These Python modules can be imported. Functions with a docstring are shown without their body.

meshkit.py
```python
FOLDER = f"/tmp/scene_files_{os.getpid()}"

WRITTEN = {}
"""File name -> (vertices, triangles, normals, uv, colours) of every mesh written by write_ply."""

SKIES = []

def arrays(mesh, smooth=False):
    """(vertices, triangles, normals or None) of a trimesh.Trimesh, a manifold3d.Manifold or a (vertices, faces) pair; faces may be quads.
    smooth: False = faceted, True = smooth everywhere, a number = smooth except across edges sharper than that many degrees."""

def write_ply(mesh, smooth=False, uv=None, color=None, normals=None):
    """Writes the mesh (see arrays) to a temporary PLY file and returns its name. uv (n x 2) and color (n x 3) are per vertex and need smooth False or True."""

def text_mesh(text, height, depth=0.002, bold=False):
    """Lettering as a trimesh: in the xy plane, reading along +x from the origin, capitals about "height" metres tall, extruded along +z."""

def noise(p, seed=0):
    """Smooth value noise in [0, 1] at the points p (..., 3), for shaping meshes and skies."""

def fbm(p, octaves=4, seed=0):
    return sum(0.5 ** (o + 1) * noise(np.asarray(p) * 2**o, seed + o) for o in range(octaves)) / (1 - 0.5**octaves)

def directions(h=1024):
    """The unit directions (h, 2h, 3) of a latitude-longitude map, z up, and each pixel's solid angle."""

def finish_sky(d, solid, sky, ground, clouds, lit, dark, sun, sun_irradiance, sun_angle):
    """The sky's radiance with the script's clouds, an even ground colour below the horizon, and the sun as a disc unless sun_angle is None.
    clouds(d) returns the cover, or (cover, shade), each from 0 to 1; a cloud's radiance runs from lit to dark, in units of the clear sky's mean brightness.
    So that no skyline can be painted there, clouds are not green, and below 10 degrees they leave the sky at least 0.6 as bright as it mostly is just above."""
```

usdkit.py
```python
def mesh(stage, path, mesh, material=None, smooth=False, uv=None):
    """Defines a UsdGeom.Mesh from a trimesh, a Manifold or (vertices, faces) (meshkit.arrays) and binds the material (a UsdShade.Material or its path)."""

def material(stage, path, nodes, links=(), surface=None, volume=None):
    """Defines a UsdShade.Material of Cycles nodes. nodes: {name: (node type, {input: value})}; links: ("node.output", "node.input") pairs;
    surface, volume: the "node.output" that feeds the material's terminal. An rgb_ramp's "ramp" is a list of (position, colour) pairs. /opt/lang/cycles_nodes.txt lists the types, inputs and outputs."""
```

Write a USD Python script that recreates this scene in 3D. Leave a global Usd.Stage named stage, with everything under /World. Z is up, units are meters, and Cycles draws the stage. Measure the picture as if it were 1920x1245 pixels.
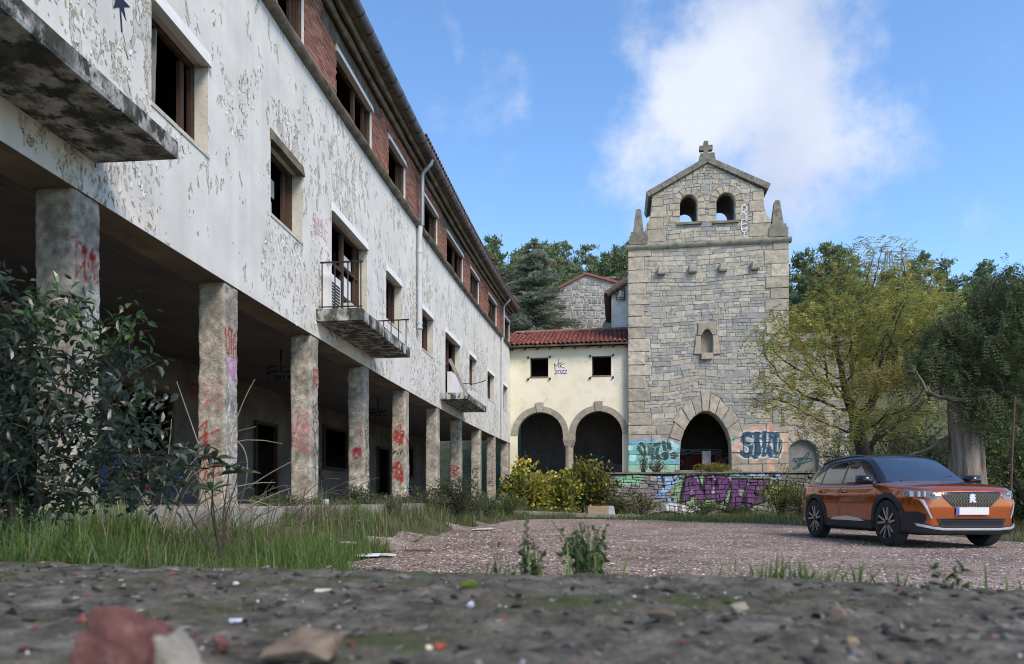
import math, random
import numpy as np, trimesh, manifold3d, usdkit, meshkit, shapely
from scipy.spatial import cKDTree
from scipy.ndimage import map_coordinates
from PIL import Image, ImageDraw
from pxr import Usd, UsdGeom, UsdLux, UsdShade, Sdf, Gf, Vt
from shapely.geometry import Polygon, LineString, Point, MultiPolygon, box as sbox
from shapely.ops import unary_union
from shapely import affinity

stage = Usd.Stage.CreateInMemory()
UsdGeom.SetStageUpAxis(stage, UsdGeom.Tokens.z)
UsdGeom.SetStageMetersPerUnit(stage, 1.0)
UsdGeom.Xform.Define(stage, '/World')
UsdGeom.Scope.Define(stage, '/World/Looks')

# ------------------------------------------------------------------ camera, sky, sun
EYE = 0.80
cam = UsdGeom.Camera.Define(stage, '/World/camera')
cam.AddTranslateOp().Set(Gf.Vec3d(0, 0, EYE))
cam.AddRotateXOp().Set(90.0)
cam.CreateFocalLengthAttr(24.375)
cam.CreateHorizontalApertureAttr(36.0)
cam.CreateVerticalApertureAttr(36.0 * 664 / 1024)
cam.CreateVerticalApertureOffsetAttr(5.86)
cam.CreateClippingRangeAttr(Gf.Vec2f(0.05, 3000))
cam.CreateFStopAttr(4.5)
cam.CreateFocusDistanceAttr(19.0)
cam.CreateExposureAttr(EXPOSURE := 0.70)

SUN_AZ, SUN_EL = math.radians(146), math.radians(46)         # azimuth from +y towards +x
sun_dir = np.array([math.sin(SUN_AZ) * math.cos(SUN_EL), math.cos(SUN_AZ) * math.cos(SUN_EL), math.sin(SUN_EL)])
sun = UsdLux.DistantLight.Define(stage, '/World/sun')
sun.CreateIntensityAttr(0.70)
sun.CreateAngleAttr(24.0)
sun.CreateColorAttr(Gf.Vec3f(1.0, 0.86, 0.70))
sun.CreateNormalizeAttr(True)
zax = sun_dir
xax = np.cross([0, 0, 1.0], zax); xax /= np.linalg.norm(xax)
yax = np.cross(zax, xax)
sun.AddTransformOp().Set(Gf.Matrix4d(*xax, 0, *yax, 0, *zax, 0, 0, 0, 0, 1))


def sky_material():
    nodes, links = {}, []
    nodes['geo'] = ('texture_coordinate', {})
    P = 'geo.generated'
    nodes['sky'] = ('sky_texture', {'sky_type': 'single_scattering', 'sun_disc': False, 'sun_elevation': SUN_EL, 'sun_rotation': SUN_AZ, 'air_density': 1.0, 'aerosol_density': 0.3, 'ozone_density': 3.0, 'altitude': 200.0})
    # the cumulus bank beyond the church: rounded lobes given as directions, broken up by noise
    nodes['wn'] = ('noise_texture', {'scale': 6.0, 'detail': 6.0, 'roughness': 0.55})
    links.append((P, 'wn.vector'))
    nodes['wsub'] = ('vector_math', {'math_type': 'subtract', 'vector2': (0.5, 0.5, 0.5)})
    nodes['wsc'] = ('vector_math', {'math_type': 'scale', 'scale': 0.16})
    nodes['wadd'] = ('vector_math', {'math_type': 'add'})
    links += [('wn.color', 'wsub.vector1'), ('wsub.vector', 'wsc.vector1'), ('wsc.vector', 'wadd.vector1'), (P, 'wadd.vector2')]
    lobes = [(0.335, 0.615, .185, 1.0), (0.40, 0.665, .12, .95), (0.27, 0.55, .155, .9), (0.43, 0.53, .13, .75), (0.215, 0.47, .15, .55),
             (0.40, 0.44, .17, .62), (0.50, 0.52, .10, .5), (0.15, 0.44, .10, .35), (0.33, 0.40, .2, .34), (0.53, 0.63, .06, .3), (0.02, 0.555, .06, .22), (-.55, .5, .2, .6), (-.9, .62, .25, .7), (1.3, .42, .25, .6), (1.7, .6, .3, .6)]
    last = None
    for i, (x, z, r, a) in enumerate(lobes):
        c = np.array([x, 1, z]); n = np.linalg.norm(c); c /= n
        nodes[f'd{i}'] = ('vector_math', {'math_type': 'distance', 'vector2': tuple(c)})
        links.append(('wadd.vector', f'd{i}.vector1'))
        nodes[f'm{i}'] = ('map_range', {'range_type': 'smoothstep', 'from_min': 0.0, 'from_max': r / n * 1.35, 'to_min': a, 'to_max': 0.0, 'clamp': True})
        links.append((f'd{i}.value', f'm{i}.value'))
        if last:
            nodes[f'x{i}'] = ('math', {'math_type': 'smoothmax', 'value3': 0.25})
            links += [(last, f'x{i}.value1'), (f'm{i}.result', f'x{i}.value2')]
            last = f'x{i}.value'
        else:
            last = f'm{i}.result'
    nodes['fine'] = ('noise_texture', {'scale': 9.0, 'detail': 9.0, 'roughness': 0.6})
    links.append((P, 'fine.vector'))
    nodes['fm'] = ('map_range', {'from_min': 0.3, 'from_max': 0.7, 'to_min': -0.38, 'to_max': 0.26})
    nodes['fa'] = ('math', {'math_type': 'add'})
    links += [('fine.fac', 'fm.value'), (last, 'fa.value1'), ('fm.result', 'fa.value2')]
    nodes['cov'] = ('map_range', {'range_type': 'smoothstep', 'from_min': 0.13, 'from_max': 0.82, 'to_min': 0.0, 'to_max': 0.97, 'clamp': True})
    links.append(('fa.value', 'cov.value'))
    nodes['shn'] = ('noise_texture', {'scale': 5.0, 'detail': 4.0, 'roughness': 0.5})
    links.append((P, 'shn.vector'))
    nodes['ccol'] = ('rgb_ramp', {'ramp': [(0.34, (2.5, 2.85, 3.65)), (0.64, (3.5, 3.75, 4.35))]})
    links.append(('shn.fac', 'ccol.fac'))
    nodes['mx'] = ('mix_color', {'use_clamp': False})
    links += [('cov.result', 'mx.fac'), ('sky.color', 'hs.color'), ('hs.color', 'mx.a'), ('ccol.color', 'mx.b')]
    nodes['hs'] = ('hsv', {'saturation': 1.10, 'value': 1.2})
    nodes['bg'] = ('background_shader', {'strength': 0.15})
    links.append(('mx.result', 'bg.color'))
    return usdkit.material(stage, '/World/Looks/sky', nodes, links, surface='bg.background')


dome = UsdLux.DomeLight.Define(stage, '/World/sky')
UsdShade.MaterialBindingAPI.Apply(dome.GetPrim()).Bind(sky_material())
dome.GetPrim().SetCustomDataByKey('kind', 'structure')

# ------------------------------------------------------------------ helpers
_count = {}
_origin = {}


def numbered(parent, name):
    k = (parent, name)
    n = _count.get(k, -1) + 1
    _count[k] = n
    return f'{parent}/{name}' if n == 0 else f'{parent}/{name}_{n:03d}'


def tag(o, label=None, cat=None, group=None, kind=None):
    p = o.GetPrim() if hasattr(o, 'GetPrim') else o
    for k, v in (('label', label), ('category', cat), ('group', group), ('kind', kind)):
        if v:
            p.SetCustomDataByKey(k, v)
    return p


def thing(name, label, cat, loc=(0, 0, 0), group=None, kind=None, rotz=0.0, scale=None):
    path = numbered('/World', name)
    x = UsdGeom.Xform.Define(stage, path)
    x.AddTranslateOp().Set(Gf.Vec3d(*map(float, loc)))
    if rotz:
        x.AddRotateZOp().Set(float(rotz))
    if scale is not None:
        x.AddScaleOp().Set(Gf.Vec3f(float(scale), float(scale), float(scale)))
    _origin[path] = np.array(loc, float)
    return tag(x, label, cat, group, kind)


def copy(src, label, loc, rotz=0.0, scale=None, group=None, cat=None):
    path = numbered('/World', src.GetName().rsplit('_0', 1)[0])
    x = UsdGeom.Xform.Define(stage, path)
    x.AddTranslateOp().Set(Gf.Vec3d(*map(float, loc)))
    x.AddRotateZOp().Set(float(rotz))
    x.AddScaleOp().Set(Gf.Vec3f(*([float(scale or 1)] * 3)))
    x.GetPrim().GetReferences().AddInternalReference(src.GetPath())
    x.GetPrim().SetInstanceable(True)
    d = src.GetCustomData()
    return tag(x, label, cat or d.get('category'), group or d.get('group'))


def part(parent, name, mesh, mat, smooth=False, label=None, paint=None, world=True, kind=None, local=False):
    """Defines ONE mesh prim under a thing (or a part of one). mesh: (v, f) | trimesh | Manifold, in world coordinates unless local."""
    ppath = str(parent.GetPath()) if parent is not None else '/World'
    v, f, n = meshkit.arrays(mesh, smooth)
    if parent is not None and not local:
        top = '/' + '/'.join(ppath.split('/')[1:3])
        v = v - _origin.get(top, 0)
    path = numbered(ppath, name)
    m = usdkit.mesh(stage, path, (v, f), mat)
    if n is not None:
        m.CreateNormalsAttr(Vt.Vec3fArray.FromNumpy(n.astype(np.float32)))
        m.SetNormalsInterpolation('vertex')
    if paint is not None:
        paint = np.asarray(paint, np.float32)
        pv = UsdGeom.PrimvarsAPI(m).CreatePrimvar('paint', Sdf.ValueTypeNames.Color3fArray, 'constant' if paint.ndim == 1 else 'vertex')
        pv.Set(Vt.Vec3fArray.FromNumpy(np.atleast_2d(paint)))
    if label:
        m.GetPrim().SetCustomDataByKey('label', label)
    if kind:
        m.GetPrim().SetCustomDataByKey('kind', kind)
    return m.GetPrim()


def solo(name, mesh, mat, label=None, cat=None, group=None, kind=None, smooth=False, paint=None):
    return tag(part(None, name, mesh, mat, smooth, paint=paint), label, cat, group, kind)


class MB:
    """Collects pieces into one mesh."""
    def __init__(self):
        self.v, self.f, self.c, self.n = [], [], [], 0

    def add(self, v, f, c=None):
        v, f = np.asarray(v, float), np.asarray(f, int)
        if f.shape[1] == 4:
            f = np.vstack([f[:, [0, 1, 2]], f[:, [0, 2, 3]]])
        self.v.append(v); self.f.append(f + self.n); self.n += len(v)
        if c is not None:
            self.c.append(np.broadcast_to(np.asarray(c, float), (len(v), 3)))
        return self

    def mesh(self, m, c=None):
        v, f, _ = meshkit.arrays(m)
        return self.add(v, f, c)

    def box(self, a, b, c=None):
        v, f = boxvf(a, b)
        return self.add(v, f, c)

    def tube(self, pts, radii, seg=8, caps=True, c=None):
        v, f = tubevf(pts, radii, seg, caps)
        return self.add(v, f, c)

    @property
    def vf(self):
        return np.vstack(self.v), np.vstack(self.f)

    @property
    def paint(self):
        return np.vstack(self.c) if self.c else None


_BF = np.array([[0, 2, 3, 1], [4, 5, 7, 6], [0, 1, 5, 4], [2, 6, 7, 3], [0, 4, 6, 2], [1, 3, 7, 5]])


def boxvf(a, b):
    a, b = np.minimum(a, b), np.maximum(a, b)
    v = np.array([[(a, b)[i][0], (a, b)[j][1], (a, b)[k][2]] for k in (0, 1) for j in (0, 1) for i in (0, 1)], float)
    return v, _BF


def tubevf(pts, radii, seg=8, caps=True):
    pts = np.asarray(pts, float); k = len(pts)
    radii = np.broadcast_to(np.asarray(radii, float), (k,))
    d = np.gradient(pts, axis=0); d /= np.maximum(np.linalg.norm(d, axis=1, keepdims=True), 1e-9)
    up = np.array([0, 0, 1.0]) if abs(d[0, 2]) < .9 else np.array([1.0, 0, 0])
    V = []
    u = np.cross(d[0], up); u /= np.linalg.norm(u)
    a = np.arange(seg) / seg * 2 * np.pi
    for i in range(k):
        u = u - d[i] * (u @ d[i]); u /= np.maximum(np.linalg.norm(u), 1e-9)
        w = np.cross(d[i], u)
        V.append(pts[i] + radii[i] * (np.cos(a)[:, None] * u + np.sin(a)[:, None] * w))
    V = np.vstack(V)
    F = []
    for i in range(k - 1):
        for j in range(seg):
            a0, a1 = i * seg + j, i * seg + (j + 1) % seg
            F.append([a0, a1, a1 + seg]); F.append([a0, a1 + seg, a0 + seg])
    if caps:
        V = np.vstack([V, pts[0], pts[-1]]); b = k * seg
        for j in range(seg):
            F.append([b, (j + 1) % seg, j]); F.append([b + 1, (k - 1) * seg + j, (k - 1) * seg + (j + 1) % seg])
    return V, np.array(F)


def beam(p0, p1, w, h, up=(0, 0, 1)):
    """A box of section w x h along p0-p1."""
    p0, p1 = np.asarray(p0, float), np.asarray(p1, float)
    d = (p1 - p0) / np.linalg.norm(p1 - p0)
    s = np.cross(d, up); s /= np.linalg.norm(s)
    t = np.cross(s, d)
    v = np.array([p + s * i * w / 2 + t * k * h / 2 for k in (-1, 1) for p in (p0, p1) for i in (-1, 1)])
    return v, _BF


def hull(points):
    return trimesh.convex.convex_hull(np.asarray(points, float))


def lump(rng, r, flat=1.0, sub=1, rough=.25):
    m = trimesh.creation.icosphere(subdivisions=sub, radius=1.0)
    v = m.vertices * (1 + rough * (meshkit.noise(m.vertices * 1.3 + rng.uniform(0, 90, 3)) - .5) * 2)[:, None]
    return v * np.array([r, r * rng.uniform(.65, 1.1), r * flat]), m.faces


def poly_extrude(poly, d0, d1):
    """shapely polygon in (a, b) -> mesh of points (a, b, d)."""
    out = MB()
    for g in getattr(poly, 'geoms', [poly]):
        if g.is_empty or g.area < 1e-9:
            continue
        m = trimesh.creation.extrude_polygon(g, d1 - d0, engine='earcut')
        out.add(m.vertices + [0, 0, d0], m.faces)
    return out.vf


def sstep(x):
    x = np.clip(x, 0, 1)
    return x * x * (3 - 2 * x)


# ------------------------------------------------------------------ materials
def srgb(r, g, b):
    return tuple((np.array([r, g, b]) / 255.0) ** 2.2)


def mottled(name, stops, scale=2.0, rough=.8, bump=.4, bscale=None, detail=6.0, stretch=(1, 1, 1), spec=.3, second=None, dist=.02, coat=0.0, metal=0.0, nrough=.6):
    """Surface whose colour runs over `stops` with noise; second = (stops, scale, low, high) laid over where a second noise is high."""
    n = {'tc': ('texture_coordinate', {}), 'mp': ('mapping', {'scale': stretch}), 'n1': ('noise_texture', {'scale': scale, 'detail': detail, 'roughness': nrough}),
         'r1': ('rgb_ramp', {'ramp': stops}), 'nb': ('noise_texture', {'scale': bscale or scale * 6, 'detail': 5.0, 'roughness': .65}),
         'b': ('bump', {'strength': bump, 'distance': dist}), 'p': ('principled_bsdf', {'roughness': rough, 'specular_ior_level': spec, 'coat_weight': coat, 'metallic': metal})}
    l = [('tc.object', 'mp.vector'), ('mp.vector', 'n1.vector'), ('mp.vector', 'nb.vector'), ('n1.fac', 'r1.fac'), ('nb.fac', 'b.height'), ('b.normal', 'p.normal')]
    col = 'r1.color'
    if second:
        st2, sc2, lo, hi = second
        n['n2'] = ('noise_texture', {'scale': sc2, 'detail': 7.0, 'roughness': .65}); n['m2'] = ('map_range', {'from_min': lo, 'from_max': hi, 'clamp': True})
        n['r2'] = ('rgb_ramp', {'ramp': st2}); n['mx'] = ('mix_color', {})
        l += [('mp.vector', 'n2.vector'), ('n2.fac', 'm2.value'), ('nb.fac', 'r2.fac'), ('m2.result', 'mx.fac'), (col, 'mx.a'), ('r2.color', 'mx.b')]
        col = 'mx.result'
    l.append((col, 'p.base_color'))
    return usdkit.material(stage, '/World/Looks/' + name, n, l, surface='p.BSDF')


def painted(name, scale=6.0, lo=.75, hi=1.25, rough=.85, bump=.5, bscale=30.0, spec=.25, dist=.015, dirt=None):
    """Takes its colour from the mesh's own 'paint' colours, times noise."""
    n = {'tc': ('texture_coordinate', {}), 'at': ('attribute', {'attribute': 'paint'}), 'n1': ('noise_texture', {'scale': scale, 'detail': 6.0, 'roughness': .65}),
         'mr': ('map_range', {'from_min': .3, 'from_max': .7, 'to_min': lo, 'to_max': hi}), 'ml': ('vector_math', {'math_type': 'scale'}),
         'nb': ('noise_texture', {'scale': bscale, 'detail': 6.0, 'roughness': .7}), 'b': ('bump', {'strength': bump, 'distance': dist}),
         'p': ('principled_bsdf', {'roughness': rough, 'specular_ior_level': spec})}
    l = [('tc.object', 'n1.vector'), ('tc.object', 'nb.vector'), ('n1.fac', 'mr.value'), ('at.color', 'ml.vector1'), ('mr.result', 'ml.scale'), ('nb.fac', 'b.height'), ('b.normal', 'p.normal')]
    col = 'ml.vector'
    if dirt:
        dcol, sc, a, c = dirt
        n['n3'] = ('noise_texture', {'scale': sc, 'detail': 8.0, 'roughness': .7}); n['m3'] = ('map_range', {'from_min': a, 'from_max': c, 'clamp': True}); n['mx'] = ('mix_color', {'b': dcol})
        l += [('tc.object', 'n3.vector'), ('n3.fac', 'm3.value'), ('m3.result', 'mx.fac'), (col, 'mx.a')]
        col = 'mx.result'
    l.append((col, 'p.base_color'))
    return usdkit.material(stage, '/World/Looks/' + name, n, l, surface='p.BSDF')


def leafmat(name, rough=.55, trans=.35, spec=.3):
    n = {'at': ('attribute', {'attribute': 'paint'}), 'p': ('principled_bsdf', {'roughness': rough, 'specular_ior_level': spec}), 't': ('translucent_bsdf', {}), 'm': ('mix_closure', {'fac': trans})}
    return usdkit.material(stage, '/World/Looks/' + name, n, [('at.color', 'p.base_color'), ('at.color', 't.color'), ('p.BSDF', 'm.closure1'), ('t.BSDF', 'm.closure2')], surface='m.closure')


def plain(name, color, rough=.5, metal=0.0, spec=.5, coat=0.0, emit=None):
    d = {'base_color': color, 'roughness': rough, 'metallic': metal, 'specular_ior_level': spec, 'coat_weight': coat}
    return usdkit.material(stage, '/World/Looks/' + name, {'p': ('principled_bsdf', d)}, surface='p.BSDF')


def peeling_plaster():
    """Flaking whitewash: sound paint, patches where the top coat is gone, cream undercoat along the torn edges."""
    n = {'tc': ('texture_coordinate', {}), 'mp': ('mapping', {'scale': (1.0, 1.0, .55)}),
         'a': ('noise_texture', {'scale': 4.6, 'detail': 10.0, 'roughness': .68, 'distortion': .4}), 'g': ('noise_texture', {'scale': .55, 'detail': 3.0, 'roughness': .55}),
         'gm': ('map_range', {'from_min': .38, 'from_max': .66, 'to_min': -.10, 'to_max': .04}), 's': ('math', {'math_type': 'add'}),
         'r': ('rgb_ramp', {'ramp': [(0, (.60, .58, .535)), (.548, (.62, .60, .555)), (.558, (.24, .22, .165)), (.572, (.34, .32, .25)), (.582, (.47, .44, .36)), (.61, (.48, .465, .42)), (.66, (.53, .52, .49))]}),
         'h': ('rgb_ramp', {'ramp': [(0, (1, 1, 1)), (.555, (1, 1, 1)), (.57, (0, 0, 0)), (1, (.1, .1, .1))]}),
         'st': ('noise_texture', {'scale': 1.1, 'detail': 5.0, 'roughness': .6}), 'sk': ('mapping', {'scale': (5.0, 5.0, .22)}), 'sn': ('noise_texture', {'scale': 1.0, 'detail': 5.0, 'roughness': .6}), 'ad': ('math', {'math_type': 'multiply_add', 'value2': .5}), 'sm': ('map_range', {'from_min': .5, 'from_max': 1.0, 'to_min': .80, 'to_max': 1.08}), 'ml': ('vector_math', {'math_type': 'scale'}),
         'f': ('noise_texture', {'scale': 45.0, 'detail': 4.0}), 'fh': ('math', {'math_type': 'multiply_add', 'value2': .12}),
         'b': ('bump', {'strength': .9, 'distance': .012}), 'p': ('principled_bsdf', {'roughness': .8, 'specular_ior_level': .25})}
    l = [('tc.object', 'mp.vector'), ('mp.vector', 'a.vector'), ('tc.object', 'g.vector'), ('g.fac', 'gm.value'), ('a.fac', 's.value1'), ('gm.result', 's.value2'), ('s.value', 'r.fac'), ('s.value', 'h.fac'),
         ('tc.object', 'st.vector'), ('tc.object', 'sk.vector'), ('sk.vector', 'sn.vector'), ('sn.fac', 'ad.value1'), ('st.fac', 'ad.value3'), ('ad.value', 'sm.value'), ('r.color', 'ml.vector1'), ('sm.result', 'ml.scale'), ('ml.vector', 'p.base_color'),
         ('tc.object', 'f.vector'), ('f.fac', 'fh.value1'), ('h.color', 'fh.value3'), ('fh.value', 'b.height'), ('b.normal', 'p.normal')]
    return usdkit.material(stage, '/World/Looks/peeling_plaster', n, l, surface='p.BSDF')


def gravel_mat():
    n = {'tc': ('texture_coordinate', {}), 'v': ('voronoi_texture', {'scale': 34.0, 'randomness': 1.0}), 'cr': ('separate_color', {}),
         'r': ('rgb_ramp', {'ramp': [(0, (.075, .055, .045)), (.35, (.185, .138, .115)), (.7, (.275, .215, .185)), (.93, (.36, .30, .265)), (1, (.52, .48, .43))]}),
         'n': ('noise_texture', {'scale': .7, 'detail': 5.0, 'roughness': .6}), 'm': ('map_range', {'from_min': .35, 'from_max': .7, 'to_min': .55, 'to_max': 1.2}), 'ml': ('vector_math', {'math_type': 'scale'}),
         'b': ('bump', {'strength': .9, 'distance': .012, 'invert': True}), 'p': ('principled_bsdf', {'roughness': .9, 'specular_ior_level': .2})}
    l = [('tc.object', 'v.vector'), ('v.color', 'cr.color'), ('cr.r', 'r.fac'), ('tc.object', 'n.vector'), ('n.fac', 'm.value'), ('r.color', 'ml.vector1'), ('m.result', 'ml.scale'), ('ml.vector', 'p.base_color'), ('v.distance', 'b.height'), ('b.normal', 'p.normal')]
    return usdkit.material(stage, '/World/Looks/gravel', n, l, surface='p.BSDF')


MT = {}
MT['plaster'] = peeling_plaster()
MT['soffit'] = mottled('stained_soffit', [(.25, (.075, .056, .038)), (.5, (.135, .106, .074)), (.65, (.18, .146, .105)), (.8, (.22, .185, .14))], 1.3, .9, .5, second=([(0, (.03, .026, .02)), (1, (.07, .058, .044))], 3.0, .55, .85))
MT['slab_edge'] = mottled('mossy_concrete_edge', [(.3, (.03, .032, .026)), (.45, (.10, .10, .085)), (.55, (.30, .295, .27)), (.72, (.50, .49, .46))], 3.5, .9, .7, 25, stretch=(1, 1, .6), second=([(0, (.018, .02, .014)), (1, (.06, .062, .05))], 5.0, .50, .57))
MT['granite'] = painted('rough_granite', 9, .62, 1.3, .9, .9, 26, dist=.03, dirt=((.07, .06, .05), 3.0, .60, .74))
MT['stone'] = painted('wall_stone', 5, .72, 1.25, .9, .8, 22, dist=.02, dirt=((.10, .095, .085), 2.2, .58, .75))
MT['rubble'] = painted('terrace_stone', 8, .7, 1.25, .85, .7, 30, dist=.02)
MT['mortar'] = mottled('pale_mortar', [(.3, (.25, .235, .205)), (.7, (.38, .36, .32))], 4, .95, .5)
MT['dark_mortar'] = mottled('dark_joints', [(.3, (.035, .033, .03)), (.7, (.09, .085, .075))], 4, .95, .5)
MT['brick'] = painted('brick', 14, .7, 1.25, .9, .5, 40, dist=.008)
MT['brick_joint'] = mottled('brick_joint', [(.3, (.07, .05, .042)), (.7, (.13, .10, .085))], 6, .95, .4)
MT['cornice'] = mottled('weathered_moulding', [(.25, (.045, .038, .028)), (.5, (.115, .095, .07)), (.75, (.19, .165, .125))], 3, .9, .6, 18, second=([(0, (.03, .03, .022)), (1, (.07, .065, .05))], 5, .55, .68))
MT['gutter'] = mottled('zinc_gutter', [(.3, (.06, .065, .07)), (.7, (.13, .135, .14))], 3, .45, .15, spec=.4, metal=.3)
MT['pipe'] = mottled('painted_pipe', [(.3, (.36, .37, .38)), (.7, (.52, .53, .545))], 3, .5, .15)
MT['pipe_zinc'] = mottled('zinc_pipe', [(.3, (.17, .185, .21)), (.7, (.28, .30, .335))], 3, .45, .15, metal=.3)
MT['frame'] = mottled('brown_timber', [(.3, (.022, .012, .008)), (.7, (.075, .038, .022))], 5, .65, .4, stretch=(1, 1, .15))
MT['white_board'] = mottled('white_shutter_box', [(.3, (.58, .57, .55)), (.65, (.66, .655, .64))], 3, .6, .2, second=([(0, (.25, .23, .2)), (1, (.4, .38, .34))], 6, .64, .72))
MT['reveal'] = mottled('cream_reveal', [(.3, (.38, .36, .30)), (.7, (.55, .53, .46))], 2.5, .85, .4, second=([(0, (.24, .22, .18)), (1, (.34, .31, .25))], 5, .58, .66))
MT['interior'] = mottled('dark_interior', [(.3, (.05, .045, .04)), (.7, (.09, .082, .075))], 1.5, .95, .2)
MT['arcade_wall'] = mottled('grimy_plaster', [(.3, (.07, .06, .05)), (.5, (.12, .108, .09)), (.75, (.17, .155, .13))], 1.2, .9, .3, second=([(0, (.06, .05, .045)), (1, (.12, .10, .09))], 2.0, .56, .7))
MT['floor'] = mottled('worn_paving', [(.3, (.13, .12, .10)), (.5, (.24, .225, .20)), (.75, (.34, .325, .295))], 3, .9, .5)
MT['dark_metal'] = mottled('rusty_black_iron', [(.3, (.012, .011, .011)), (.7, (.035, .028, .025))], 8, .6, .2)
MT['cream'] = mottled('cream_render', [(.25, (.56, .51, .37)), (.5, (.66, .61, .465)), (.75, (.70, .66, .53))], .8, .88, .25, 20, second=([(0, (.47, .40, .24)), (1, (.56, .50, .36))], 1.3, .56, .72))
MT['white_render'] = mottled('white_render', [(.25, (.47, .45, .38)), (.6, (.64, .62, .55))], 2, .88, .5, 18)
MT['ashlar'] = painted('ashlar', 4, .74, 1.2, .9, .7, 16, dist=.02, dirt=((.13, .115, .09), 2.5, .6, .78))
MT['lichen_stone'] = mottled('lichened_stone', [(.25, (.10, .095, .075)), (.5, (.175, .165, .13)), (.8, (.25, .24, .20))], 2.5, .92, .8, 14, second=([(0, (.06, .06, .05)), (1, (.13, .125, .09))], 4, .52, .64))
MT['tile'] = painted('clay_tile', 7, .7, 1.25, .85, .4, 30, dirt=((.09, .075, .06), 3.5, .60, .72))
MT['bark_dark'] = mottled('dark_bark', [(.3, (.02, .017, .014)), (.7, (.075, .062, .05))], 5, .95, .9, 22, stretch=(1, 1, .3))
MT['bark_pale'] = mottled('furrowed_bark', [(.3, (.05, .04, .033)), (.5, (.19, .155, .128)), (.75, (.32, .275, .23))], 5, .95, 1.0, 18, stretch=(1, 1, .16), dist=.04)
MT['dead_wood'] = mottled('dead_wood', [(.3, (.13, .115, .10)), (.7, (.27, .25, .225))], 8, .9, .6, stretch=(1, 1, .3))
MT['leaf'] = leafmat('foliage')
MT['leaf_gloss'] = leafmat('glossy_foliage', .35, .22, .5)
MT['needle'] = leafmat('needles', .7, .18, .2)
MT['grass'] = leafmat('grass_blades', .55, .38, .3)
MT['twig'] = mottled('dry_stalk', [(.3, (.16, .13, .085)), (.7, (.33, .28, .20))], 8, .85, .3)
MT['paint_flat'] = painted('spray_paint', 20, .85, 1.1, .6, .1, 60)
MT['gravel'] = gravel_mat()
MT['soil'] = mottled('soil_and_turf', [(.25, (.03, .027, .016)), (.45, (.055, .06, .025)), (.6, (.075, .08, .035)), (.8, (.12, .105, .06))], 1.3, .95, .8, 14, dist=.06)
MT['chips'] = painted('chips', 30, .8, 1.2, .85, .2, 80)
# ------------------------------------------------------------------ frames of the two wings
PA, PB, PC = 1.50409453e-03, 6.27535187e-02, -5.01310279


def wall_pt(q, n, z):
    """Long wing: q along the facade (metres of depth), n out of the wall, z up."""
    q, n, z = (np.asarray(a, float) for a in np.broadcast_arrays(q, n, z))
    dx = 2 * PA * q + PB
    k = 1 / np.sqrt(1 + dx * dx)
    return np.stack([PA * q * q + PB * q + PC + n * k, q - n * dx * k, z], -1)


def lift(q):
    q = np.asarray(q, float)
    return np.where(q < 22, .026 * (q - 22), .012 * (q - 22))


def zl(q, z):
    """Upper storey heights follow the gently rising eaves."""
    return z + lift(q) * np.clip((np.asarray(z, float) - 7.4) / 1.6, 0, 1)


T0 = np.array([6.50, 38.6]); TE = np.array([.98838, -.152]); TN = np.array([-.152, -.98838])


def tow(t, n, z):
    t, n, z = (np.asarray(a, float) for a in np.broadcast_arrays(t, n, z))
    return np.stack([T0[0] + t * TE[0] + n * TN[0], T0[1] + t * TE[1] + n * TN[1], z], -1)


def towm(vf):
    """mesh with columns (t, z, n) -> world"""
    v, f = vf
    v = np.asarray(v)
    return tow(v[:, 0], v[:, 2], v[:, 1]), np.asarray(f)[:, ::-1]


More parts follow.
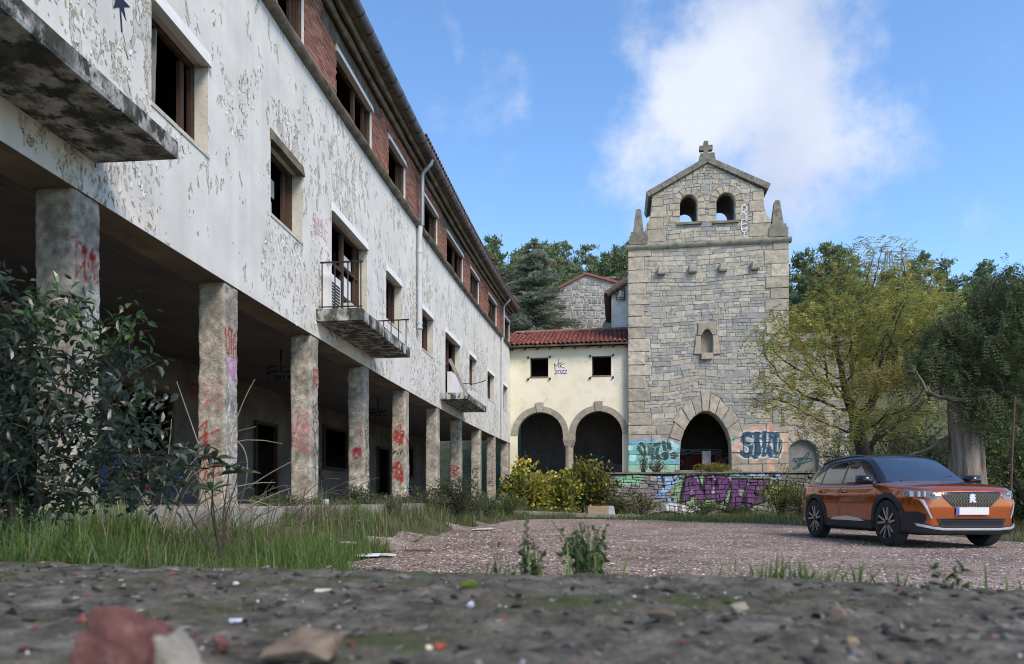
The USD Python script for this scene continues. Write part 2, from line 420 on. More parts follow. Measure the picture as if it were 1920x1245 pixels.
# ------------------------------------------------------------------ terrain
def terrain(x, y):
    x, y = np.asarray(x, float), np.asarray(y, float)
    P = np.stack([x * .045, y * .045, x * 0], -1)
    nz = meshkit.fbm(P, 4, 3) - .5
    hill = .455 * np.maximum(0, y - 47 - .12 * np.abs(x - 5)) * sstep((y - 44) / 12)
    hill = np.where(hill > 31, 31 + (hill - 31) * .12, hill)
    hill = hill * (1 - .10 * sstep((x - 25) / 40)) * sstep((330 - y) / 80)
    bank = 3.4 * sstep((x - 13.2 - .12 * np.maximum(0, 20 - y)) / 7) * sstep((y - 10) / 9)
    q = np.clip(y, 0, 46)
    wx = PA * q * q + PB * q + PC
    n = x - wx
    walk = .50 * sstep((2.5 - n) / 1.5) * sstep((46 - y) / 3)
    small = (meshkit.fbm(np.stack([x * .5, y * .5, x * 0], -1), 3, 9) - .5) * .10
    return np.maximum(hill + nz * 7 * sstep((y - 55) / 30), 0) + bank * (1 + nz) + walk + small * sstep((np.abs(x - 3.5) - 6) / 3 + .25) - .05


xs = np.unique(np.concatenate([np.linspace(-400, -40, 14), np.linspace(-40, -8, 18), np.arange(-8, 24.01, .5), np.linspace(24, 60, 24), np.linspace(60, 140, 22), np.linspace(140, 420, 12)]))
ys = np.unique(np.concatenate([np.linspace(-300, -20, 10), np.linspace(-20, 0, 10), np.arange(0, 46.01, .5), np.linspace(46, 130, 48), np.linspace(130, 420, 24)]))
GX, GY = np.meshgrid(xs, ys)
gv = np.stack([GX.ravel(), GY.ravel(), terrain(GX.ravel(), GY.ravel())], -1)
nx, ny = len(xs), len(ys)
ii = (np.arange(ny - 1)[:, None] * nx + np.arange(nx - 1)).ravel()
gf = np.stack([ii, ii + 1, ii + nx + 1, ii + nx], -1)
solo('ground', (gv, gf), MT['soil'], kind='structure', smooth=True)

court_poly = Polygon([(-2.6, 1.5), (-2.3, 6), (-2.3, 9), (-2.0, 13), (-1.45, 17), (-1.0, 20), (-.2, 24), (.9, 27.0), (2.8, 27.4), (5, 26.2), (8.2, 21.5), (9.0, 17), (9.2, 13.5), (10.0, 10.5), (12.5, 8), (14, 4), (14, 1.0)])
_ring = np.array([court_poly.exterior.interpolate(s).coords[0] for s in np.arange(0, court_poly.length, .35)])
_ring = _ring + (meshkit.noise(np.c_[_ring * .9, _ring[:, :1] * 0]) - .5)[:, None] * np.array([.9, .7])
court_poly = Polygon(_ring).buffer(0)


def in_court(x, y):
    return shapely.contains_xy(court_poly, x, y)


cm = MB()
cx, cy = np.arange(-3.5, 14.6, .35), np.arange(.5, 28.6, .35)
for x in cx:
    for y in cy:
        c = sbox(x, y, x + .35, y + .35)
        g = c if court_poly.contains(c) else c.intersection(court_poly)
        for gg in getattr(g, 'geoms', [g]):
            if gg.geom_type == 'Polygon' and gg.area > 1e-5:
                p = np.array(gg.exterior.coords)[:-1]
                if not gg.exterior.is_ccw:
                    p = p[::-1]
                k = len(p)
                cm.add(np.c_[p, np.zeros(k)], [[0, i, i + 1] for i in range(1, k - 1)])
v, f = cm.vf
v[:, 2] = np.maximum(terrain(v[:, 0], v[:, 1]) + .012, 0) + .004 + .02 * (meshkit.noise(np.c_[v[:, :2] * .8, v[:, :1] * 0]) - .5)
tm = trimesh.Trimesh(v, f); tm.merge_vertices()
solo('gravel_court', (tm.vertices, tm.faces), MT['gravel'], kind='structure', smooth=True)


def court_z(x, y):
    x = np.asarray(x, float); y = np.asarray(y, float)
    return np.maximum(terrain(x, y) + .012, 0) + .004 + .02 * (meshkit.noise(np.stack([x * .8, y * .8, x * 0], -1)) - .5)


# the walkway slab along the arcade
wk = MB()
qs = np.arange(1.0, 39.6, .5)
for i in range(len(qs) - 1):
    a, b = qs[i], qs[i + 1]
    j0 = 1.05 + .10 * (meshkit.noise(np.array([a * .9, 0, 0])) - .5); j1 = 1.05 + .10 * (meshkit.noise(np.array([b * .9, 0, 0])) - .5)
    c = np.array([wall_pt(a, -4.6, .70), wall_pt(a, j0, .68), wall_pt(b, j1, .68), wall_pt(b, -4.6, .70), wall_pt(a, j0, .40), wall_pt(b, j1, .40)])
    wk.add(c, [[0, 1, 2], [0, 2, 3], [1, 4, 5], [1, 5, 2]])
solo('walkway', wk.vf, MT['floor'], kind='structure')
# raised forecourt of the church behind the terrace wall
fp = np.array([(-3.2, 2.2), (11.9, 2.2), (11.9, -3.0), (-6.4, -3.0), (-6.4, .2), (-3.2, .2)])
solo('terrace', towm(poly_extrude(Polygon(fp), 0, .01)) if False else (np.vstack([tow(fp[:, 0], fp[:, 1], 2.10), tow(fp[:, 0], fp[:, 1], -.2)]),
     np.vstack([[[0, 1, 2], [0, 2, 5], [2, 3, 5], [3, 4, 5]], [[i, i + 6, (i + 1) % 6 + 6] for i in range(6)], [[i, (i + 1) % 6 + 6, (i + 1) % 6] for i in range(6)]])), MT['floor'], kind='structure')
# ------------------------------------------------------------------ spray paint: rasters sampled per vertex
GL = {'A': [[(0, 0), (.5, 1), (1, 0)], [(.2, .4), (.8, .4)]], 'B': [[(0, 0), (0, 1), (.8, .9), (.8, .6), (0, .5), (.9, .4), (.9, .1), (0, 0)]], 'C': [[(1, .9), (.4, 1), (0, .5), (.4, 0), (1, .1)]],
      'D': [[(0, 0), (0, 1), (.7, .9), (1, .5), (.7, .1), (0, 0)]], 'E': [[(1, 1), (0, 1), (0, 0), (1, 0)], [(0, .5), (.8, .5)]], 'G': [[(1, .9), (.4, 1), (0, .5), (.4, 0), (1, .1), (1, .5), (.6, .5)]],
      'I': [[(.5, 0), (.5, 1)]], 'K': [[(0, 0), (0, 1)], [(1, 1), (.1, .5), (1, 0)]], 'L': [[(0, 1), (0, 0), (.9, 0)]], 'M': [[(0, 0), (.1, 1), (.5, .4), (.9, 1), (1, 0)]], 'N': [[(0, 0), (0, 1), (1, 0), (1, 1)]],
      'O': [[(.5, 1), (.1, .8), (0, .4), (.4, 0), (.9, .2), (1, .7), (.5, 1)]], 'P': [[(0, 0), (0, 1), (.9, .9), (.9, .55), (0, .5)]], 'R': [[(0, 0), (0, 1), (.9, .9), (.8, .55), (0, .5), (1, 0)]], 'S': [[(1, .9), (.4, 1), (.1, .75), (.9, .3), (.6, 0), (0, .1)]],
      'T': [[(.5, 0), (.5, 1)], [(0, 1), (1, 1)]], 'U': [[(0, 1), (.1, .1), (.5, 0), (.9, .1), (1, 1)]], 'V': [[(0, 1), (.5, 0), (1, 1)]], 'W': [[(0, 1), (.25, 0), (.5, .6), (.75, 0), (1, 1)]], 'X': [[(0, 0), (1, 1)], [(0, 1), (1, 0)]], 'Y': [[(0, 1), (.5, .5), (1, 1)], [(.5, .5), (.4, 0)]], 'Z': [[(0, 1), (1, 1), (0, 0), (1, 0)]],
      '2': [[(0, .8), (.5, 1), (.9, .75), (0, 0), (1, 0)]], '0': [[(.5, 1), (.05, .6), (.1, .15), (.5, 0), (.95, .3), (.9, .8), (.5, 1)]]}


def word(txt, x, y, w, h, gap=.25, slant=0.0, vertical=False, jit=.05, seed=0):
    """Polylines of hand-drawn letters; (x, y) lower left of the word (upper left when vertical)."""
    r = np.random.default_rng(seed); out = []
    for i, ch in enumerate(txt):
        ox, oy = (x, y - (i + 1) * h * (1 + gap) + h * gap) if vertical else (x + i * w * (1 + gap), y)
        for st in GL.get(ch, []):
            p = np.array(st) + r.normal(0, jit, (len(st), 2))
            out.append(np.c_[ox + (p[:, 0] + slant * p[:, 1]) * w, oy + p[:, 1] * h])
    return out


def smoothline(p, k=8):
    p = np.asarray(p, float)
    if len(p) < 3:
        return p
    t = np.arange(len(p)); tt = np.linspace(0, len(p) - 1, (len(p) - 1) * k + 1)
    from scipy.interpolate import CubicSpline
    return np.c_[CubicSpline(t, p[:, 0])(tt), CubicSpline(t, p[:, 1])(tt)]


class Paint:
    """RGBA raster over a wall rectangle in metres; sampled at mesh vertices."""
    def __init__(s, a0, b0, a1, b1, ppm):
        s.a0, s.b0, s.b1, s.ppm = a0, b0, b1, ppm
        s.im = Image.new('RGBA', (int((a1 - a0) * ppm) + 1, int((b1 - b0) * ppm) + 1), (0, 0, 0, 0)); s.d = ImageDraw.Draw(s.im)

    def px(s, p):
        p = np.asarray(p, float)
        return [((a - s.a0) * s.ppm, (s.b1 - b) * s.ppm) for a, b in p]

    def poly(s, p, col, a=255):
        s.d.polygon(s.px(p), fill=(*col, a))

    def line(s, p, w, col, a=255):
        q = s.px(p); W = max(1, w * s.ppm)
        s.d.line(q, fill=(*col, a), width=int(round(W)), joint='curve')
        for x, y in (q[0], q[-1]):
            s.d.ellipse([x - W / 2, y - W / 2, x + W / 2, y + W / 2], fill=(*col, a))

    def mix(s, a, b, base):
        """base colours (n,3 linear) with the paint laid over them at points (a, b)."""
        im = np.asarray(s.im, float) / 255
        x, y = (np.asarray(a) - s.a0) * s.ppm, (s.b1 - np.asarray(b)) * s.ppm
        ch = [map_coordinates(im[..., k], [y, x], order=1, mode='constant') for k in range(4)]
        al = ch[3][:, None]
        rgb = np.stack(ch[:3], -1) / np.maximum(al, 1e-3)
        im2 = np.clip(rgb, 0, 1) ** 2.2
        al = al * (.80 + .20 * meshkit.noise(np.c_[np.asarray(a) * 9, np.asarray(b) * 9, np.asarray(a) * 0], 5))[:, None]
        return base * (1 - al) + im2 * .78 * al


def ribbon(strokes, w, frame, d0=.002, d1=.005):
    g = unary_union([LineString(smoothline(s) if len(s) > 2 else s).buffer(w / 2, quad_segs=3) for s in strokes]).simplify(w * .06)
    v, f = poly_extrude(g, d0, d1)
    return frame(v), f


# ------------------------------------------------------------------ the long abandoned wing
house = thing('abandoned_wing', 'long derelict three storey wing with flaking white wall, brick top storey and stone pillared arcade', 'building', wall_pt(20, 0, 0))
LOW = [(3.95, 6.30, 4.56, 6.90), (8.42, 9.72, 5.62, 6.88), (11.70, 13.03, 5.62, 6.88), (14.55, 16.86, 4.56, 6.86), (18.43, 19.85, 5.60, 6.88), (22.17, 23.63, 5.62, 6.90), (25.43, 27.85, 4.56, 6.93), (29.68, 31.12, 5.68, 7.0), (33.69, 35.30, 5.70, 7.02), (37.63, 39.04, 5.70, 7.05)]
UPP = [(4.2, 6.4, 9.47, 10.62), (8.35, 9.75, 9.47, 10.6), (11.98, 13.11, 9.47, 10.62), (14.83, 17.23, 9.47, 10.56), (18.67, 20.29, 9.47, 10.58), (22.44, 24.23, 9.47, 10.60), (25.68, 28.44, 9.47, 10.62), (29.89, 31.70, 9.47, 10.64), (33.95, 36.01, 9.47, 10.66), (38.1, 39.75, 9.47, 10.66)]
Q0, Q1 = 1.0, 40.0


def wall_sheet(s0, s1, z0, z1, holes, n, flip=False, ds=.8, zs_extra=()):
    S = sorted({s0, s1, *np.arange(s0, s1, ds).tolist(), *[x for h in holes for x in h[:2]]})
    Z = sorted({z0, z1, *zs_extra, *[x for h in holes for x in h[2:]]})
    S = [s for s in S if s0 <= s <= s1]; Z = [z for z in Z if z0 <= z <= z1]
    V = np.array([wall_pt(s, n, zl(s, z)) for s in S for z in Z]); k = len(Z)
    F = []
    for i in range(len(S) - 1):
        for j in range(k - 1):
            cs, cz = (S[i] + S[i + 1]) / 2, (Z[j] + Z[j + 1]) / 2
            if any(h[0] < cs < h[1] and h[2] < cz < h[3] for h in holes):
                continue
            a = i * k + j
            q = [a, a + k, a + k + 1, a + 1]
            F.append(q[::-1] if flip else q)
    return V, np.array(F)


def wbox(q0, q1, n0, n1, z0, z1, ds=1.0, follow=True):
    """Box bent along the facade."""
    S = np.linspace(q0, q1, max(2, int(abs(q1 - q0) / ds) + 2))
    V, F = [], []
    for s in S:
        for n, z in ((n0, z0), (n1, z0), (n1, z1), (n0, z1)):
            V.append(wall_pt(s, n, zl(s, z) if follow else z))
    for i in range(len(S) - 1):
        for j in range(4):
            a, b = i * 4 + j, i * 4 + (j + 1) % 4
            F.append([a, b, b + 4]); F.append([a, b + 4, a + 4])
    e = (len(S) - 1) * 4
    F += [[0, 2, 1], [0, 3, 2], [e, e + 1, e + 2], [e, e + 2, e + 3]]
    return np.array(V), np.array(F)


part(house, 'white_wall', wall_sheet(Q0, Q1, 4.0, 9.30, LOW, 0.0, zs_extra=(7.4, 8.2, 9.0)), MT['plaster'])
white_wall = stage.GetPrimAtPath(str(house.GetPath()) + '/white_wall')
part(house, 'brick_backing', wall_sheet(Q0, Q1, 9.30, 11.3, UPP, -.022), MT['brick_joint'])
# reveals
for lst, dst_, dep in ((LOW, 'window_reveal', .22), (UPP, 'brick_reveal', .16)):
    for a, b, c, d in lst:
        dst = MB()
        n0 = 0.0 if dep > .2 else -.022
        for (q0, z0, q1, z1) in ((b, c, b, d), (a, d, a, c), (a, c, b, c), (b, d, a, d)):
            dst.add(np.array([wall_pt(q0, n0, zl(q0, z0)), wall_pt(q1, n0, zl(q1, z1)), wall_pt(q1, -dep, zl(q1, z1)), wall_pt(q0, -dep, zl(q0, z0))]), [[0, 1, 2, 3]])
        part(house, dst_, dst.vf, MT['reveal'] if dep > .2 else MT['brick_joint'])
# beam along the bottom of the wall, ceiling, inner walls, floors, roof
bm = MB()
bm.add(*wbox(Q0, Q1, -.52, -.004, 3.995, 4.25, follow=False))
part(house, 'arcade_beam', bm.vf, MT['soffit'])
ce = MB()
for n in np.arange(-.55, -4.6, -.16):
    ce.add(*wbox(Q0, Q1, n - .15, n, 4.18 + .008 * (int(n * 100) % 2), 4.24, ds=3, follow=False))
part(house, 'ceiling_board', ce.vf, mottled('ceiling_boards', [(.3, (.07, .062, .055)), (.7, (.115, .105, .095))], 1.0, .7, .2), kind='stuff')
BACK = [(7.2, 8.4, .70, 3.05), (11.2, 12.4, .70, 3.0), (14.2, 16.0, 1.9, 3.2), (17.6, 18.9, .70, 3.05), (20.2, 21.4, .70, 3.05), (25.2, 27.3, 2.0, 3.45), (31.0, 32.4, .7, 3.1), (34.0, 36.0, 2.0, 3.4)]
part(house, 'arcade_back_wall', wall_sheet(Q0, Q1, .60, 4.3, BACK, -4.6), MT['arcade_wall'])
for a, b, c, d in BACK:
    bk = MB()
    for q in (a - .1, b):
        bk.add(*wbox(q, q + .1, -4.58, -4.50, c, d, follow=False))
    bk.add(*wbox(a - .1, b + .1, -4.58, -4.49, d, d + .1, follow=False))
    if c > 1:
        bk.add(*wbox(a - .15, b + .15, -4.58, -4.46, c - .09, c, follow=False))
    part(house, 'arcade_door_frame', bk.vf, MT['frame'])

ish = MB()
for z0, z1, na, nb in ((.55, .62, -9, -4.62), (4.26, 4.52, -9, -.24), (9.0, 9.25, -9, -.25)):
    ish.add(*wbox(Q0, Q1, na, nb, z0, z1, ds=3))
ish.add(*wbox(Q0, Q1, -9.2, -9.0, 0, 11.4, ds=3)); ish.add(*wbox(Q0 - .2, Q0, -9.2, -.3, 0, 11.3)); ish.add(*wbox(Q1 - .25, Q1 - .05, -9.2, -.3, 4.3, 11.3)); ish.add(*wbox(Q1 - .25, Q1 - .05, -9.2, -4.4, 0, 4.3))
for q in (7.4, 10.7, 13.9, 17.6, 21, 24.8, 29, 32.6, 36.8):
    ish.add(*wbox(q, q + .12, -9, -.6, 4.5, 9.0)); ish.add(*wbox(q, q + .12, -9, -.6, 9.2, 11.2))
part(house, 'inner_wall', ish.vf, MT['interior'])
# roof slopes
rf = MB()
S = np.linspace(Q0 - .3, Q1 + .2, 40)
prof = [(.56, 11.50), (-4.4, 13.0), (-9.6, 11.4), (-9.6, 11.3), (-4.4, 12.88), (.50, 11.40)]
V = np.array([wall_pt(s, n, z + lift(s)) for s in S for n, z in prof]); k = len(prof)
F = [[i * k + j, i * k + (j + 1) % k, (i + 1) * k + (j + 1) % k, (i + 1) * k + j] for i in range(len(S) - 1) for j in range(k)]
part(house, 'roof', (V, np.array(F)), mottled('dull_roof_tiles', [(.3, (.12, .05, .035)), (.7, (.24, .10, .07))], 3, .9, .5))
rng = np.random.default_rng(5)
et = MB()
for q in np.arange(20.5, 40.1, .24):
    a = np.linspace(0, np.pi, 6)
    for dq, (n0, n1) in ((0, (.60, .20)),):
        V = np.vstack([wall_pt(q + .10 * np.cos(a), nn, 11.50 + lift(q) + .085 * np.sin(a) + (0 if nn > .5 else .10)) for nn in (n0, n1)])
        et.add(V, [[i, i + 1, i + 7, i + 6] for i in range(5)])
part(house, 'eave_tile', et.vf, MT['tile'], paint=(.20, .085, .06), kind='stuff')
# cornice between storeys, eave rolls, gutter
def bent_tube(n, z, r, q0, q1, ds, wob=0.0, seg=10, seed=1):
    q = np.arange(q0, q1, ds)
    r_ = r * (1 + wob * (meshkit.noise(np.c_[q * 1.7, q * 0 + seed, q * 0]) - .5) * 2) if wob else r
    return tubevf(wall_pt(q, n, z + lift(q)), r_, seg)


# rough projecting band: profile swept with noise
q = np.arange(Q0, Q1 - .05, .12)
pr = np.array([(-.02, 9.24), (.10, 9.26), (.145, 9.32), (.13, 9.40), (.06, 9.455), (-.03, 9.46)])
V = []
for s in q:
    j = 1 + .35 * (meshkit.noise(np.c_[np.full(6, s * 2.3), pr * 5]) - .5)
    V.append(wall_pt(s, pr[:, 0] * j, pr[:, 1] + lift(s) + .02 * (j - 1)))
V = np.vstack(V); k = 6
F = [[i * k + j, (i + 1) * k + j, (i + 1) * k + j + 1, i * k + j + 1] for i in range(len(q) - 1) for j in range(5)]
part(house, 'cornice', (V, np.array(F)[:, ::-1]), MT['cornice'], smooth=40)
for nm, n_, z_, r_ in (('eave_moulding', .065, 11.14, .082), ('eave_moulding', .235, 11.25, .082)):
    vv, ff = bent_tube(n_, z_, r_, Q0, Q1 - .05, .15, .22, seed=n_ * 50)
    part(house, nm, (vv, ff), MT['cornice'], smooth=50)
part(house, 'eave_board', wbox(Q0, Q1, -.02, .48, 11.28, 11.33), MT['cornice'])
gt = part(house, 'gutter', bent_tube(.50, 11.37, .105, Q0, Q1 - .05, .5, 0), MT['gutter'], smooth=50)
sb = MB()
for q in np.arange(8, Q1 - .2, .62):
    sb.add(*tubevf(wall_pt(np.array([q, q + .035]), .50, 11.37 + lift(q)), .113, 10))
part(gt, 'gutter_strap', sb.vf, MT['dark_metal'], kind='stuff')
# concrete lintel patch over some upper windows
for a, b in ((14.0, 18.0), (24.8, 28.9)):
    part(house, 'concrete_lintel', wbox(a, b, -.02, .004, 10.66, 10.92), MT['cornice'])
# downpipes
for qp, zb, zt_ in ((21.47, 6.05, 11.2), (37.0, 4.1, 11.3)):
    L = float(lift(qp))
    up = [wall_pt(qp, .50, 11.28 + L), wall_pt(qp, .48, 11.16 + L), wall_pt(qp, .30, 10.98 + L), wall_pt(qp, .20, 10.86 + L), wall_pt(qp, .20, 10.6 + L), wall_pt(qp, .20, 9.25 + L)]
    pp = part(house, 'downpipe', tubevf(up, .062, 10), MT['pipe_zinc'], smooth=50, label='zinc downpipe bent out to the gutter')
    part(pp, 'lower_pipe', tubevf([wall_pt(qp, .14, 9.24 + L), wall_pt(qp, .12, 9.0 + L), wall_pt(qp, .12, zb)], .078 if qp < 30 else .05, 10), MT['pipe'], smooth=50)
    cl = MB()
    for z in (8.4, 6.2, zb):
        if z >= zb:
            cl.add(*tubevf([wall_pt(qp, .12, z), wall_pt(qp, .12, z + .06)], .09 if qp < 30 else .062, 10))
    part(pp, 'pipe_clamp', cl.vf, MT['pipe'])


# windows: timber frames, white shutter boxes, sills
def window(a, b, c, d, upper, i):
    dep = -.20 if not upper else -.12
    fr = MB(); W = b - a
    r = np.random.default_rng(100 + i + 50 * upper)
    fb = lambda q0, q1, z0, z1, n0=dep - .07, n1=dep: fr.add(*wbox(q0, q1, n0, n1, z0, z1, ds=9))
    fb(a, a + .085, c, d); fb(b - .085, b, c, d); fb(a + .085, b - .085, d - .075, d)
    fb(a + .085, b - .085, c, c + .06)
    if W > 1.8:
        m = a + W * (.52 if not upper else .60); fb(m - .07, m + .07, c + .06, d - .075)
        if not upper:
            fb(m + .07, b - .085, c + .78, c + .87); fb(m + .07, b - .085, c + 1.5, c + 1.56)
            fb(a + .085, m - .07, c + 1.35, c + 1.43)
        fb(b - .32, b - .26, c + .9 if not upper else c + .06, d - .075)
    else:
        fb(b - .25, b - .16, c + .06, d - .075, dep - .12, dep - .06)
    if r.random() < .7:     # sash leaf swung inwards
        z0, z1 = c + .06, d - .08
        q0 = a + .09 if W <= 1.8 else a + W * .6
        for s in (0, 1):
            fr.add(*beam(wall_pt(b - .09 - s * .1, dep - .05 - s * .5, zl(b, z0)), wall_pt(b - .09 - s * .1, dep - .05 - s * .5, zl(b, z1)), .07, .05, up=(1, 0, 0)))
    w = part(house, 'window', fr.vf, MT['frame'])
    sh = MB(); h0, h1 = d - .03, d + (.17 if not upper else .14)
    e = .03 if not upper else .06
    P = [(-.10, h0 + .02), (.05, h0), (.012, h1), (-.10, h1)]
    V = np.array([wall_pt(q, n, zl(q, z)) for q in (a - e, b + e) for n, z in P])
    sh.add(V, [[0, 1, 5, 4], [1, 2, 6, 5], [2, 3, 7, 6], [0, 3, 2, 1], [4, 5, 6, 7]])
    part(w, 'shutter_box', sh.vf, MT['white_board'] if (upper or i != 2) else MT['cornice'], label=None if (upper or i != 2) else 'grey green broken shutter box')
    if not upper and c > 5:
        part(w, 'sill', wbox(a - .02, b + .02, -.24, .015, c - .05, c + .004, ds=9), MT['reveal'])
    if upper:
        part(w, 'white_trim', wbox(b - .012, b + .008, -.05, -.004, c + .02, d - .03, ds=9), MT['white_board'])
    return w


wins = []
for i, h in enumerate(LOW):
    wins.append(window(*h, False, i))
for i, h in enumerate(UPP):
    window(*h, True, i)
# torn curtain / board pieces seen in single windows
part(wins[2], 'torn_board', wbox(12.25, 12.6, -.42, -.40, 5.66, 6.2), MT['reveal'], label='torn pale board')
part(wins[2], 'torn_board', wbox(12.2, 12.7, -.42, -.40, 6.3, 6.62), MT['reveal'], label='torn pale board')
part(wins[4], 'torn_curtain', wbox(18.9, 19.1, -.34, -.32, 5.66, 6.6), MT['reveal'], label='hanging strip of curtain')
part(wins[3], 'torn_board', wbox(15.9, 16.5, -.30, -.28, 5.5, 5.95), MT['white_board'], label='pale board in broken pane')
part(wins[3], 'torn_board', wbox(15.9, 16.5, -.30, -.28, 6.15, 6.45), MT['white_board'], label='pale board in broken pane')
part(wins[3], 'solid_panel', wbox(15.80, 16.84, -.20, -.02, 4.56, 5.27), MT['reveal'], label='pale parapet below side light')
part(wins[3], 'door_leaf', wbox(14.65, 15.4, -.62, -.57, 4.58, 5.9), MT['frame'])
part(wins[1], 'leaning_bar', beam(wall_pt(8.62, -.12, 5.66), wall_pt(8.86, -.24, 6.85), .035, .05, up=(1, 0, 0)), MT['dead_wood'])
part(wins[6], 'solid_panel', wbox(26.55, 27.83, -.20, -.02, 4.56, 5.67), MT['white_board'], label='white parapet below side light')
# air-conditioning grille by the balcony door
ac = part(house, 'air_conditioner', wbox(13.98, 14.52, .0, .20, 4.58, 5.35), MT['white_board'])
sl = MB()
for k in range(9):
    z = 4.66 + k * .062
    sl.add(*wbox(14.03, 14.47, .203, .206, z, z + .036))
for k in range(9):
    z = 4.66 + k * .062
    sl.add(*wbox(14.0, 14.004, .02, .18, z, z + .036))
part(ac, 'grille_slot', sl.vf, MT['dark_metal'])


# balconies
def balcony(q0, q1, dep, z0, z1, rails):
    b = MB()
    S = np.linspace(q0, q1, 14)
    prof = [(-.02, z0), (dep - .01, z0), (dep, z0 + .03), (dep, z1 - .02), (dep - .02, z1), (-.02, z1)]
    k = len(prof); V = []
    for s in S:
        jj = .02 * (meshkit.noise(np.array([[s * 3.1, i, z0] for i in range(k)])) - .5)
        V += [wall_pt(s, n + (j if n > .3 else 0), z + (j if n > .3 else 0)) for (n, z), j in zip(prof, jj)]
    F = [[i * k + j, i * k + (j + 1) % k, (i + 1) * k + (j + 1) % k, (i + 1) * k + j] for i in range(len(S) - 1) for j in range(k)]
    F += [[0, j + 1, j, j] for j in range(1, k - 1)]
    e = (len(S) - 1) * k
    F += [[e, e + j, e + j + 1, e + j + 1] for j in range(1, k - 1)]
    V = np.array(V); F = np.array(F)
    T = np.vstack([F[:, [0, 1, 2]], F[:, [0, 2, 3]]]); T = T[(T[:, 0] != T[:, 1]) & (T[:, 1] != T[:, 2]) & (T[:, 0] != T[:, 2])]
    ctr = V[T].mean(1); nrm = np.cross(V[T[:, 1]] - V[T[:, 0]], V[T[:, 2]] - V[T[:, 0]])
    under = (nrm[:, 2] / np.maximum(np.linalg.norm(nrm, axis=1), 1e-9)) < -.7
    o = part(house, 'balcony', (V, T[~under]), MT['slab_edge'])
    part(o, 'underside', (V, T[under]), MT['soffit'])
    for kind, a, c in rails:
        r = MB()
        if kind == 'end':
            top = [wall_pt(a, .06, z1 + .93), wall_pt(a, dep - .02, z1 + .93)]
            xs_ = np.linspace(.10, dep - .06, 4); pos = [(a, n) for n in xs_]
            bot = [wall_pt(a, .03, z1 + .05), wall_pt(a, dep - .03, z1 + .05)]
        else:
            top = [wall_pt(a, dep - .05, z1 + .93), wall_pt(c, dep - .05, z1 + .93)]
            pos = [(q, dep - .05) for q in np.linspace(a + .15, c - .1, 5)]
            bot = None
        r.add(*beam(*top, .05, .022))
        if bot is not None:
            r.add(*beam(*bot, .035, .018))
        for q, n in pos:
            r.add(*beam(wall_pt(q, n, z1 - .01), wall_pt(q, n, z1 + .93), .022, .022, up=(1, 0, 0)))
        part(o, 'railing', r.vf, MT['dark_metal'])
    return o


balcony(3.70, 7.44, .92, 4.40, 4.60, [])
balcony(13.70, 17.35, .95, 4.31, 4.55, [('end', 13.76, 0)])
ob = stage.GetPrimAtPath(str(house.GetPath()) + '/balcony_001')
r = MB()
r.add(*beam(wall_pt(17.28, .02, 5.22), wall_pt(17.28, .93, 5.24), .05, .022))
for n in np.linspace(.10, .86, 5):
    r.add(*beam(wall_pt(17.28, n, 4.54), wall_pt(17.28, n, 5.23), .022, .022, up=(1, 0, 0)))
part(ob, 'railing', r.vf, MT['dark_metal'], label='short railing at the far end of the balcony')
b2 = balcony(24.62, 28.4, .98, 4.33, 4.56, [])
r = MB(); r.tube([wall_pt(28.3, .0, 5.5), wall_pt(28.3, .5, 5.47), wall_pt(28.3, .98, 5.60)], .018, 5)
part(b2, 'bent_rail', r.vf, MT['dark_metal'])
plank = solo('broken_plank', beam(wall_pt(25.2, .85, 4.57), wall_pt(25.6, .12, 5.95), .12, .04, up=(0, 1, 0)), MT['dead_wood'], 'grey wooden plank leaning from the small balcony against its doorway', 'plank')

# pillars of rough granite
PILL = [7.46, 10.56, 13.82, 17.06, 20.69, 24.62, 28.34, 32.30, 35.87, 39.6]
PW = .41
RED, PINK, WHITE, BLACK, BLUE, CRIM = (165, 28, 32), (170, 60, 120), (200, 205, 210), (28, 26, 30), (60, 70, 150), (150, 40, 70)


def scrib(x, y, w, h, n, seed):
    r = np.random.default_rng(seed)
    p = np.c_[x + w * r.random(n), y + h * r.random(n)]
    return smoothline(p, 5)


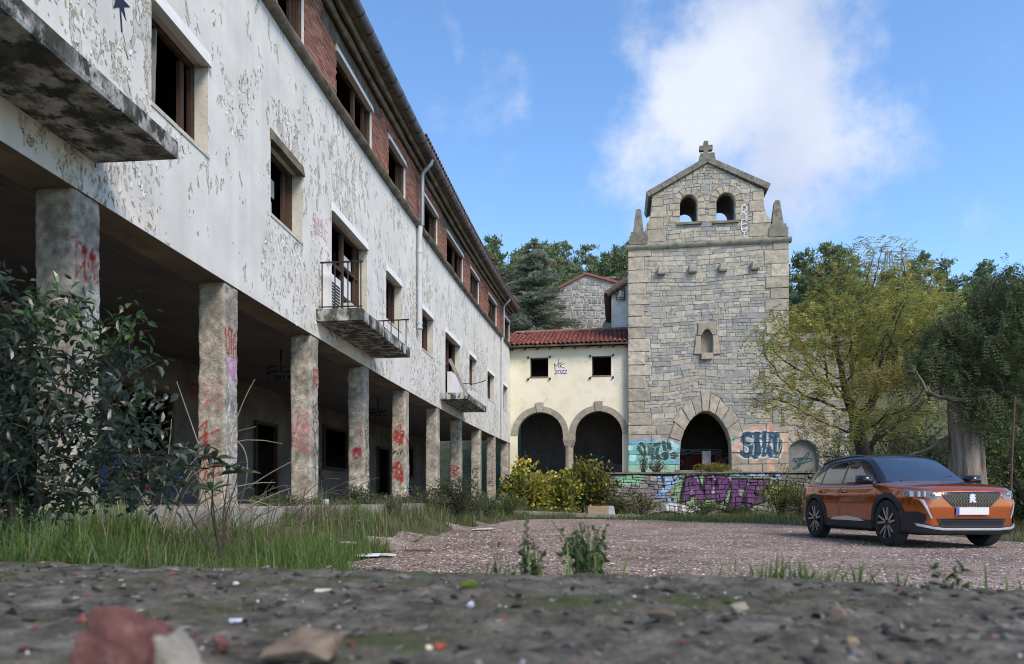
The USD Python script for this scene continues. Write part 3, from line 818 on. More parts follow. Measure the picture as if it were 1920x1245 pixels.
def pillar_paint(i):
    s, c = Paint(0, 0, .6, 3.4, 110), Paint(0, 0, .6, 3.4, 110)      # side face, court face
    if i == 0:
        for st in word('DMG', .06, 2.42, .10, .34, .18, .15, seed=3): c.line(smoothline(st), .022, RED)
        c.line([(.02, 2.78), (.15, 2.74), (.2, 2.4)], .025, RED)
        for st in word('AIV', .14, 1.98, .09, .30, .2, seed=8): c.line(st, .018, (70, 50, 95), 200)
        c.poly([(.18, 1.9), (.44, 1.9), (.42, 2.35), (.2, 2.3)], (150, 140, 170), 90)
    if i == 1:
        for st in word('UTA', .04, 2.25, .10, .36, .1, seed=4): c.line(smoothline(st), .03, RED)
        c.line(scrib(.06, 1.88, .32, .36, 26, 2), .022, PINK); c.poly([(.1, 1.9), (.4, 1.92), (.36, 2.22), (.08, 2.2)], PINK, 90)
        for st in word('OARINO', .12, 1.84, .2, .20, .18, vertical=True, seed=6): c.line(smoothline(st, 4), .022, (190, 198, 215), 220)
        for k in range(3):
            s.line(smoothline([(.12, 1.45 + k * .16), (.24, 1.56 + k * .16), (.40, 1.42 + k * .16)]), .018, CRIM, 170)
        for k in range(5):
            s.line([(.0, 1.1 - .16 * k), (.16, 1.25 - .16 * k), (.10, 1.0 - .16 * k), (.34, 1.12 - .16 * k)], .026, RED)
        s.line([(.02, .55), (.2, .45), (.3, .62), (.46, .5)], .025, RED)
    if i == 2:
        for st in word('IRB', .1, 2.35, .1, .3, .1, seed=5): c.line(st, .03, RED)
        for st in word('KAYAIT', .12, 2.0, .22, .22, .18, vertical=True, seed=7): c.line(st, .024, BLACK)
        s.line(scrib(.06, 1.0, .3, .8, 22, 9), .014, CRIM, 120)
        s.line(smoothline([(.05, 2.6), (.12, 2.2), (.10, 1.9), (.16, 1.6), (.10, 1.4), (.2, 1.2)]), .012, (40, 36, 32), 200)
    if i == 3:
        for st in word('KBUNOC', .12, 2.1, .22, .22, .15, vertical=True, seed=9): c.line(st, .028, BLACK)
        a = np.linspace(0, 4.2 * np.pi, 50); rr = .02 + .11 * a / a[-1]
        s.line(np.c_[.22 + rr * np.cos(a), 1.22 + rr * 1.15 * np.sin(a)], .035, CRIM)
        for st in word('LI', .1, 1.6, .14, .22, .2, seed=4): s.line(st, .022, CRIM, 190)
    if i == 4:
        s.line(scrib(.03, 1.68, .34, .55, 22, 21), .032, RED); s.line(scrib(.03, .55, .34, .6, 20, 23), .032, RED)
        for st in word('MY', .05, 1.38, .14, .14, .2, seed=4): s.line(st, .03, BLACK)
        c.line(scrib(.1, .3, .3, .4, 10, 3), .03, (60, 140, 140)); c.line(scrib(.05, 1.6, .3, .4, 10, 4), .03, CRIM)
    if i == 5:
        for st in word('KIHNIRY', .12, 2.0, .22, .2, .15, vertical=True, seed=13): c.line(st, .03, BLUE)
    if i == 6:
        s.line(scrib(.02, .95, .4, .5, 18, 31), .035, CRIM)
    if i == 7:
        for st in word('RAUO', .12, 1.5, .22, .22, .25, vertical=True, seed=15): s.line(st, .032, BLACK)
    if i == 8:
        for st in word('AGE', .14, 1.55, .2, .22, .25, vertical=True, seed=16): s.line(st, .03, (60, 56, 54))
    return s, c


for i, qc in enumerate(PILL):
    zb, zt = .66, 4.0
    d = .028 if i < 3 else .045
    q1, q0, n1, n0 = qc + .06, qc + .06 - PW, -.02, -.02 - PW
    k = int(PW / d)
    e = np.linspace(0, 1, k, endpoint=False)
    per = np.vstack([np.c_[q0 + 0 * e, n0 + e * PW], np.c_[q0 + e * PW, n1 + 0 * e], np.c_[q1 + 0 * e, n1 - e * PW], np.c_[q1 - e * PW, n0 + 0 * e]])   # side, court, far, inner
    cq, cn = (q0 + q1) / 2, (n0 + n1) / 2
    rel = per - [cq, cn]
    rl = np.linalg.norm(rel, axis=1, keepdims=True)
    rel = rel * np.minimum(1, (PW / 2 * 1.33) / rl)      # worn arrises
    zz = np.arange(zb, zt + d, d); zz[-1] = zt + .0
    m = len(per)
    Vq = np.tile(rel, (len(zz), 1)); Vz = np.repeat(zz, m)
    P3 = np.c_[Vq * 3.2 + i * 7.7, Vz * 2.4]
    big = meshkit.fbm(P3, 3, i) - .5; fine = meshkit.fbm(P3 * 4.5, 3, i + 5) - .5
    ridg = np.abs(meshkit.noise(P3 * np.array([2.5, 2.5, 1.2]), i + 9) - .5)
    sc = 1 + .20 * (meshkit.fbm(np.c_[Vq * 4.5 + i * 3.3, Vz * .55], 3, i) - .5) + .07 * big + .07 * fine - .05 * ridg + .03
    sc = np.where(Vz > zt - .02, np.minimum(sc, .98), sc)
    W3 = wall_pt(cq + Vq[:, 0] * sc, cn + Vq[:, 1] * sc, Vz)
    base = np.array([.30, .272, .222]) * (.65 + .75 * meshkit.noise(P3 * 1.5, 3))[:, None] * (1 + 1.2 * fine)[:, None]
    base *= np.where(Vz < .66 + .8, 1.12, 1.0)[:, None]
    sp, cp = pillar_paint(i)
    idx = np.tile(np.arange(m), len(zz)) // k
    a_side = np.tile(np.concatenate([e * PW, e * PW, e * 0, e * 0]), len(zz))
    for fi, pnt in ((0, sp), (1, cp)):
        ms = idx == fi
        base[ms] = pnt.mix(a_side[ms], Vz[ms] - .7, base[ms])
    r_, c_ = np.meshgrid(np.arange(len(zz) - 1), np.arange(m), indexing='ij')
    a0 = (r_ * m + c_).ravel(); a1 = (r_ * m + (c_ + 1) % m).ravel()
    F = np.stack([a0, a0 + m, a1 + m, a1], -1)
    part(house, 'stone_pillar', (W3, F), MT['granite'], smooth=True, paint=np.clip(base, .01, 1))

# bricks of the top storey
lay, bidx = [], 0
rng = np.random.default_rng(11)
qa = Q0
bw, bh, jt = .25, .056, .011
rows = []
for r_i in range(25):
    z0 = 9.465 + r_i * (bh + jt)
    q = Q0 + (r_i % 2) * .13
    while q < Q1 - .3:
        w = bw * rng.uniform(.94, 1.05)
        a, b = q, q + w
        q = b + jt
        cut = False
        for h in UPP:
            if h[3] > z0 + .02 and h[2] < z0 + .05 and b > h[0] and a < h[1]:
                if a < h[0] - .05: b = min(b, h[0])
                elif b > h[1] + .05: a = max(a, h[1])
                else: cut = True
        if cut or (z0 > 10.63 and (14.0 < (a + b) / 2 < 18.0 or 24.8 < (a + b) / 2 < 28.9)) or z0 + bh > 11.08:
            continue
        rows.append((a, b, z0, z0 + bh))
rows = np.array(rows)
tones = np.array([.29, .14, .10]) * rng.uniform(.62, 1.22, (len(rows), 1)) * rng.uniform(.9, 1.1, (len(rows), 3))
outn = rng.uniform(-.004, .006, len(rows))
vis = np.where(rows[:, 0] > 11.3 + (rows[:, 2] - 9.4) * 1.6)[0]
order = vis[np.argsort(rows[vis, 0])]
near = set(order[:300].tolist())
brk = MB()
brick_wall = stage.GetPrimAtPath(str(house.GetPath()) + '/brick_backing')
for i_b, (a, b, z0, z1) in enumerate(rows):
    n_ = outn[i_b]
    c = .006
    P = np.array([wall_pt(qq, nn, zl(qq, z)) for (nn, ins) in ((-.03, 0), (n_ - .005, 0), (n_, c)) for qq, z in ((a + ins, z0 + ins), (b - ins, z0 + ins), (b - ins, z1 - ins), (a + ins, z1 - ins))])
    F = [[k, (k + 1) % 4, (k + 1) % 4 + 4, k + 4] for k in range(4)] + [[k + 4, (k + 1) % 4 + 4, (k + 1) % 4 + 8, k + 8] for k in range(4)] + [[8, 9, 10, 11]]
    if i_b in near:
        part(brick_wall, 'brick', (P, np.array(F)), MT['brick'], paint=tones[i_b])
    else:
        brk.add(P, F, tones[i_b])
part(brick_wall, 'far_brick', brk.vf, MT['brick'], paint=brk.paint, kind='stuff')

# curled flakes of paint on the white wall
rng = np.random.default_rng(21)
N = 26000
fq, fz = 2 + 37.5 * rng.random(N) ** 1.15, 4.02 + 5.1 * rng.random(N)
cl = meshkit.fbm(np.c_[fq * .75, fz * .42, fq * 0], 3, 40)
cl2 = meshkit.noise(np.c_[fq * 4.2, fz * 1.5, fq * 0], 41)
keep = (cl + .34 * (cl2 - .5) - .018 * (fz - 5.5) - .10 * np.clip((fz - 7.6) / 1.5, 0, 1) > .585)
for h in LOW:
    keep &= ~((fq > h[0] - .08) & (fq < h[1] + .08) & (fz > h[2] - .08) & (fz < h[3] + .3))
fq, fz = fq[keep], fz[keep]
n = len(fq)
print('flakes', n)
fw, fh = rng.uniform(.006, .021, n), rng.uniform(.025, .11, n) * rng.uniform(.6, 1.2, n)
lf = rng.uniform(.003, .012, n); th = rng.normal(0, .35, n); sd = rng.choice([-1, 1], n)
V = []
for (u_, w_, l_) in ((-1, -1, 0), (0, -1.1, .25), (1, -.8, 1.0), (-1, 0, 0), (0, .1, .3), (1, 0, 1.1), (-1, 1, 0), (0, .9, .25), (1, 1.1, .8)):
    x_, z_ = sd * u_ * fw, w_ * fh * .5
    V.append(wall_pt(fq + x_ * np.cos(th) - z_ * np.sin(th), .0025 + l_ * lf, zl(fq, fz + x_ * np.sin(th) + z_ * np.cos(th))))
V = np.stack(V, 1).reshape(-1, 3)
base = np.arange(n)[:, None, None] * 9
quad = np.array([[0, 1, 4, 3], [1, 2, 5, 4], [3, 4, 7, 6], [4, 5, 8, 7]])[None]
F = (base + quad).reshape(-1, 4)
fc = np.repeat(np.where(rng.random((n, 1)) < .6, [[.54, .52, .48]], [[.42, .39, .31]]) * rng.uniform(.9, 1.08, (n, 1)), 9, 0)
part(white_wall, 'paint_flake', (V, F), MT['paint_flat'], paint=fc, kind='stuff')

# sprayed marks on the white wall
wf = lambda q_, z_: (lambda v: wall_pt(q_ + v[:, 0], v[:, 2], z_ + v[:, 1]))
a = np.linspace(np.pi / 2, np.pi / 2 + 2 * np.pi, 11)
star = Polygon(np.c_[np.where(np.arange(11) % 2 == 0, .17, .065) * np.cos(a) * 1.1, np.where(np.arange(11) % 2 == 0, .19, .07) * np.sin(a)])
v, f = poly_extrude(unary_union([star, LineString([(0, -.05), (.03, -.32)]).buffer(.014)]), .002, .005)
part(white_wall, 'sprayed_star', (wf(7.83, 6.42)(v), f), MT['paint_flat'], paint=(.022, .02, .045), label='black five pointed star')
v, f = ribbon([np.array([(0, 0), (.05, .5), (.1, .1), (-.05, .3), (.14, .35)]), np.array([(.12, .5), (.2, .2), (.16, -.1), (.08, .0)])], .018, wf(7.52, 6.55))
part(white_wall, 'sprayed_scribble', (v, f), MT['paint_flat'], paint=(.06, .22, .55), label='blue scribble')
v, f = ribbon(word('BASNE', 0, 0, .13, .26, .2, .1, seed=2) + [np.array([(.1, -.12), (.4, -.06), (.7, -.1)])], .016, wf(13.55, 6.15))
part(white_wall, 'sprayed_tag', (v, f), MT['paint_flat'], paint=(.55, .36, .36), label='faded red tag')
v, f = ribbon([np.array([(-.3, .1), (-.1, .42), (.18, .35), (.3, -.1), (.15, -.5), (-.1, -.42)]), np.array([(.0, .1), (.1, .2), (.18, .1), (.05, -.12), (0, .1)])], .022, wf(17.9, 6.35))
part(white_wall, 'sprayed_tag', (v, f), MT['paint_flat'], paint=(.55, .42, .58), label='faded violet loop')
# tags and dim murals on the arcade's back wall
bwl = stage.GetPrimAtPath(str(house.GetPath()) + '/arcade_back_wall')
bf = lambda q_, z_: (lambda v: wall_pt(q_ + v[:, 0], -4.6 + v[:, 2], z_ + v[:, 1]))
v, f = ribbon(word('POBO', 0, 0, .25, .35, .2, .1, seed=12), .06, bf(17.0, 3.35)); part(bwl, 'sprayed_tag', (v, f), MT['paint_flat'], paint=(.20, .02, .02))
for q_, z_, col, sd_ in ((13.2, .95, (.05, .10, .35), 31), (14.6, 1.0, (.25, .03, .05), 32), (15.8, .9, (.06, .15, .30), 33), (22.5, 1.2, (.03, .03, .03), 34), (24.0, 1.1, (.03, .03, .03), 35), (28.2, 1.6, (.2, .03, .03), 36)):
    v, f = ribbon([scrib(0, 0, 1.1, .9, 14, sd_)], .05, bf(q_, z_)); part(bwl, 'sprayed_tag', (v, f), MT['paint_flat'], paint=col)
# hanging iron lamps
for (q_, n_) in ((15.6, -1.6), (22.9, -1.7)):
    c = wall_pt(q_, n_, 0)
    lamp = thing('ceiling_lamp', 'black iron ring lamp under the arcade ceiling behind the ' + ('second pillar from the left' if q_ < 20 else 'fourth pillar from the left'), 'lamp', (c[0], c[1], 3.6), 'iron lamps under the arcade ceiling')
    m = MB(); a = np.linspace(0, 2 * np.pi, 17)
    m.tube(np.c_[c[0] + .3 * np.cos(a), c[1] + .3 * np.sin(a), np.full(17, 3.62)], .035, 6, False); m.tube(np.c_[c[0] + .3 * np.cos(a), c[1] + .3 * np.sin(a), np.full(17, 3.75)], .02, 6, False)
    part(lamp, 'ring', m.vf, MT['dark_metal'])
    m = MB(); m.tube([(c[0], c[1], 3.66), (c[0], c[1], 4.19)], .02, 6)
    for t in (0, np.pi / 2):
        m.add(*beam((c[0] - .3 * np.cos(t), c[1] - .3 * np.sin(t), 3.68), (c[0] + .3 * np.cos(t), c[1] + .3 * np.sin(t), 3.68), .025, .025))
    part(lamp, 'stem', m.vf, MT['dark_metal'])
    m = MB()
    for t in (.5, 2.1, 4.2, 5.4):
        m.tube([(c[0] + .28 * np.cos(t), c[1] + .28 * np.sin(t), 3.60), (c[0] + .28 * np.cos(t), c[1] + .28 * np.sin(t), 3.48)], .035, 6)
    part(lamp, 'socket', m.vf, MT['dark_metal'])
# ------------------------------------------------------------------ masonry
def ring_pts(poly, d):
    """Boundary of a polygon resampled at about d, corners kept."""
    c = np.array(poly.exterior.coords)[:-1]
    if not poly.exterior.is_ccw:
        c = c[::-1]
    out = []
    for i in range(len(c)):
        a, b = c[i], c[(i + 1) % len(c)]
        k = max(1, int(round(np.linalg.norm(b - a) / d)))
        out += [a + (b - a) * j / k for j in range(k)]
    return np.array(out)


def ring_stone(poly, n0, n1, d=.16, seed=0, rough=.012, cham=.018, jit=.008, rings=None):
    """One stone: side walls from n0, chamfered arris and an uneven face near n1. Columns (t, z, n)."""
    p = ring_pts(poly, d)
    r = np.random.default_rng(seed)
    p = p + r.normal(0, jit, p.shape)
    c = p.mean(0) if poly.contains(Point(p.mean(0))) else np.array(poly.representative_point().coords[0])
    rel = p - c
    L = np.maximum(np.linalg.norm(rel, axis=1, keepdims=True), 1e-6)
    R = float(np.min(L)) if len(L) else .1
    inset = rel * np.maximum(1 - cham / L, .3)
    K = rings or max(1, int(np.ceil(R / d)))
    lev = [np.c_[p, np.full(len(p), n0)], np.c_[p, np.full(len(p), n1 - cham)], np.c_[c + inset, np.full(len(p), n1)]]
    for k in range(1, K):
        lev.append(np.c_[c + inset * (1 - k / K), np.full(len(p), n1)])
    V = np.vstack(lev + [[[*c, n1]]])
    face = slice(len(p) * 2, None)
    P3 = np.c_[V[face][:, :2] * 3.3, np.full(len(V) - 2 * len(p), seed * 3.7)]
    V[face, 2] += rough * 2 * (meshkit.fbm(P3, 2, 7) - .45)
    m = len(p); F = []
    i = np.arange(m); j = (i + 1) % m
    for k in range(len(lev) - 1):
        F.append(np.stack([k * m + i, k * m + j, (k + 1) * m + j], -1)); F.append(np.stack([k * m + i, (k + 1) * m + j, (k + 1) * m + i], -1))
    k = len(lev) - 1
    F.append(np.stack([k * m + i, k * m + j, np.full(m, len(V) - 1)], -1))
    return V, np.vstack(F)


def rubble(region, t0, t1, z0, z1, h, l, seed, split=.35, warp=.05, joint=.014, sub=True):
    """Coursed random rubble cut to a region."""
    r = np.random.default_rng(seed); out = []; z = z0
    reg = shapely.prepared.prep(region)
    def wp(p):
        p = np.asarray(p, float); q = np.c_[p * .55, np.full(len(p), seed)]
        p = p + np.c_[meshkit.noise(q * 1.7, 5) - .5, (meshkit.noise(q, 9) - .5) * 2] * warp * 2
        return p
    while z < z1:
        hh = r.uniform(*h); t = t0 - r.uniform(0, l[1])
        while t < t1:
            ll = r.uniform(*l) * (1.25 if hh < np.mean(h) else .85)
            cells = [(t, z, t + ll, z + hh)]
            if sub and r.random() < split and hh > np.mean(h) * .95:
                m = z + hh * r.uniform(.4, .6); s = t + ll * r.uniform(.35, .65)
                cells = [(t, z, t + ll, m), (t, m, s, z + hh), (s, m, t + ll, z + hh)] if r.random() < .5 else [(t, z, s, m), (s, z, t + ll, m), (t, m, t + ll, z + hh)]
            for a, b, c, d in cells:
                pts = [(a, b), ((a + c) / 2, b), (c, b), (c, d), ((a + c) / 2, d), (a, d)]
                g = Polygon(wp(pts))
                if not reg.intersects(g):
                    continue
                g = g.intersection(region).buffer(-joint, join_style=2)
                for gg in getattr(g, 'geoms', [g]):
                    if gg.geom_type == 'Polygon' and gg.area > .012:
                        out.append(gg.simplify(.006))
            t += ll
        z += hh
    return out


# ------------------------------------------------------------------ sprayed pieces on the masonry
def U(x): return 1160 + np.asarray(x, float) / 5.647          # sketch coordinates of the pieces -> metres
cw = lambda pts, k=.00513, o=-.551: [(o + k * x, 5.411 - .005277 * y) for x, y in pts]
ct = lambda pts: [(-.631 + .004719 * x, 5.162 - .005029 * y) for x, y in pts]
PT = Paint(-.1, 1.9, 8.6, 5.6, 70)
# left pier: pale blue ground, turquoise bubble letters
PT.poly(cw([(95, 265), (300, 250), (480, 255), (650, 285), (645, 420), (632, 545), (420, 560), (95, 560)]), (118, 176, 208))
PT.poly(cw([(130, 300), (560, 262), (640, 380), (630, 480), (500, 520), (95, 520), (100, 400)]), (112, 190, 176))
PT.poly(cw([(95, 520), (632, 520), (632, 590), (95, 590)]), (128, 175, 150), 210)
for x, y, r, a in ((150, 440, 40, 200), (120, 340, 30, 190), (600, 330, 35, 200), (560, 300, 30, 160)):
    q = np.linspace(0, 6.3, 20); PT.poly(cw(np.c_[x + r * np.cos(q), y + r * np.sin(q)]), (150, 205, 228), a)
for stroke in ([(235, 300), (215, 340), (235, 385), (290, 415)], [(240, 300), (275, 330), (290, 400)], [(330, 310), (325, 380), (350, 445)], [(350, 310), (375, 370), (355, 450)], [(420, 290), (410, 370), (400, 450)], [(385, 310), (455, 300)], [(480, 290), (490, 350), (520, 370)], [(530, 300), (545, 350)]):
    s = smoothline(stroke, 5)
    PT.line(cw(s), .30, (186, 226, 220)); PT.line(cw(s), .235, (28, 84, 84))
for x, y, r in ((490, 430, 46), (585, 425, 42), (420, 440, 30)):
    q = np.linspace(0, 6.3, 26)
    PT.poly(cw(np.c_[x + r * 1.16 * np.cos(q), y + r * 1.16 * np.sin(q)]), (200, 236, 232)); PT.poly(cw(np.c_[x + r * np.cos(q), y + r * np.sin(q)]), (24, 70, 78))
    PT.line(cw([(x - r * .4, y + r * .3), (x - r * .3, y + r * .45)]), .03, (225, 240, 240))
for w_, x, y in (('POSYL', 120, 195), ('KRAMEL', 300, 190), ('MIDOC', 455, 230)):
    for st in word(w_, 0, 0, .09, .12, .15, .2, seed=len(w_)): PT.line([(a + cw([(x, y)])[0][0], b + cw([(x, y)])[0][1]) for a, b in st], .02, (60, 62, 60))
# right pier: red fog, white halo, dark blue letters
cr = lambda p: cw(p, .00505, -.49)
for g in ([(1210, 300), (1290, 190), (1270, 460), (1210, 400)], [(1690, 210), (1770, 205), (1768, 410), (1690, 420)], [(1300, 190), (1380, 140), (1560, 130), (1560, 190), (1400, 200)], [(1360, 470), (1480, 465), (1440, 515), (1400, 510)], [(1620, 480), (1630, 600), (1550, 600), (1560, 480)], [(1565, 60), (1625, 70), (1620, 190), (1560, 190)]):
    PT.poly(cr(g), (172, 92, 76), 125)
PT.poly(cr([(1195, 235), (1230, 230), (1225, 290), (1200, 285)]), (100, 170, 165))
LET = [[(1395, 225), (1330, 222), (1312, 275), (1345, 310), (1395, 345), (1385, 415), (1330, 428), (1300, 400)], [(1435, 225), (1440, 330), (1425, 435)], [(1440, 215), (1475, 240), (1450, 300), (1478, 360), (1440, 440)], [(1530, 205), (1535, 300), (1520, 420)], [(1550, 320), (1590, 250), (1595, 210)], [(1560, 330), (1595, 430)], [(1650, 225), (1630, 330), (1640, 430)], [(1660, 225), (1685, 330), (1655, 435)]]
for st in LET: PT.line(cr(smoothline(st, 5)), .42, (226, 228, 226))
for st in LET: PT.line(cr(smoothline(st, 5)), .30, (34, 78, 102))
for st in ([(1408, 230), (1412, 300), (1345, 330)], [(1500, 215), (1490, 300), (1505, 380), (1470, 450)], [(1565, 215), (1560, 300), (1540, 400)], [(1615, 230), (1605, 300), (1625, 440)], [(1420, 320), (1415, 400), (1400, 450)], [(1668, 260), (1665, 390)]):
    PT.line(cr(smoothline(st, 5)), .045, (226, 230, 230))
PT.line(cr([(1690, 210), (1700, 330), (1665, 450)]), .04, (214, 190, 110))
# red roller stripe up the right pier
PT.poly(cr([(1590, 60), (1620, 60), (1622, 190), (1588, 190)]), (140, 74, 56), 130)

PW_ = Paint(-3.3, -.2, 12.0, 2.25, 70)
PW_.poly(ct([(595, 740), (680, 650), (740, 596), (1010, 600), (1350, 600), (1690, 620), (1700, 780), (1620, 860), (1560, 930), (1380, 1000), (1000, 960), (870, 930), (640, 900), (600, 820)]), (150, 186, 138))
PW_.poly(ct([(1220, 600), (1680, 590), (1780, 640), (1700, 680), (1500, 640), (1240, 640)]), (150, 170, 205), 220)
PW_.poly(ct([(400, 650), (700, 610), (690, 660), (480, 860), (430, 850), (520, 720)]), (150, 178, 214), 220)
PW_.poly(ct([(540, 850), (620, 870), (640, 930), (560, 930)]), (140, 175, 215), 200)
PW_.poly(ct([(0, 640), (300, 620), (260, 720), (0, 720)]), (70, 120, 90), 120)
PW_.poly(ct([(520, 920), (660, 920), (640, 990), (540, 990)]), (205, 208, 208), 200); PW_.poly(ct([(700, 930), (920, 940), (900, 1000), (710, 1000)]), (195, 196, 196), 190)
blk, pur = (26, 30, 30), (112, 72, 122)
AN = [[(745, 640), (862, 630), (952, 880), (880, 925), (835, 830), (790, 830), (775, 885), (700, 905)], [(930, 640), (1045, 626), (1075, 740), (1060, 640), (1205, 632), (1190, 860), (1070, 925), (1040, 870), (950, 870)], [(1210, 662), (1392, 665), (1380, 748), (1318, 762), (1335, 900), (1285, 1000), (1180, 1000), (1225, 870), (1205, 740)],
      [(1402, 672), (1612, 672), (1600, 762), (1548, 782), (1560, 905), (1440, 935), (1390, 985), (1345, 800), (1370, 760)]]
for a in AN:
    PW_.poly(ct([(x - 34, y + 14) for x, y in a]), blk)
for a in AN:
    PW_.line(ct(a + a[:1]), .11, blk)
for a in AN:
    PW_.poly(ct(list(Polygon(a).buffer(-7).exterior.coords)), pur)
for g in ([(872, 640), (928, 640), (915, 745)], [(795, 885), (838, 845), (866, 915), (800, 915)], [(1196, 868), (1216, 745), (1150, 905)], [(1345, 770), (1332, 860), (1322, 770)], [(955, 885), (1035, 880), (1060, 925), (960, 925)]):
    PW_.line(ct(g + g[:1]), .06, blk); PW_.poly(ct(g), (158, 190, 140))
PW_.poly(ct([(795, 770), (825, 770), (812, 830), (790, 830)]), (126, 96, 134)); PW_.poly(ct([(1462, 802), (1500, 802), (1498, 836), (1462, 836)]), blk)
PW_.line(ct([(870, 640), (905, 740), (950, 860)]), .09, blk); PW_.line(ct([(1060, 650), (1045, 760), (1060, 860)]), .08, blk); PW_.line(ct([(1205, 700), (1215, 760)]), .08, blk)
for p in ([(855, 650), (868, 690)], [(1030, 632), (1046, 668)], [(1205, 640), (1208, 680)], [(1398, 672), (1385, 730)], [(1035, 760), (1030, 820)], [(1305, 770), (1312, 830)], [(805, 785), (795, 825)], [(1530, 820), (1528, 835)]):
    PW_.line(ct(p), .05, (215, 205, 220))
for x, y in ((660, 610), (1080, 612), (1370, 618), (1480, 612), (1610, 628), (1660, 640), (1680, 715), (1650, 820), (610, 830), (600, 880), (880, 615)):
    q = np.linspace(0, 6.3, 14); PW_.poly(ct(np.c_[x + 20 * np.cos(q), y + 20 * np.sin(q)]), (36, 52, 60))
for x in (1010, 1030, 1150, 1165):
    PW_.line(ct([(x, 905), (x, 940)]), .05, (50, 60, 50))
PW_.poly(ct([(480, 640), (500, 640), (520, 740), (480, 700)]), (60, 66, 80)); PW_.line(ct([(420, 780), (500, 840), (420, 850)]), .09, (80, 130, 200)); PW_.line(ct([(600, 640), (620, 690), (660, 640)]), .07, (40, 44, 50))

rng = np.random.default_rng(77)
GREYS = np.array([[.33, .315, .285], [.275, .268, .255], [.37, .345, .30], [.32, .30, .265], [.40, .37, .315], [.25, .247, .24], [.355, .325, .27]]) * np.array([1.0, .99, .945])
TAN = np.array([[.36, .315, .245], [.335, .295, .23], [.39, .345, .275], [.32, .285, .23]])

church = thing('church_tower', 'grey stone church front with bell gable, stone cross and spray painted base', 'church', tow(4.2, -1.5, 0))
CP = str(church.GetPath())
ARC = (4.14, 3.45)     # centre of the portal arch


def acurve(rx, rz, p0, p1, k):
    a = np.linspace(p0, p1, k)
    return np.c_[ARC[0] + rx * np.cos(a) * (1 - .16 * np.sin(a) ** 2), ARC[1] + rz * np.sin(a)]


VN = 11
va = np.linspace(-.06, np.pi + .06, VN + 1)
inner = acurve(1.36, 2.15, va[0], va[-1], VN + 1); outer = acurve(2.08, 3.15, va[0], va[-1], VN + 1)
portal = Polygon([(ARC[0] + 1.37, 2.0), *inner.tolist(), (ARC[0] - 1.37, 2.0)])
voussoirs = []
for i in range(VN):
    k_ = 1.0 + (.05 if i == VN // 2 else .03 * ((i * 7) % 3 - 1))
    o0, o1 = ARC + (outer[i] - ARC) * k_, ARC + (outer[i + 1] - ARC) * k_
    voussoirs.append(Polygon([inner[i], o0, o1, inner[i + 1]]).buffer(-.014, join_style=2))
arch_zone = unary_union([portal.buffer(.005)] + [g.buffer(.02, join_style=2) for g in voussoirs])
body = sbox(0, 0, 8.45, 14.66)
niche_hole = Polygon([(3.90, 8.78), (4.52, 8.78), (4.52, 9.75), *[(4.21 + .31 * math.cos(a), 9.75 + .31 * math.sin(a)) for a in np.linspace(0, np.pi, 8)], (3.90, 9.75)])
niche_st = [Polygon([(3.73, 9.72), (3.90, 9.72), *[(4.21 + .31 * math.cos(a), 9.75 + .31 * math.sin(a)) for a in np.linspace(np.pi, 0, 8)], (4.69, 9.72), (4.69, 10.45), (3.73, 10.45)]),
            Polygon([(3.52, 8.72), (3.89, 8.68), (3.89, 9.71), (3.62, 9.71)]), Polygon([(4.53, 8.68), (4.94, 8.70), (4.82, 9.71), (4.53, 9.71)]), Polygon([(3.87, 8.76), (3.9, 8.40), (4.5, 8.40), (4.56, 8.76)])]
niche_zone = unary_union([g.buffer(.015) for g in niche_st] + [niche_hole])
quoins = []
z = 4.86; i = 0
while z < 14.55:
    h_ = min(rng.uniform(.58, .74), 14.64 - z)
    if h_ < .3: break
    w1, w2 = (.88 if i % 2 else 1.22) + rng.uniform(-.08, .08), (1.2 if i % 2 else .85) + rng.uniform(-.1, .1)
    quoins += [sbox(-.04, z + .012, w1, z + h_ - .012), sbox(8.45 - w2, z + .012, 8.49, z + h_ - .012)]
    z += h_; i += 1
quoin_zone = unary_union([g.buffer(.02, join_style=2) for g in quoins])
courses = [2.0, 2.67, 3.25, 3.83, 4.35, 4.86]
ash = []
for c0, c1 in zip(courses[:-1], courses[1:]):
    for (a, b) in ((-.04, 4.2), (4.2, 8.49)):
        t = a
        while t < b - .02:
            w_ = min(rng.uniform(.95, 1.7), b - t)
            if b - t - w_ < .4: w_ = b - t
            g = sbox(t, c0, t + w_, c1).difference(arch_zone).buffer(-.013, join_style=2)
            for gg in getattr(g, 'geoms', [g]):
                if gg.geom_type == 'Polygon' and gg.area > .03: ash.append(gg)
            t += w_
corbels = [(1.78, 13.35), (3.44, 13.36), (5.06, 13.37), (6.73, 13.37)]
corb_zone = unary_union([sbox(t - .23, z - .22, t + .23, z + .22) for t, z in corbels])
opL = Polygon([(2.78, 16.0), (3.70, 16.0), *[(3.24 + .46 * math.cos(a), 17.05 + .46 * math.sin(a)) for a in np.linspace(0, np.pi, 9)]])
opR = Polygon([(4.72, 15.96), (5.70, 15.96), *[(5.21 + .49 * math.cos(a), 17.0 + .49 * math.sin(a)) for a in np.linspace(0, np.pi, 9)]])
gable = Polygon([(.95, 14.6), (.92, 15.85), (1.0, 16.06), (1.17, 16.32), (1.25, 16.75), (1.27, 17.55), (4.24, 19.16), (7.2, 17.5), (7.2, 16.75), (7.28, 16.32), (7.44, 16.06), (7.56, 15.85), (7.52, 14.6)])

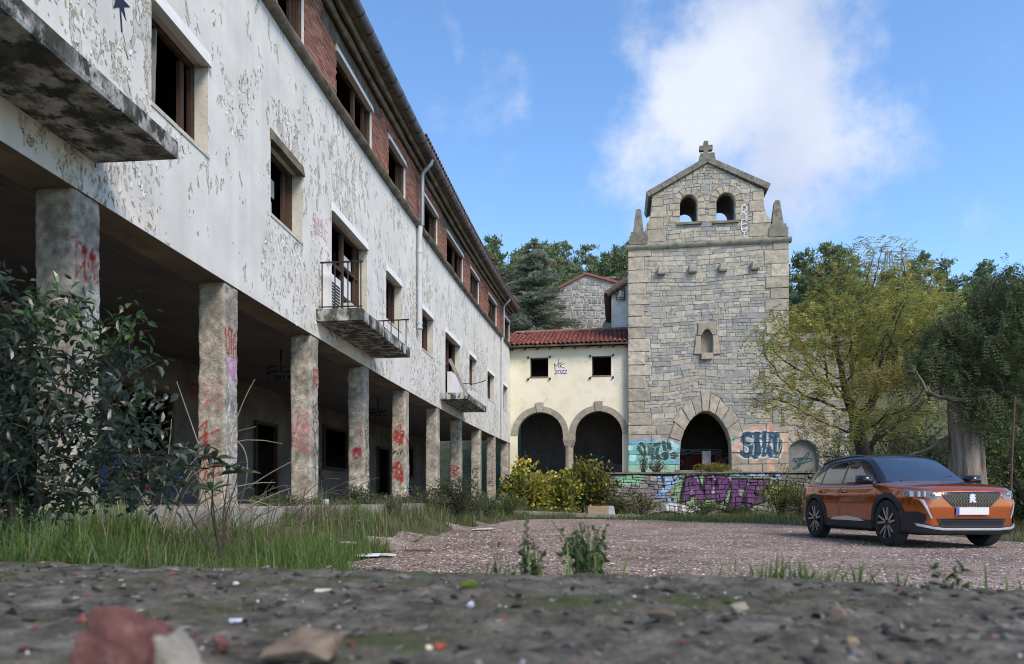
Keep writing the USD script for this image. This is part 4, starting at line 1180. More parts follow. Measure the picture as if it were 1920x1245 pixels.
# bodies behind the facing stones
bodies = MB()
bodies.add(*towm(poly_extrude(body.difference(portal).difference(niche_hole), -.9, -.012)))
part(church, 'front_wall', bodies.vf, MT['mortar'])
front_wall = stage.GetPrimAtPath(CP + '/front_wall')
part(church, 'belfry_wall', towm(poly_extrude(gable.difference(opL).difference(opR), -2.7, -.012)), MT['mortar'])
belfry = stage.GetPrimAtPath(CP + '/belfry_wall')
sd = MB()
for a, b in ((0.0, .8), (7.65, 8.45)):
    sd.add(*towm(poly_extrude(sbox(a, 0, b, 14.66), -6.0, -.9)))
sd.add(*towm(poly_extrude(sbox(.8, 14.2, 7.65, 14.64), -6.0, -.9)))
sd.add(*towm(poly_extrude(sbox(.8, 6.7, 7.65, 6.9), -6.0, -.9)))
part(church, 'side_wall', sd.vf, MT['mortar'])
part(church, 'back_wall', towm(poly_extrude(sbox(0, 0, 8.45, 14.66), -6.3, -6.0)), MT['mortar'])
part(church, 'niche_back', towm(poly_extrude(niche_hole.buffer(.05), -.42, -.26)), mottled('niche_stone', [(.3, (.20, .165, .12)), (.7, (.29, .25, .19))], 3, .9, .4))
# porch inside: red dado with dark scrawls
porch = MB()
pw = part(church, 'porch_wall', towm(poly_extrude(sbox(.8, 2.1, 7.65, 3.42), -5.0, -4.9)), mottled('red_dado', [(.3, (.16, .016, .016)), (.7, (.26, .03, .03))], 2, .85, .2, second=([(0, (.05, .04, .04)), (1, (.16, .13, .12))], 1.4, .55, .62)))
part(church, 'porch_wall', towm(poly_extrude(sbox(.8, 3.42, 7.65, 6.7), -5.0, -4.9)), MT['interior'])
v, f = ribbon([scrib(2.2, 2.2, 1.4, 1.0, 12, 3), scrib(4.9, 2.2, 1.2, 1.1, 12, 4), scrib(2.4, 3.5, 3.2, .35, 16, 5)], .06, lambda v: tow(v[:, 0], -4.9 + v[:, 2], v[:, 1]))
part(pw, 'sprayed_tag', (v, f[:, ::-1]), MT['paint_flat'], paint=(.28, .25, .26))

tower_stones = rubble(body.difference(unary_union([quoin_zone, arch_zone, niche_zone, corb_zone, sbox(-1, -1, 9, 4.86)])).intersection(sbox(0, 0, 8.45, 14.62)), 0, 8.5, 4.86, 14.7, (.17, .40), (.30, .95), 5, .35, .07, .010)
arch_st, jambs = [], []
for op, cx, zs, r_ in ((opL, 3.24, 17.05, .46), (opR, 5.21, 17.0, .49)):
    aa = np.linspace(0, np.pi, 8)
    for a, b in zip(aa[:-1], aa[1:]):
        arch_st.append(Polygon([(cx + r_ * math.cos(a), zs + r_ * math.sin(a)), (cx + (r_ + .40) * math.cos(a), zs + (r_ + .40) * math.sin(a)), (cx + (r_ + .40) * math.cos(b), zs + (r_ + .40) * math.sin(b)), (cx + r_ * math.cos(b), zs + r_ * math.sin(b))]).buffer(-.012, join_style=2))
    for s in (-1, 1):
        for k, (za, zb) in enumerate(((zs - 1.08, zs - .72), (zs - .72, zs - .36), (zs - .36, zs))):
            w_ = .42 if k % 2 else .58
            g = sbox(min(cx + s * r_, cx + s * (r_ + w_)), za, max(cx + s * r_, cx + s * (r_ + w_)), zb).buffer(-.012, join_style=2)
            jambs.append(g)
gq = []
for k, (za, zb) in enumerate(((16.35, 16.95), (16.95, 17.45), (15.0, 15.7), (15.7, 16.35))):
    w_ = .62 if k % 2 else .8
    gq += [sbox(1.0, za, 1.25 + w_, zb), sbox(7.22 - w_, za, 7.6, zb)]
gq = [g.intersection(gable.buffer(.02)).buffer(-.012, join_style=2) for g in gq]
bel_zone = unary_union([g.buffer(.02) for g in arch_st + jambs + gq] + [opL, opR])
bel_stones = rubble(gable.difference(bel_zone).intersection(sbox(0, 14.85, 9, 20)), .8, 7.6, 14.85, 19.3, (.17, .38), (.28, .80), 8, .35, .07, .010)
allst = [(g, front_wall, .0) for g in tower_stones] + [(g, belfry, .0) for g in bel_stones]
allst.sort(key=lambda s: -s[0].area)
print('tower stones', len(allst))
cnt = {}
restF, restB = MB(), MB()
for k, (g, par, _) in enumerate(allst):
    v, f = ring_stone(g, -.03, rng.uniform(.008, .032), .17, k, .010, .016, .012)
    col = GREYS[rng.integers(len(GREYS))] * rng.uniform(.92, 1.09)
    if rng.random() < .06: col = TAN[rng.integers(4)]
    w = towm((v, f[:, ::-1]))
    w = (w[0], f)
    key = str(par.GetPath())
    if cnt.get(key, 0) < (230 if par is front_wall else 120):
        cnt[key] = cnt.get(key, 0) + 1
        part(par, 'stone', w, MT['stone'], paint=col)
    else:
        (restF if par is front_wall else restB).add(*w, c=col)
for mb, par in ((restF, front_wall), (restB, belfry)):
    if mb.v: part(par, 'small_stone', mb.vf, MT['stone'], paint=mb.paint, kind='stuff')


def block(par, nm, g, n1, seed, mat='ashlar', rough=.03, cham=.03, d=.14, paint=None, colr=None, n0=-.06):
    v, f = ring_stone(g, n0, n1, d, seed, rough, cham, .006)
    base = np.tile((TAN[rng.integers(4)] if colr is None else np.asarray(colr)) * rng.uniform(.88, 1.1), (len(v), 1))
    if paint is not None:
        base = paint.mix(v[:, 0], v[:, 1], base)
    return part(par, nm, (tow(v[:, 0], v[:, 2], v[:, 1]), f), MT[mat], paint=base)


for k, g in enumerate(quoins): block(church, 'quoin', g, rng.uniform(.03, .065), k + 500, rough=.045, cham=.035)
for k, g in enumerate(voussoirs): block(church, 'voussoir', g, rng.uniform(.05, .09), k + 600, rough=.03, d=.09, paint=PT)
for k, g in enumerate(ash): block(front_wall, 'ashlar_block', g, rng.uniform(.03, .05), k + 700, rough=.012, cham=.02, d=.042, paint=PT)
for k, g in enumerate(arch_st): block(belfry, 'arch_stone', g, rng.uniform(.02, .05), k + 800)
for k, g in enumerate(jambs + gq):
    for gg in getattr(g, 'geoms', [g]):
        if gg.area > .02: block(belfry, 'dressed_stone', gg, rng.uniform(.02, .055), k + 840)
for k, g in enumerate(niche_st): block(church, 'niche_stone', g.buffer(-.006), .10 if k < 3 else .20, k + 900, rough=.012, colr=(.33, .28, .215))
for k, (t, z) in enumerate(corbels): block(church, 'corbel', sbox(t - .21, z - .20, t + .21, z + .20).buffer(-.06).buffer(.06), .30, k + 920, rough=.03, cham=.07)
# string course, coping, pinnacles, cross
a = np.linspace(-np.pi / 2, np.pi / 2, 7)
V, tt = [], np.linspace(-.16, 8.62, 46)
for t in tt:
    j = 1 + .12 * (meshkit.noise(np.array([t * 2.1, 3, 1])) - .5)
    V.append(tow(t, -.05 + .24 * j * np.cos(a), 14.74 + .17 * j * np.sin(a)))
V = np.vstack(V + [[V[0].mean(0)], [V[-1].mean(0)]]); m = 7
F = [[i * m + j, (i + 1) * m + j, (i + 1) * m + j + 1, i * m + j + 1] for i in range(len(tt) - 1) for j in range(m - 1)]
e = (len(tt) - 1) * m
F += [[len(V) - 2, j + 1, j, j] for j in range(m - 1)]
part(church, 'string_course', (V, np.array(F)), MT['lichen_stone'], smooth=45)
for s in (-1, 1):
    for k in range(4):
        a0, a1 = k / 4, (k + 1) / 4 - .006
        P0, P1 = np.array([4.24, 19.18]), np.array([4.24 + s * 3.2, 17.50])
        p, q_ = P0 + (P1 - P0) * a0, P0 + (P1 - P0) * a1
        nrm = np.array([-(P1 - P0)[1], (P1 - P0)[0]]); nrm /= np.linalg.norm(nrm); nrm *= np.sign(nrm[1])
        g = Polygon([p - nrm * .02, q_ - nrm * .02, q_ + nrm * .27, p + nrm * .27]).buffer(-.03).buffer(.03)
        v, f = poly_extrude(g, -2.85, .16 + .01 * (k % 2))
        part(belfry, 'coping_stone', towm((v, f)), MT['lichen_stone'])
for s, tc in (('left', .53), ('right', 7.95)):
    m = MB()
    base = towm(poly_extrude(sbox(tc - .50, 14.92, tc + .50, 15.42).buffer(-.04).buffer(.04), -.85, .08)); m.add(*base)
    pn = part(church, 'pinnacle', m.vf, MT['lichen_stone'])
    m = MB(); m.add(*towm(poly_extrude(sbox(tc - .42, 15.42, tc + .42, 15.62).buffer(-.05).buffer(.05), -.8, .04)))
    part(pn, 'pedestal', m.vf, MT['lichen_stone'])
    zt = 17.0 if s == 'left' else 17.02
    P = [(tc + dx * w_, -.36 + dn * w_, z) for z, w_ in ((15.6, .30), (16.9, .15), (zt, .10)) for dx, dn in ((-1, -1), (1, -1), (1, 1), (-1, 1))]
    part(pn, 'obelisk', hull(tow(*np.array(P).T)), MT['lichen_stone'])
bs = part(church, 'cross', towm(poly_extrude(Polygon([(4.05, 19.72), (4.07, 19.98), (3.84, 19.98), (3.84, 20.24), (4.07, 20.24), (4.07, 20.48), (4.31, 20.48), (4.31, 20.24), (4.55, 20.24), (4.55, 19.98), (4.31, 19.98), (4.33, 19.72)]).buffer(-.03).buffer(.03), -.42, -.16)), MT['lichen_stone'])
part(bs, 'cross_base', towm(poly_extrude(Polygon([(3.78, 19.2), (4.70, 19.2), (4.62, 19.73), (3.86, 19.73)]).buffer(-.04).buffer(.04), -.6, .02)), MT['lichen_stone'])
for t0, t1, zz in ((2.6, 3.95, 15.97), (4.55, 5.9, 15.93)):
    part(belfry, 'belfry_sill', towm(poly_extrude(sbox(t0, zz - .13, t1, zz), -.3, .14)), MT['lichen_stone'])
for t0, t1, zz in ((2.78, 3.70, 16.42), (4.72, 5.70, 16.40)):
    m = MB()
    m.add(*beam(tow(t0, -1.9, zz), tow(t1, -1.9, zz), .06, .06)); m.add(*beam(tow(t0, -1.9, zz + .12), tow(t1, -1.9, zz + .12), .05, .04))
    for k in range(4):
        t = t0 + (t1 - t0) * (k + .5) / 4
        m.add(*beam(tow(t, -1.9, zz), tow(t, -1.9, zz + .12), .1, .04, up=(1, 0, 0)))
    part(belfry, 'bell_frame', m.vf, MT['dark_metal'])
for op in (opL, opR):  # thin dark lining added inside each tunnel, its unlit shade put into the colour
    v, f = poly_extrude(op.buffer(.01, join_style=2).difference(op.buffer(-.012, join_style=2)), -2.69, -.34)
    part(belfry, 'vault_shade_lining', towm((v, f)), MT['interior'])
# chalked letters beside the right belfry opening
v, f = ribbon(word('OBEY', 0, 0, .26, .36, .2, vertical=True, seed=5), .05, lambda v: tow(6.05 + v[:, 0], .045 + v[:, 2], 16.75 + v[:, 1]))
part(belfry, 'sprayed_tag', (v, f[:, ::-1]), MT['paint_flat'], paint=(.62, .62, .60), label='white sprayed letters')
part(church, 'threshold', towm(poly_extrude(sbox(2.55, 2.1, 6.0, 2.36).buffer(-.05).buffer(.05), -.5, .45)), MT['lichen_stone'])
ped = solo('stone_post', towm(poly_extrude(sbox(4.14, 2.36, 4.60, 3.5).buffer(-.03).buffer(.03), -1.7, -1.3)), mottled('pale_post', [(.3, (.25, .27, .25)), (.7, (.42, .42, .40))], 3, .85, .3, second=([(0, (.12, .2, .14)), (1, (.3, .2, .25))], 5, .58, .62)), 'pale spray painted stone post standing in the dark church doorway', 'post')

# ---- lower side bay right of the tower
sb_ = thing('side_chapel', 'low stone bay with small blind arch right of the church front, behind the trees', 'chapel', tow(10, -2, 0))
bay = sbox(8.5, 0, 11.75, 9.2)
barch = Polygon([(8.52, 2.0), (10.2, 2.0), *[(9.36 + .84 * math.cos(a), 3.1 + .9 * math.sin(a)) for a in np.linspace(0, np.pi, 9)]])
bring = [Polygon([(9.36 + r0 * math.cos(a0), 3.1 + r0 * 1.07 * math.sin(a0)) for r0, a0 in ((.86, a), (1.45, a), (1.45, b), (.86, b))]).buffer(-.012, join_style=2).intersection(bay) for a, b in zip(np.linspace(0, np.pi, 8)[:-1], np.linspace(0, np.pi, 8)[1:])]
part(sb_, 'wall', towm(poly_extrude(bay.difference(barch), -3.0, -.635)), MT['mortar'])
swl = stage.GetPrimAtPath(str(sb_.GetPath()) + '/wall')
v, f = poly_extrude(barch.buffer(.05), -.95, -.85)
PI_ = part(sb_, 'arch_infill', towm((v, f)), mottled('infill', [(.3, (.13, .13, .12)), (.7, (.22, .215, .20))], 3, .9, .4))
v, f = ribbon([scrib(8.8, 2.4, 1.0, 1.0, 16, 8)], .06, lambda v: tow(v[:, 0], -.85 + v[:, 2], v[:, 1])); part(PI_, 'sprayed_tag', (v, f[:, ::-1]), MT['paint_flat'], paint=(.02, .06, .06))
for k, g in enumerate(bring):
    if g.area > .03:
        v, f = ring_stone(g, -.66, -.57, .14, k + 50, .03, .03); part(sb_, 'voussoir', (tow(v[:, 0], v[:, 2], v[:, 1]), f), MT['ashlar'], paint=TAN[k % 4])
bz = unary_union([g.buffer(.02) for g in bring] + [barch])
for k, g in enumerate(rubble(bay.difference(bz).intersection(sbox(8.5, 2, 11.75, 9.1)), 8.5, 11.8, 2.1, 9.1, (.32, .55), (.6, 1.3), 15)):
    v, f = ring_stone(g, -.65, -.62 + rng.uniform(.0, .03), .25, k, .012); part(swl, 'stone', (tow(v[:, 0], v[:, 2], v[:, 1]), f), MT['stone'], paint=(GREYS[rng.integers(7)] if rng.random() < .5 else TAN[rng.integers(4)]))
part(sb_, 'roof', (lambda v: (tow(v[:, 0], v[:, 1], v[:, 2]), np.array([[0, 1, 2], [0, 2, 3], [4, 6, 5], [4, 7, 6], [0, 4, 5], [0, 5, 1], [1, 5, 6], [1, 6, 2], [3, 2, 6], [3, 6, 7], [0, 3, 7], [0, 7, 4]])))(np.array([(8.46, -.3, 9.2), (12, -.3, 9.2), (12, -3.2, 10.3), (8.46, -3.2, 10.3), (8.46, -.3, 9.3), (12, -.3, 9.3), (12, -3.2, 10.4), (8.46, -3.2, 10.4)])), MT['lichen_stone'])

# ---- terrace wall with the purple piece
tw = thing('terrace_wall', 'low dry stone terrace wall below the church with large purple graffiti', 'wall', tow(3, 2.4, 0))
part(tw, 'wall_core', towm(poly_extrude(sbox(-3.2, -.2, 11.9, 2.10), 2.2, 2.5)), MT['dark_mortar'])
twc = stage.GetPrimAtPath(str(tw.GetPath()) + '/wall_core')
ts = rubble(sbox(-3.18, -.1, 11.88, 2.06), -3.2, 11.9, -.1, 2.05, (.15, .38), (.20, .66), 31, .45, .12, .012)
ts.sort(key=lambda g: -g.area)
print('terrace stones', len(ts))
far = MB()
TG = np.array([[.22, .215, .205], [.19, .19, .18], [.26, .245, .22], [.24, .21, .20]])
for k, g in enumerate(ts):
    v, f = ring_stone(g, 2.44, 2.55 + rng.uniform(-.02, .05), .032 if -1.6 < g.centroid.x < 8.8 else .08, k, .024, .026, .010)
    col = PW_.mix(v[:, 0], v[:, 1], np.tile(TG[rng.integers(4)] * rng.uniform(.8, 1.2), (len(v), 1)))
    w = (tow(v[:, 0], v[:, 2], v[:, 1]), f)
    if k < 300: part(twc, 'stone', w, MT['rubble'], paint=col)
    else: far.add(*w, c=col)
if far.v: part(twc, 'small_stone', far.vf, MT['rubble'], paint=far.paint, kind='stuff')
t = -3.2
while t < 11.8:
    w_ = rng.uniform(.7, 1.3)
    part(tw, 'cap_stone', towm(poly_extrude(sbox(t, 2.09, min(t + w_ - .012, 11.9), 2.09 + rng.uniform(.06, .09)).buffer(-.015).buffer(.015), 2.15, 2.62 + rng.uniform(-.02, .03))), MT['lichen_stone'])
    t += w_

# ------------------------------------------------------------------ the cream link wing with two arches
link = thing('arcaded_link_wing', 'cream rendered wing with two round arches and red tile roof between long wing and church', 'building', tow(-3.4, -2, 0))
NL = -.4
a = np.linspace(0, np.pi, 19)
oL = Polygon(np.c_[-5.02 + 1.33 * np.cos(a), 4.47 + 1.30 * np.sin(a)]); oR = Polygon(np.c_[-1.68 + 1.33 * np.cos(a), 4.47 + 1.30 * np.sin(a)])
opening = unary_union([oL, oR, sbox(-6.35, 2.0, -.35, 4.48)])
wL, wR = sbox(-5.59, 7.80, -4.54, 8.90), sbox(-2.05, 7.78, -.97, 8.88)
front = sbox(-6.78, 0, -.03, 9.45).difference(unary_union([opening, wL, wR]))
cw_ = part(link, 'cream_wall', towm(poly_extrude(front, NL - .4, NL)), MT['cream'])
for k, w_ in enumerate((wL, wR)):
    x0, z0, x1, z1 = w_.bounds
    fr = towm(poly_extrude(w_.difference(w_.buffer(-.06, join_style=2)), NL - .34, NL - .27))
    wp_ = part(link, 'window', fr, MT['frame'])
    part(wp_, 'sill', towm(poly_extrude(sbox(x0 - .02, z0 - .07, x1 + .02, z0), NL - .3, NL + .03)), mottled('sill_brick', [(.3, (.14, .07, .05)), (.7, (.24, .13, .10))], 5) if k == 0 else '/World/Looks/sill_brick')
    hk = MB()
    for x, z in ((x0 - .1, z1 + .02), (x1 + .1, z1 + .03), (x0 - .1, z0 - .12), (x1 + .1, z0 - .12)):
        hk.add(*towm(poly_extrude(sbox(x - .055, z - .06, x + .055, z + .03), NL + .002, NL + .10)))
        part(wp_, 'shutter_hook', hk.vf, MT['dark_metal']); hk = MB()
for cx in (-5.02, -1.68):
    aa = np.linspace(0, np.pi, 10)
    for k in range(9):
        key = k == 4
        r1 = 1.66 + (.22 if key else 0)
        a0, a1 = (aa[k], aa[k + 1]) if not key else (np.pi / 2 - .13, np.pi / 2 + .13)
        lo = aa[k] if k != 5 else np.pi / 2 + .13; hi = aa[k + 1] if k != 3 else np.pi / 2 - .13
        if key: lo, hi = a0, a1
        th_ = np.linspace(lo, hi, 5)
        g = Polygon(np.vstack([np.c_[cx + 1.31 * np.cos(th_), 4.47 + 1.28 * np.sin(th_)], np.c_[cx + r1 * np.cos(th_[::-1]), 4.47 + (r1 - .03) * np.sin(th_[::-1])]])).buffer(-.007)
        g = g.intersection(sbox(-6.72, 0, -3.362, 9)) if cx < -3 else g.intersection(sbox(-3.342, 0, -.02, 9))
        if g.area > .01:
            v, f = poly_extrude(g, NL - .42, NL + (.05 if not key else .10))
            part(link, 'arch_stone', towm((v, f)), MT['ashlar'], paint=np.array([.30, .27, .215]) * rng.uniform(.85, 1.1))
col = part(link, 'column', (lambda m: (m.vertices + tow(-3.35, NL - .2, 0), m.faces))(trimesh.creation.revolve(np.array([(0, 2.1), (.30, 2.1), (.30, 2.4), (.235, 2.5), (.225, 3.7), (.25, 3.75), (.25, 3.8), (0, 3.8)]), sections=18)), mottled('column_stone', [(.3, (.22, .19, .145)), (.7, (.33, .295, .235))], 3, .9, .5), smooth=40)
part(col, 'capital', hull(np.vstack([tow(*np.array([(-3.35 + a_ * w_, NL - .2 + b_ * w_, z) for z, w_ in ((3.8, .25), (4.12, .34), (4.2, .34)) for a_ in (-1, 1) for b_ in (-1, 1)]).T)])), '/World/Looks/column_stone')
part(col, 'impost', towm(poly_extrude(sbox(-3.69, 4.2, -3.01, 4.47), NL - .5, NL + .06)), '/World/Looks/column_stone')
ins = MB()
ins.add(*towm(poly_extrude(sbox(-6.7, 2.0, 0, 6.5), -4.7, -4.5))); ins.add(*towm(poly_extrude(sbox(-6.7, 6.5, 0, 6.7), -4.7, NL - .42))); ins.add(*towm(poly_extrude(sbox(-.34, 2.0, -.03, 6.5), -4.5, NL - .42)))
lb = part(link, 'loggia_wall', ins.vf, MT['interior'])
v, f = ribbon([scrib(-2.9, 2.2, 1.0, .8, 9, 41), scrib(-1.4, 2.2, 1.1, .9, 14, 42)], .12, lambda v: tow(v[:, 0], -4.5 + v[:, 2], v[:, 1])); part(lb, 'sprayed_tag', (v, f[:, ::-1]), MT['paint_flat'], paint=(.16, .16, .17))
v, f = ribbon([scrib(-2.6, 2.9, 1.2, .6, 9, 45)], .12, lambda v: tow(v[:, 0], -4.5 + v[:, 2], v[:, 1])); part(lb, 'sprayed_tag', (v, f[:, ::-1]), MT['paint_flat'], paint=(.05, .12, .07))
ins = MB(); ins.add(*towm(poly_extrude(sbox(-6.7, 6.71, 0, 11.0), -4.69, -4.3))); ins.add(*towm(poly_extrude(sbox(-6.7, 9.3, 0, 9.4), -4.3, NL - .42)))
part(link, 'inner_wall', ins.vf, MT['interior'])
v, f = ribbon(word('L', .28, .62, .2, .24, seed=2) + word('MK', 0, .3, .26, .26, .3, seed=3), .035, lambda v: tow(-4.20 + v[:, 0], NL + v[:, 2], 7.95 + v[:, 1])); part(cw_, 'sprayed_letters', (v, f[:, ::-1]), MT['paint_flat'], paint=(.055, .05, .10), label='black letters L MK')
v, f = ribbon(word('2022', .02, .02, .15, .19, .2, seed=4, jit=.02), .042, lambda v: tow(-4.18 + v[:, 0], NL + v[:, 2], 7.93 + v[:, 1])); part(cw_, 'sprayed_letters', (v, f[:, ::-1]), MT['paint_flat'], paint=(.11, .08, .38), label='violet year 2022')
v, f = ribbon(word('NOPERAR', 0, 0, .2, .24, .1, vertical=True, seed=4), .03, lambda v: tow(-.78 + v[:, 0], NL + v[:, 2], 9.0 + v[:, 1])); part(cw_, 'sprayed_letters', (v, f[:, ::-1]), MT['paint_flat'], paint=(.50, .47, .50), label='faint upright letters')
# roof of the link: barrel tiles in courses
RN0, RZ0, RN1, RZ1 = .12, 9.52, -4.35, 11.28
tl = lambda s: (RN0 + (RN1 - RN0) * s, RZ0 + (RZ1 - RZ0) * s)
rfb = np.array([(-7.6, *tl(0)), (-.0, *tl(0)), (-.0, *tl(1)), (-7.6, *tl(1)), (-7.6, RN0, RZ0 - .06), (0, RN0, RZ0 - .06), (0, RN1 - 3.5, 9.6), (-7.6, RN1 - 3.5, 9.6)])
rbase = part(link, 'roof', (tow(*rfb.T), np.array([[0, 1, 2], [0, 2, 3], [0, 4, 5], [0, 5, 1], [3, 2, 6], [3, 6, 7]])), MT['tile'], paint=(.10, .04, .03))
NR = 11
cols_ = np.arange(-7.05, -.08, .262)
ntile = 0
slope = np.array([RN1 - RN0, RZ1 - RZ0]); SL = np.linalg.norm(slope); nrm2 = np.array([-slope[1], slope[0]]) / SL; nrm2 *= np.sign(nrm2[1])
rest = MB()
for r_i in range(NR):
    for c_i, t in enumerate(cols_):
        s0, s1 = r_i / NR - .012, (r_i + 1) / NR + .02
        if rng.random() < .012: continue
        aa = np.linspace(0, np.pi, 6); V = []
        jt_, js = rng.normal(0, .008), rng.normal(0, .004)
        for s, rr, hh in ((s0 + js, .115, .052), (s1 + js, .092, .028)):
            n_, z_ = tl(s)
            for q_ in (1.0, .86):
                V.append(tow(t + jt_ + rr * q_ * np.cos(aa), n_ + nrm2[0] * (hh + rr * q_ * np.sin(aa) * .9), z_ + nrm2[1] * (hh - .03 + rr * q_ * .9 * np.sin(aa))))
        V = np.vstack(V)
        F = [[i, i + 1, i + 13, i + 12] for i in range(5)] + [[i, i + 6, i + 7, i + 1] for i in range(5)]
        c_ = np.array([.27, .085, .065]) * rng.uniform(.6, 1.15) * np.array([1, rng.uniform(.9, 1.3), rng.uniform(.9, 1.3)])
        if ntile < 300:
            part(rbase, 'tile', (V, np.array(F)[:, ::-1]), MT['tile'], paint=c_); ntile += 1
        else: rest.add(V, np.array(F)[:, ::-1], c_)
if rest.v: part(rbase, 'upper_tile', rest.vf, MT['tile'], paint=rest.paint, kind='stuff')
for t in np.arange(-7.0, 0, .62):
    n_, z_ = tl(1); v, f = tubevf(tow(np.array([t, t + .60]), n_, z_ + .03), .12, 10); part(rbase, 'ridge_tile', (v, f), MT['tile'], paint=(.22, .14, .10))
for t in np.linspace(-6.6, -.15, 10):
    part(link, 'rafter_end', towm(poly_extrude(sbox(t - .05, 9.33, t + .05, 9.47), NL, .04)), MT['frame'])
part(link, 'eave_gutter', tubevf(tow(np.linspace(-6.9, -.03, 8), .10, 9.46), .055, 8), MT['cornice'])

# ------------------------------------------------------------------ buildings behind
nave = thing('church_nave', 'white rendered wall with iron wall lantern rising behind the tile roof beside the church front', 'church', tow(3, -8, 0))
npoly = Polygon([(-1.02, 0), (-1.02, 14.18), (1.9, 16.1), (8.2, 13.4), (8.2, 0)])
part(nave, 'white_wall', towm(poly_extrude(npoly, -16, -6.35)), MT['white_render'])
nr = MB()
for (p, q_) in (((-1.5, 13.98), (1.9, 16.25)), ((1.9, 16.25), (8.5, 13.4))):
    nr.add(*towm(poly_extrude(Polygon([p, q_, (q_[0], q_[1] + .14), (p[0], p[1] + .14)]), -16.2, -6.0)))
part(nave, 'roof', nr.vf, MT['tile'], paint=(.19, .10, .075))
part(nave, 'eave_moulding', tubevf(np.vstack([tow(-1.28, -6.1, 14.0), tow(.4, -6.1, 15.1)]), .16, 8), MT['cornice'])
part(nave, 'base_flashing', towm(poly_extrude(sbox(-1.1, 10.9, .0, 11.25), -6.35, -6.25)), MT['white_board'])
lt = thing('wall_lantern', 'black iron box lantern fixed on the white wall beside the church front', 'lantern', tow(-.45, -6.2, 13.9))
m = MB()
for t in (-.72, -.18):
    for n_ in (-6.2, -5.75):
        m.add(*beam(tow(t, n_, 13.65), tow(t, n_, 14.25), .05, .05, up=(1, 0, 0)))
for z in (13.65, 14.25):
    for n_ in (-6.2, -5.75): m.add(*beam(tow(-.74, n_, z), tow(-.16, n_, z), .05, .05))
    for t in (-.72, -.18): m.add(*beam(tow(t, -6.22, z), tow(t, -5.73, z), .05, .05))
part(lt, 'cage', m.vf, MT['dark_metal'])
part(lt, 'bulb_holder', tubevf(np.vstack([tow(-.45, -5.97, 13.75), tow(-.45, -5.97, 14.15)]), .09, 8), MT['pipe'])
part(lt, 'bracket', beam(tow(-.45, -6.36, 14.2), tow(-.45, -5.95, 14.35), .04, .04), MT['dark_metal'])

sh = thing('stone_house', 'grey stone gabled house with pale joints and red verge, behind the tile roof', 'house', tow(-3, -16, 8))
hp = Polygon([(-6.6, 6), (-6.6, 15.85), (-2.98, 17.55), (.8, 16.35), (.8, 6)])
part(sh, 'wall', towm(poly_extrude(hp, -20, -13.03)), mottled('light_pointing', [(.3, (.36, .345, .305)), (.7, (.46, .44, .40))], 4, .9, .3))
shw = stage.GetPrimAtPath(str(sh.GetPath()) + '/wall')
hst, hrest = rubble(hp.intersection(sbox(-6.6, 11.5, .8, 17.6)).buffer(-.04), -6.6, .8, 11.5, 17.5, (.20, .40), (.26, .66), 44, .35, .08, .034), MB()
for k, g in enumerate(hst[::-1]):
    v, f = ring_stone(g, -13.05, -13.0, .3, k, .015, .02, .02)
    w, pc = (tow(v[:, 0], v[:, 2], v[:, 1]), f), np.array([.27, .262, .245]) * rng.uniform(.7, 1.25)
    if k < 300: part(shw, 'stone', w, MT['stone'], paint=pc)
    else: hrest.add(*w, c=pc)
if hrest.v: part(shw, 'small_stone', hrest.vf, MT['stone'], paint=hrest.paint, kind='stuff')
for nm, p, q_ in (('verge', (-6.9, 15.7), (-2.98, 17.55)), ('verge', (-2.98, 17.55), (1.0, 16.25))):
    part(sh, nm, towm(poly_extrude(Polygon([p, q_, (q_[0], q_[1] + .16), (p[0], p[1] + .16)]), -20.2, -12.85)), MT['tile'], paint=(.24, .10, .075))
ch = part(sh, 'chimney', towm(poly_extrude(sbox(-1.75, 15.9, -.85, 17.65), -15.4, -14.5)), mottled('chimney_brick', [(.3, (.20, .14, .10)), (.7, (.33, .26, .20))], 5, .9, .4))
part(ch, 'chimney_cap', towm(poly_extrude(sbox(-1.85, 17.65, -.75, 17.78), -15.5, -14.4)), MT['lichen_stone'])
sh2 = thing('rear_house', 'stone house roof with red verge peeping out above the white wall beside the tower', 'house', tow(1, -19, 10))
hp2 = Polygon([(-1.2, 8), (-1.2, 17.3), (2.6, 19.0), (6.4, 17.0), (6.4, 8)])
part(sh2, 'wall', towm(poly_extrude(hp2, -26, -20.3)), '/World/Looks/light_pointing')
for p, q_ in (((-1.6, 17.15), (2.6, 19.05)), ((2.6, 19.05), (6.6, 17.0))):
    part(sh2, 'verge', towm(poly_extrude(Polygon([p, q_, (q_[0], q_[1] + .18), (p[0], p[1] + .18)]), -26.2, -20.1)), MT['tile'], paint=(.24, .10, .075))
rw = thing('ruined_wall', 'broken stubs of masonry standing just above the tile roof below the stone house', 'wall', tow(-3, -8, 0))
for k, (t, w_, z) in enumerate(((-4.35, .75, 12.3), (-3.4, 1.2, 11.75), (-2.1, 1.2, 11.95), (-1.6, .6, 12.5))):
    v, f = ring_stone(sbox(t, 6, t + w_, z), -8.4, -7.6, .3, k, .05, .06, .04)
    part(rw, 'masonry_stub', (tow(v[:, 0], v[:, 2], v[:, 1]), f), MT['ashlar'], paint=np.array([.24, .22, .185]) * (1 - .12 * (k % 2)))
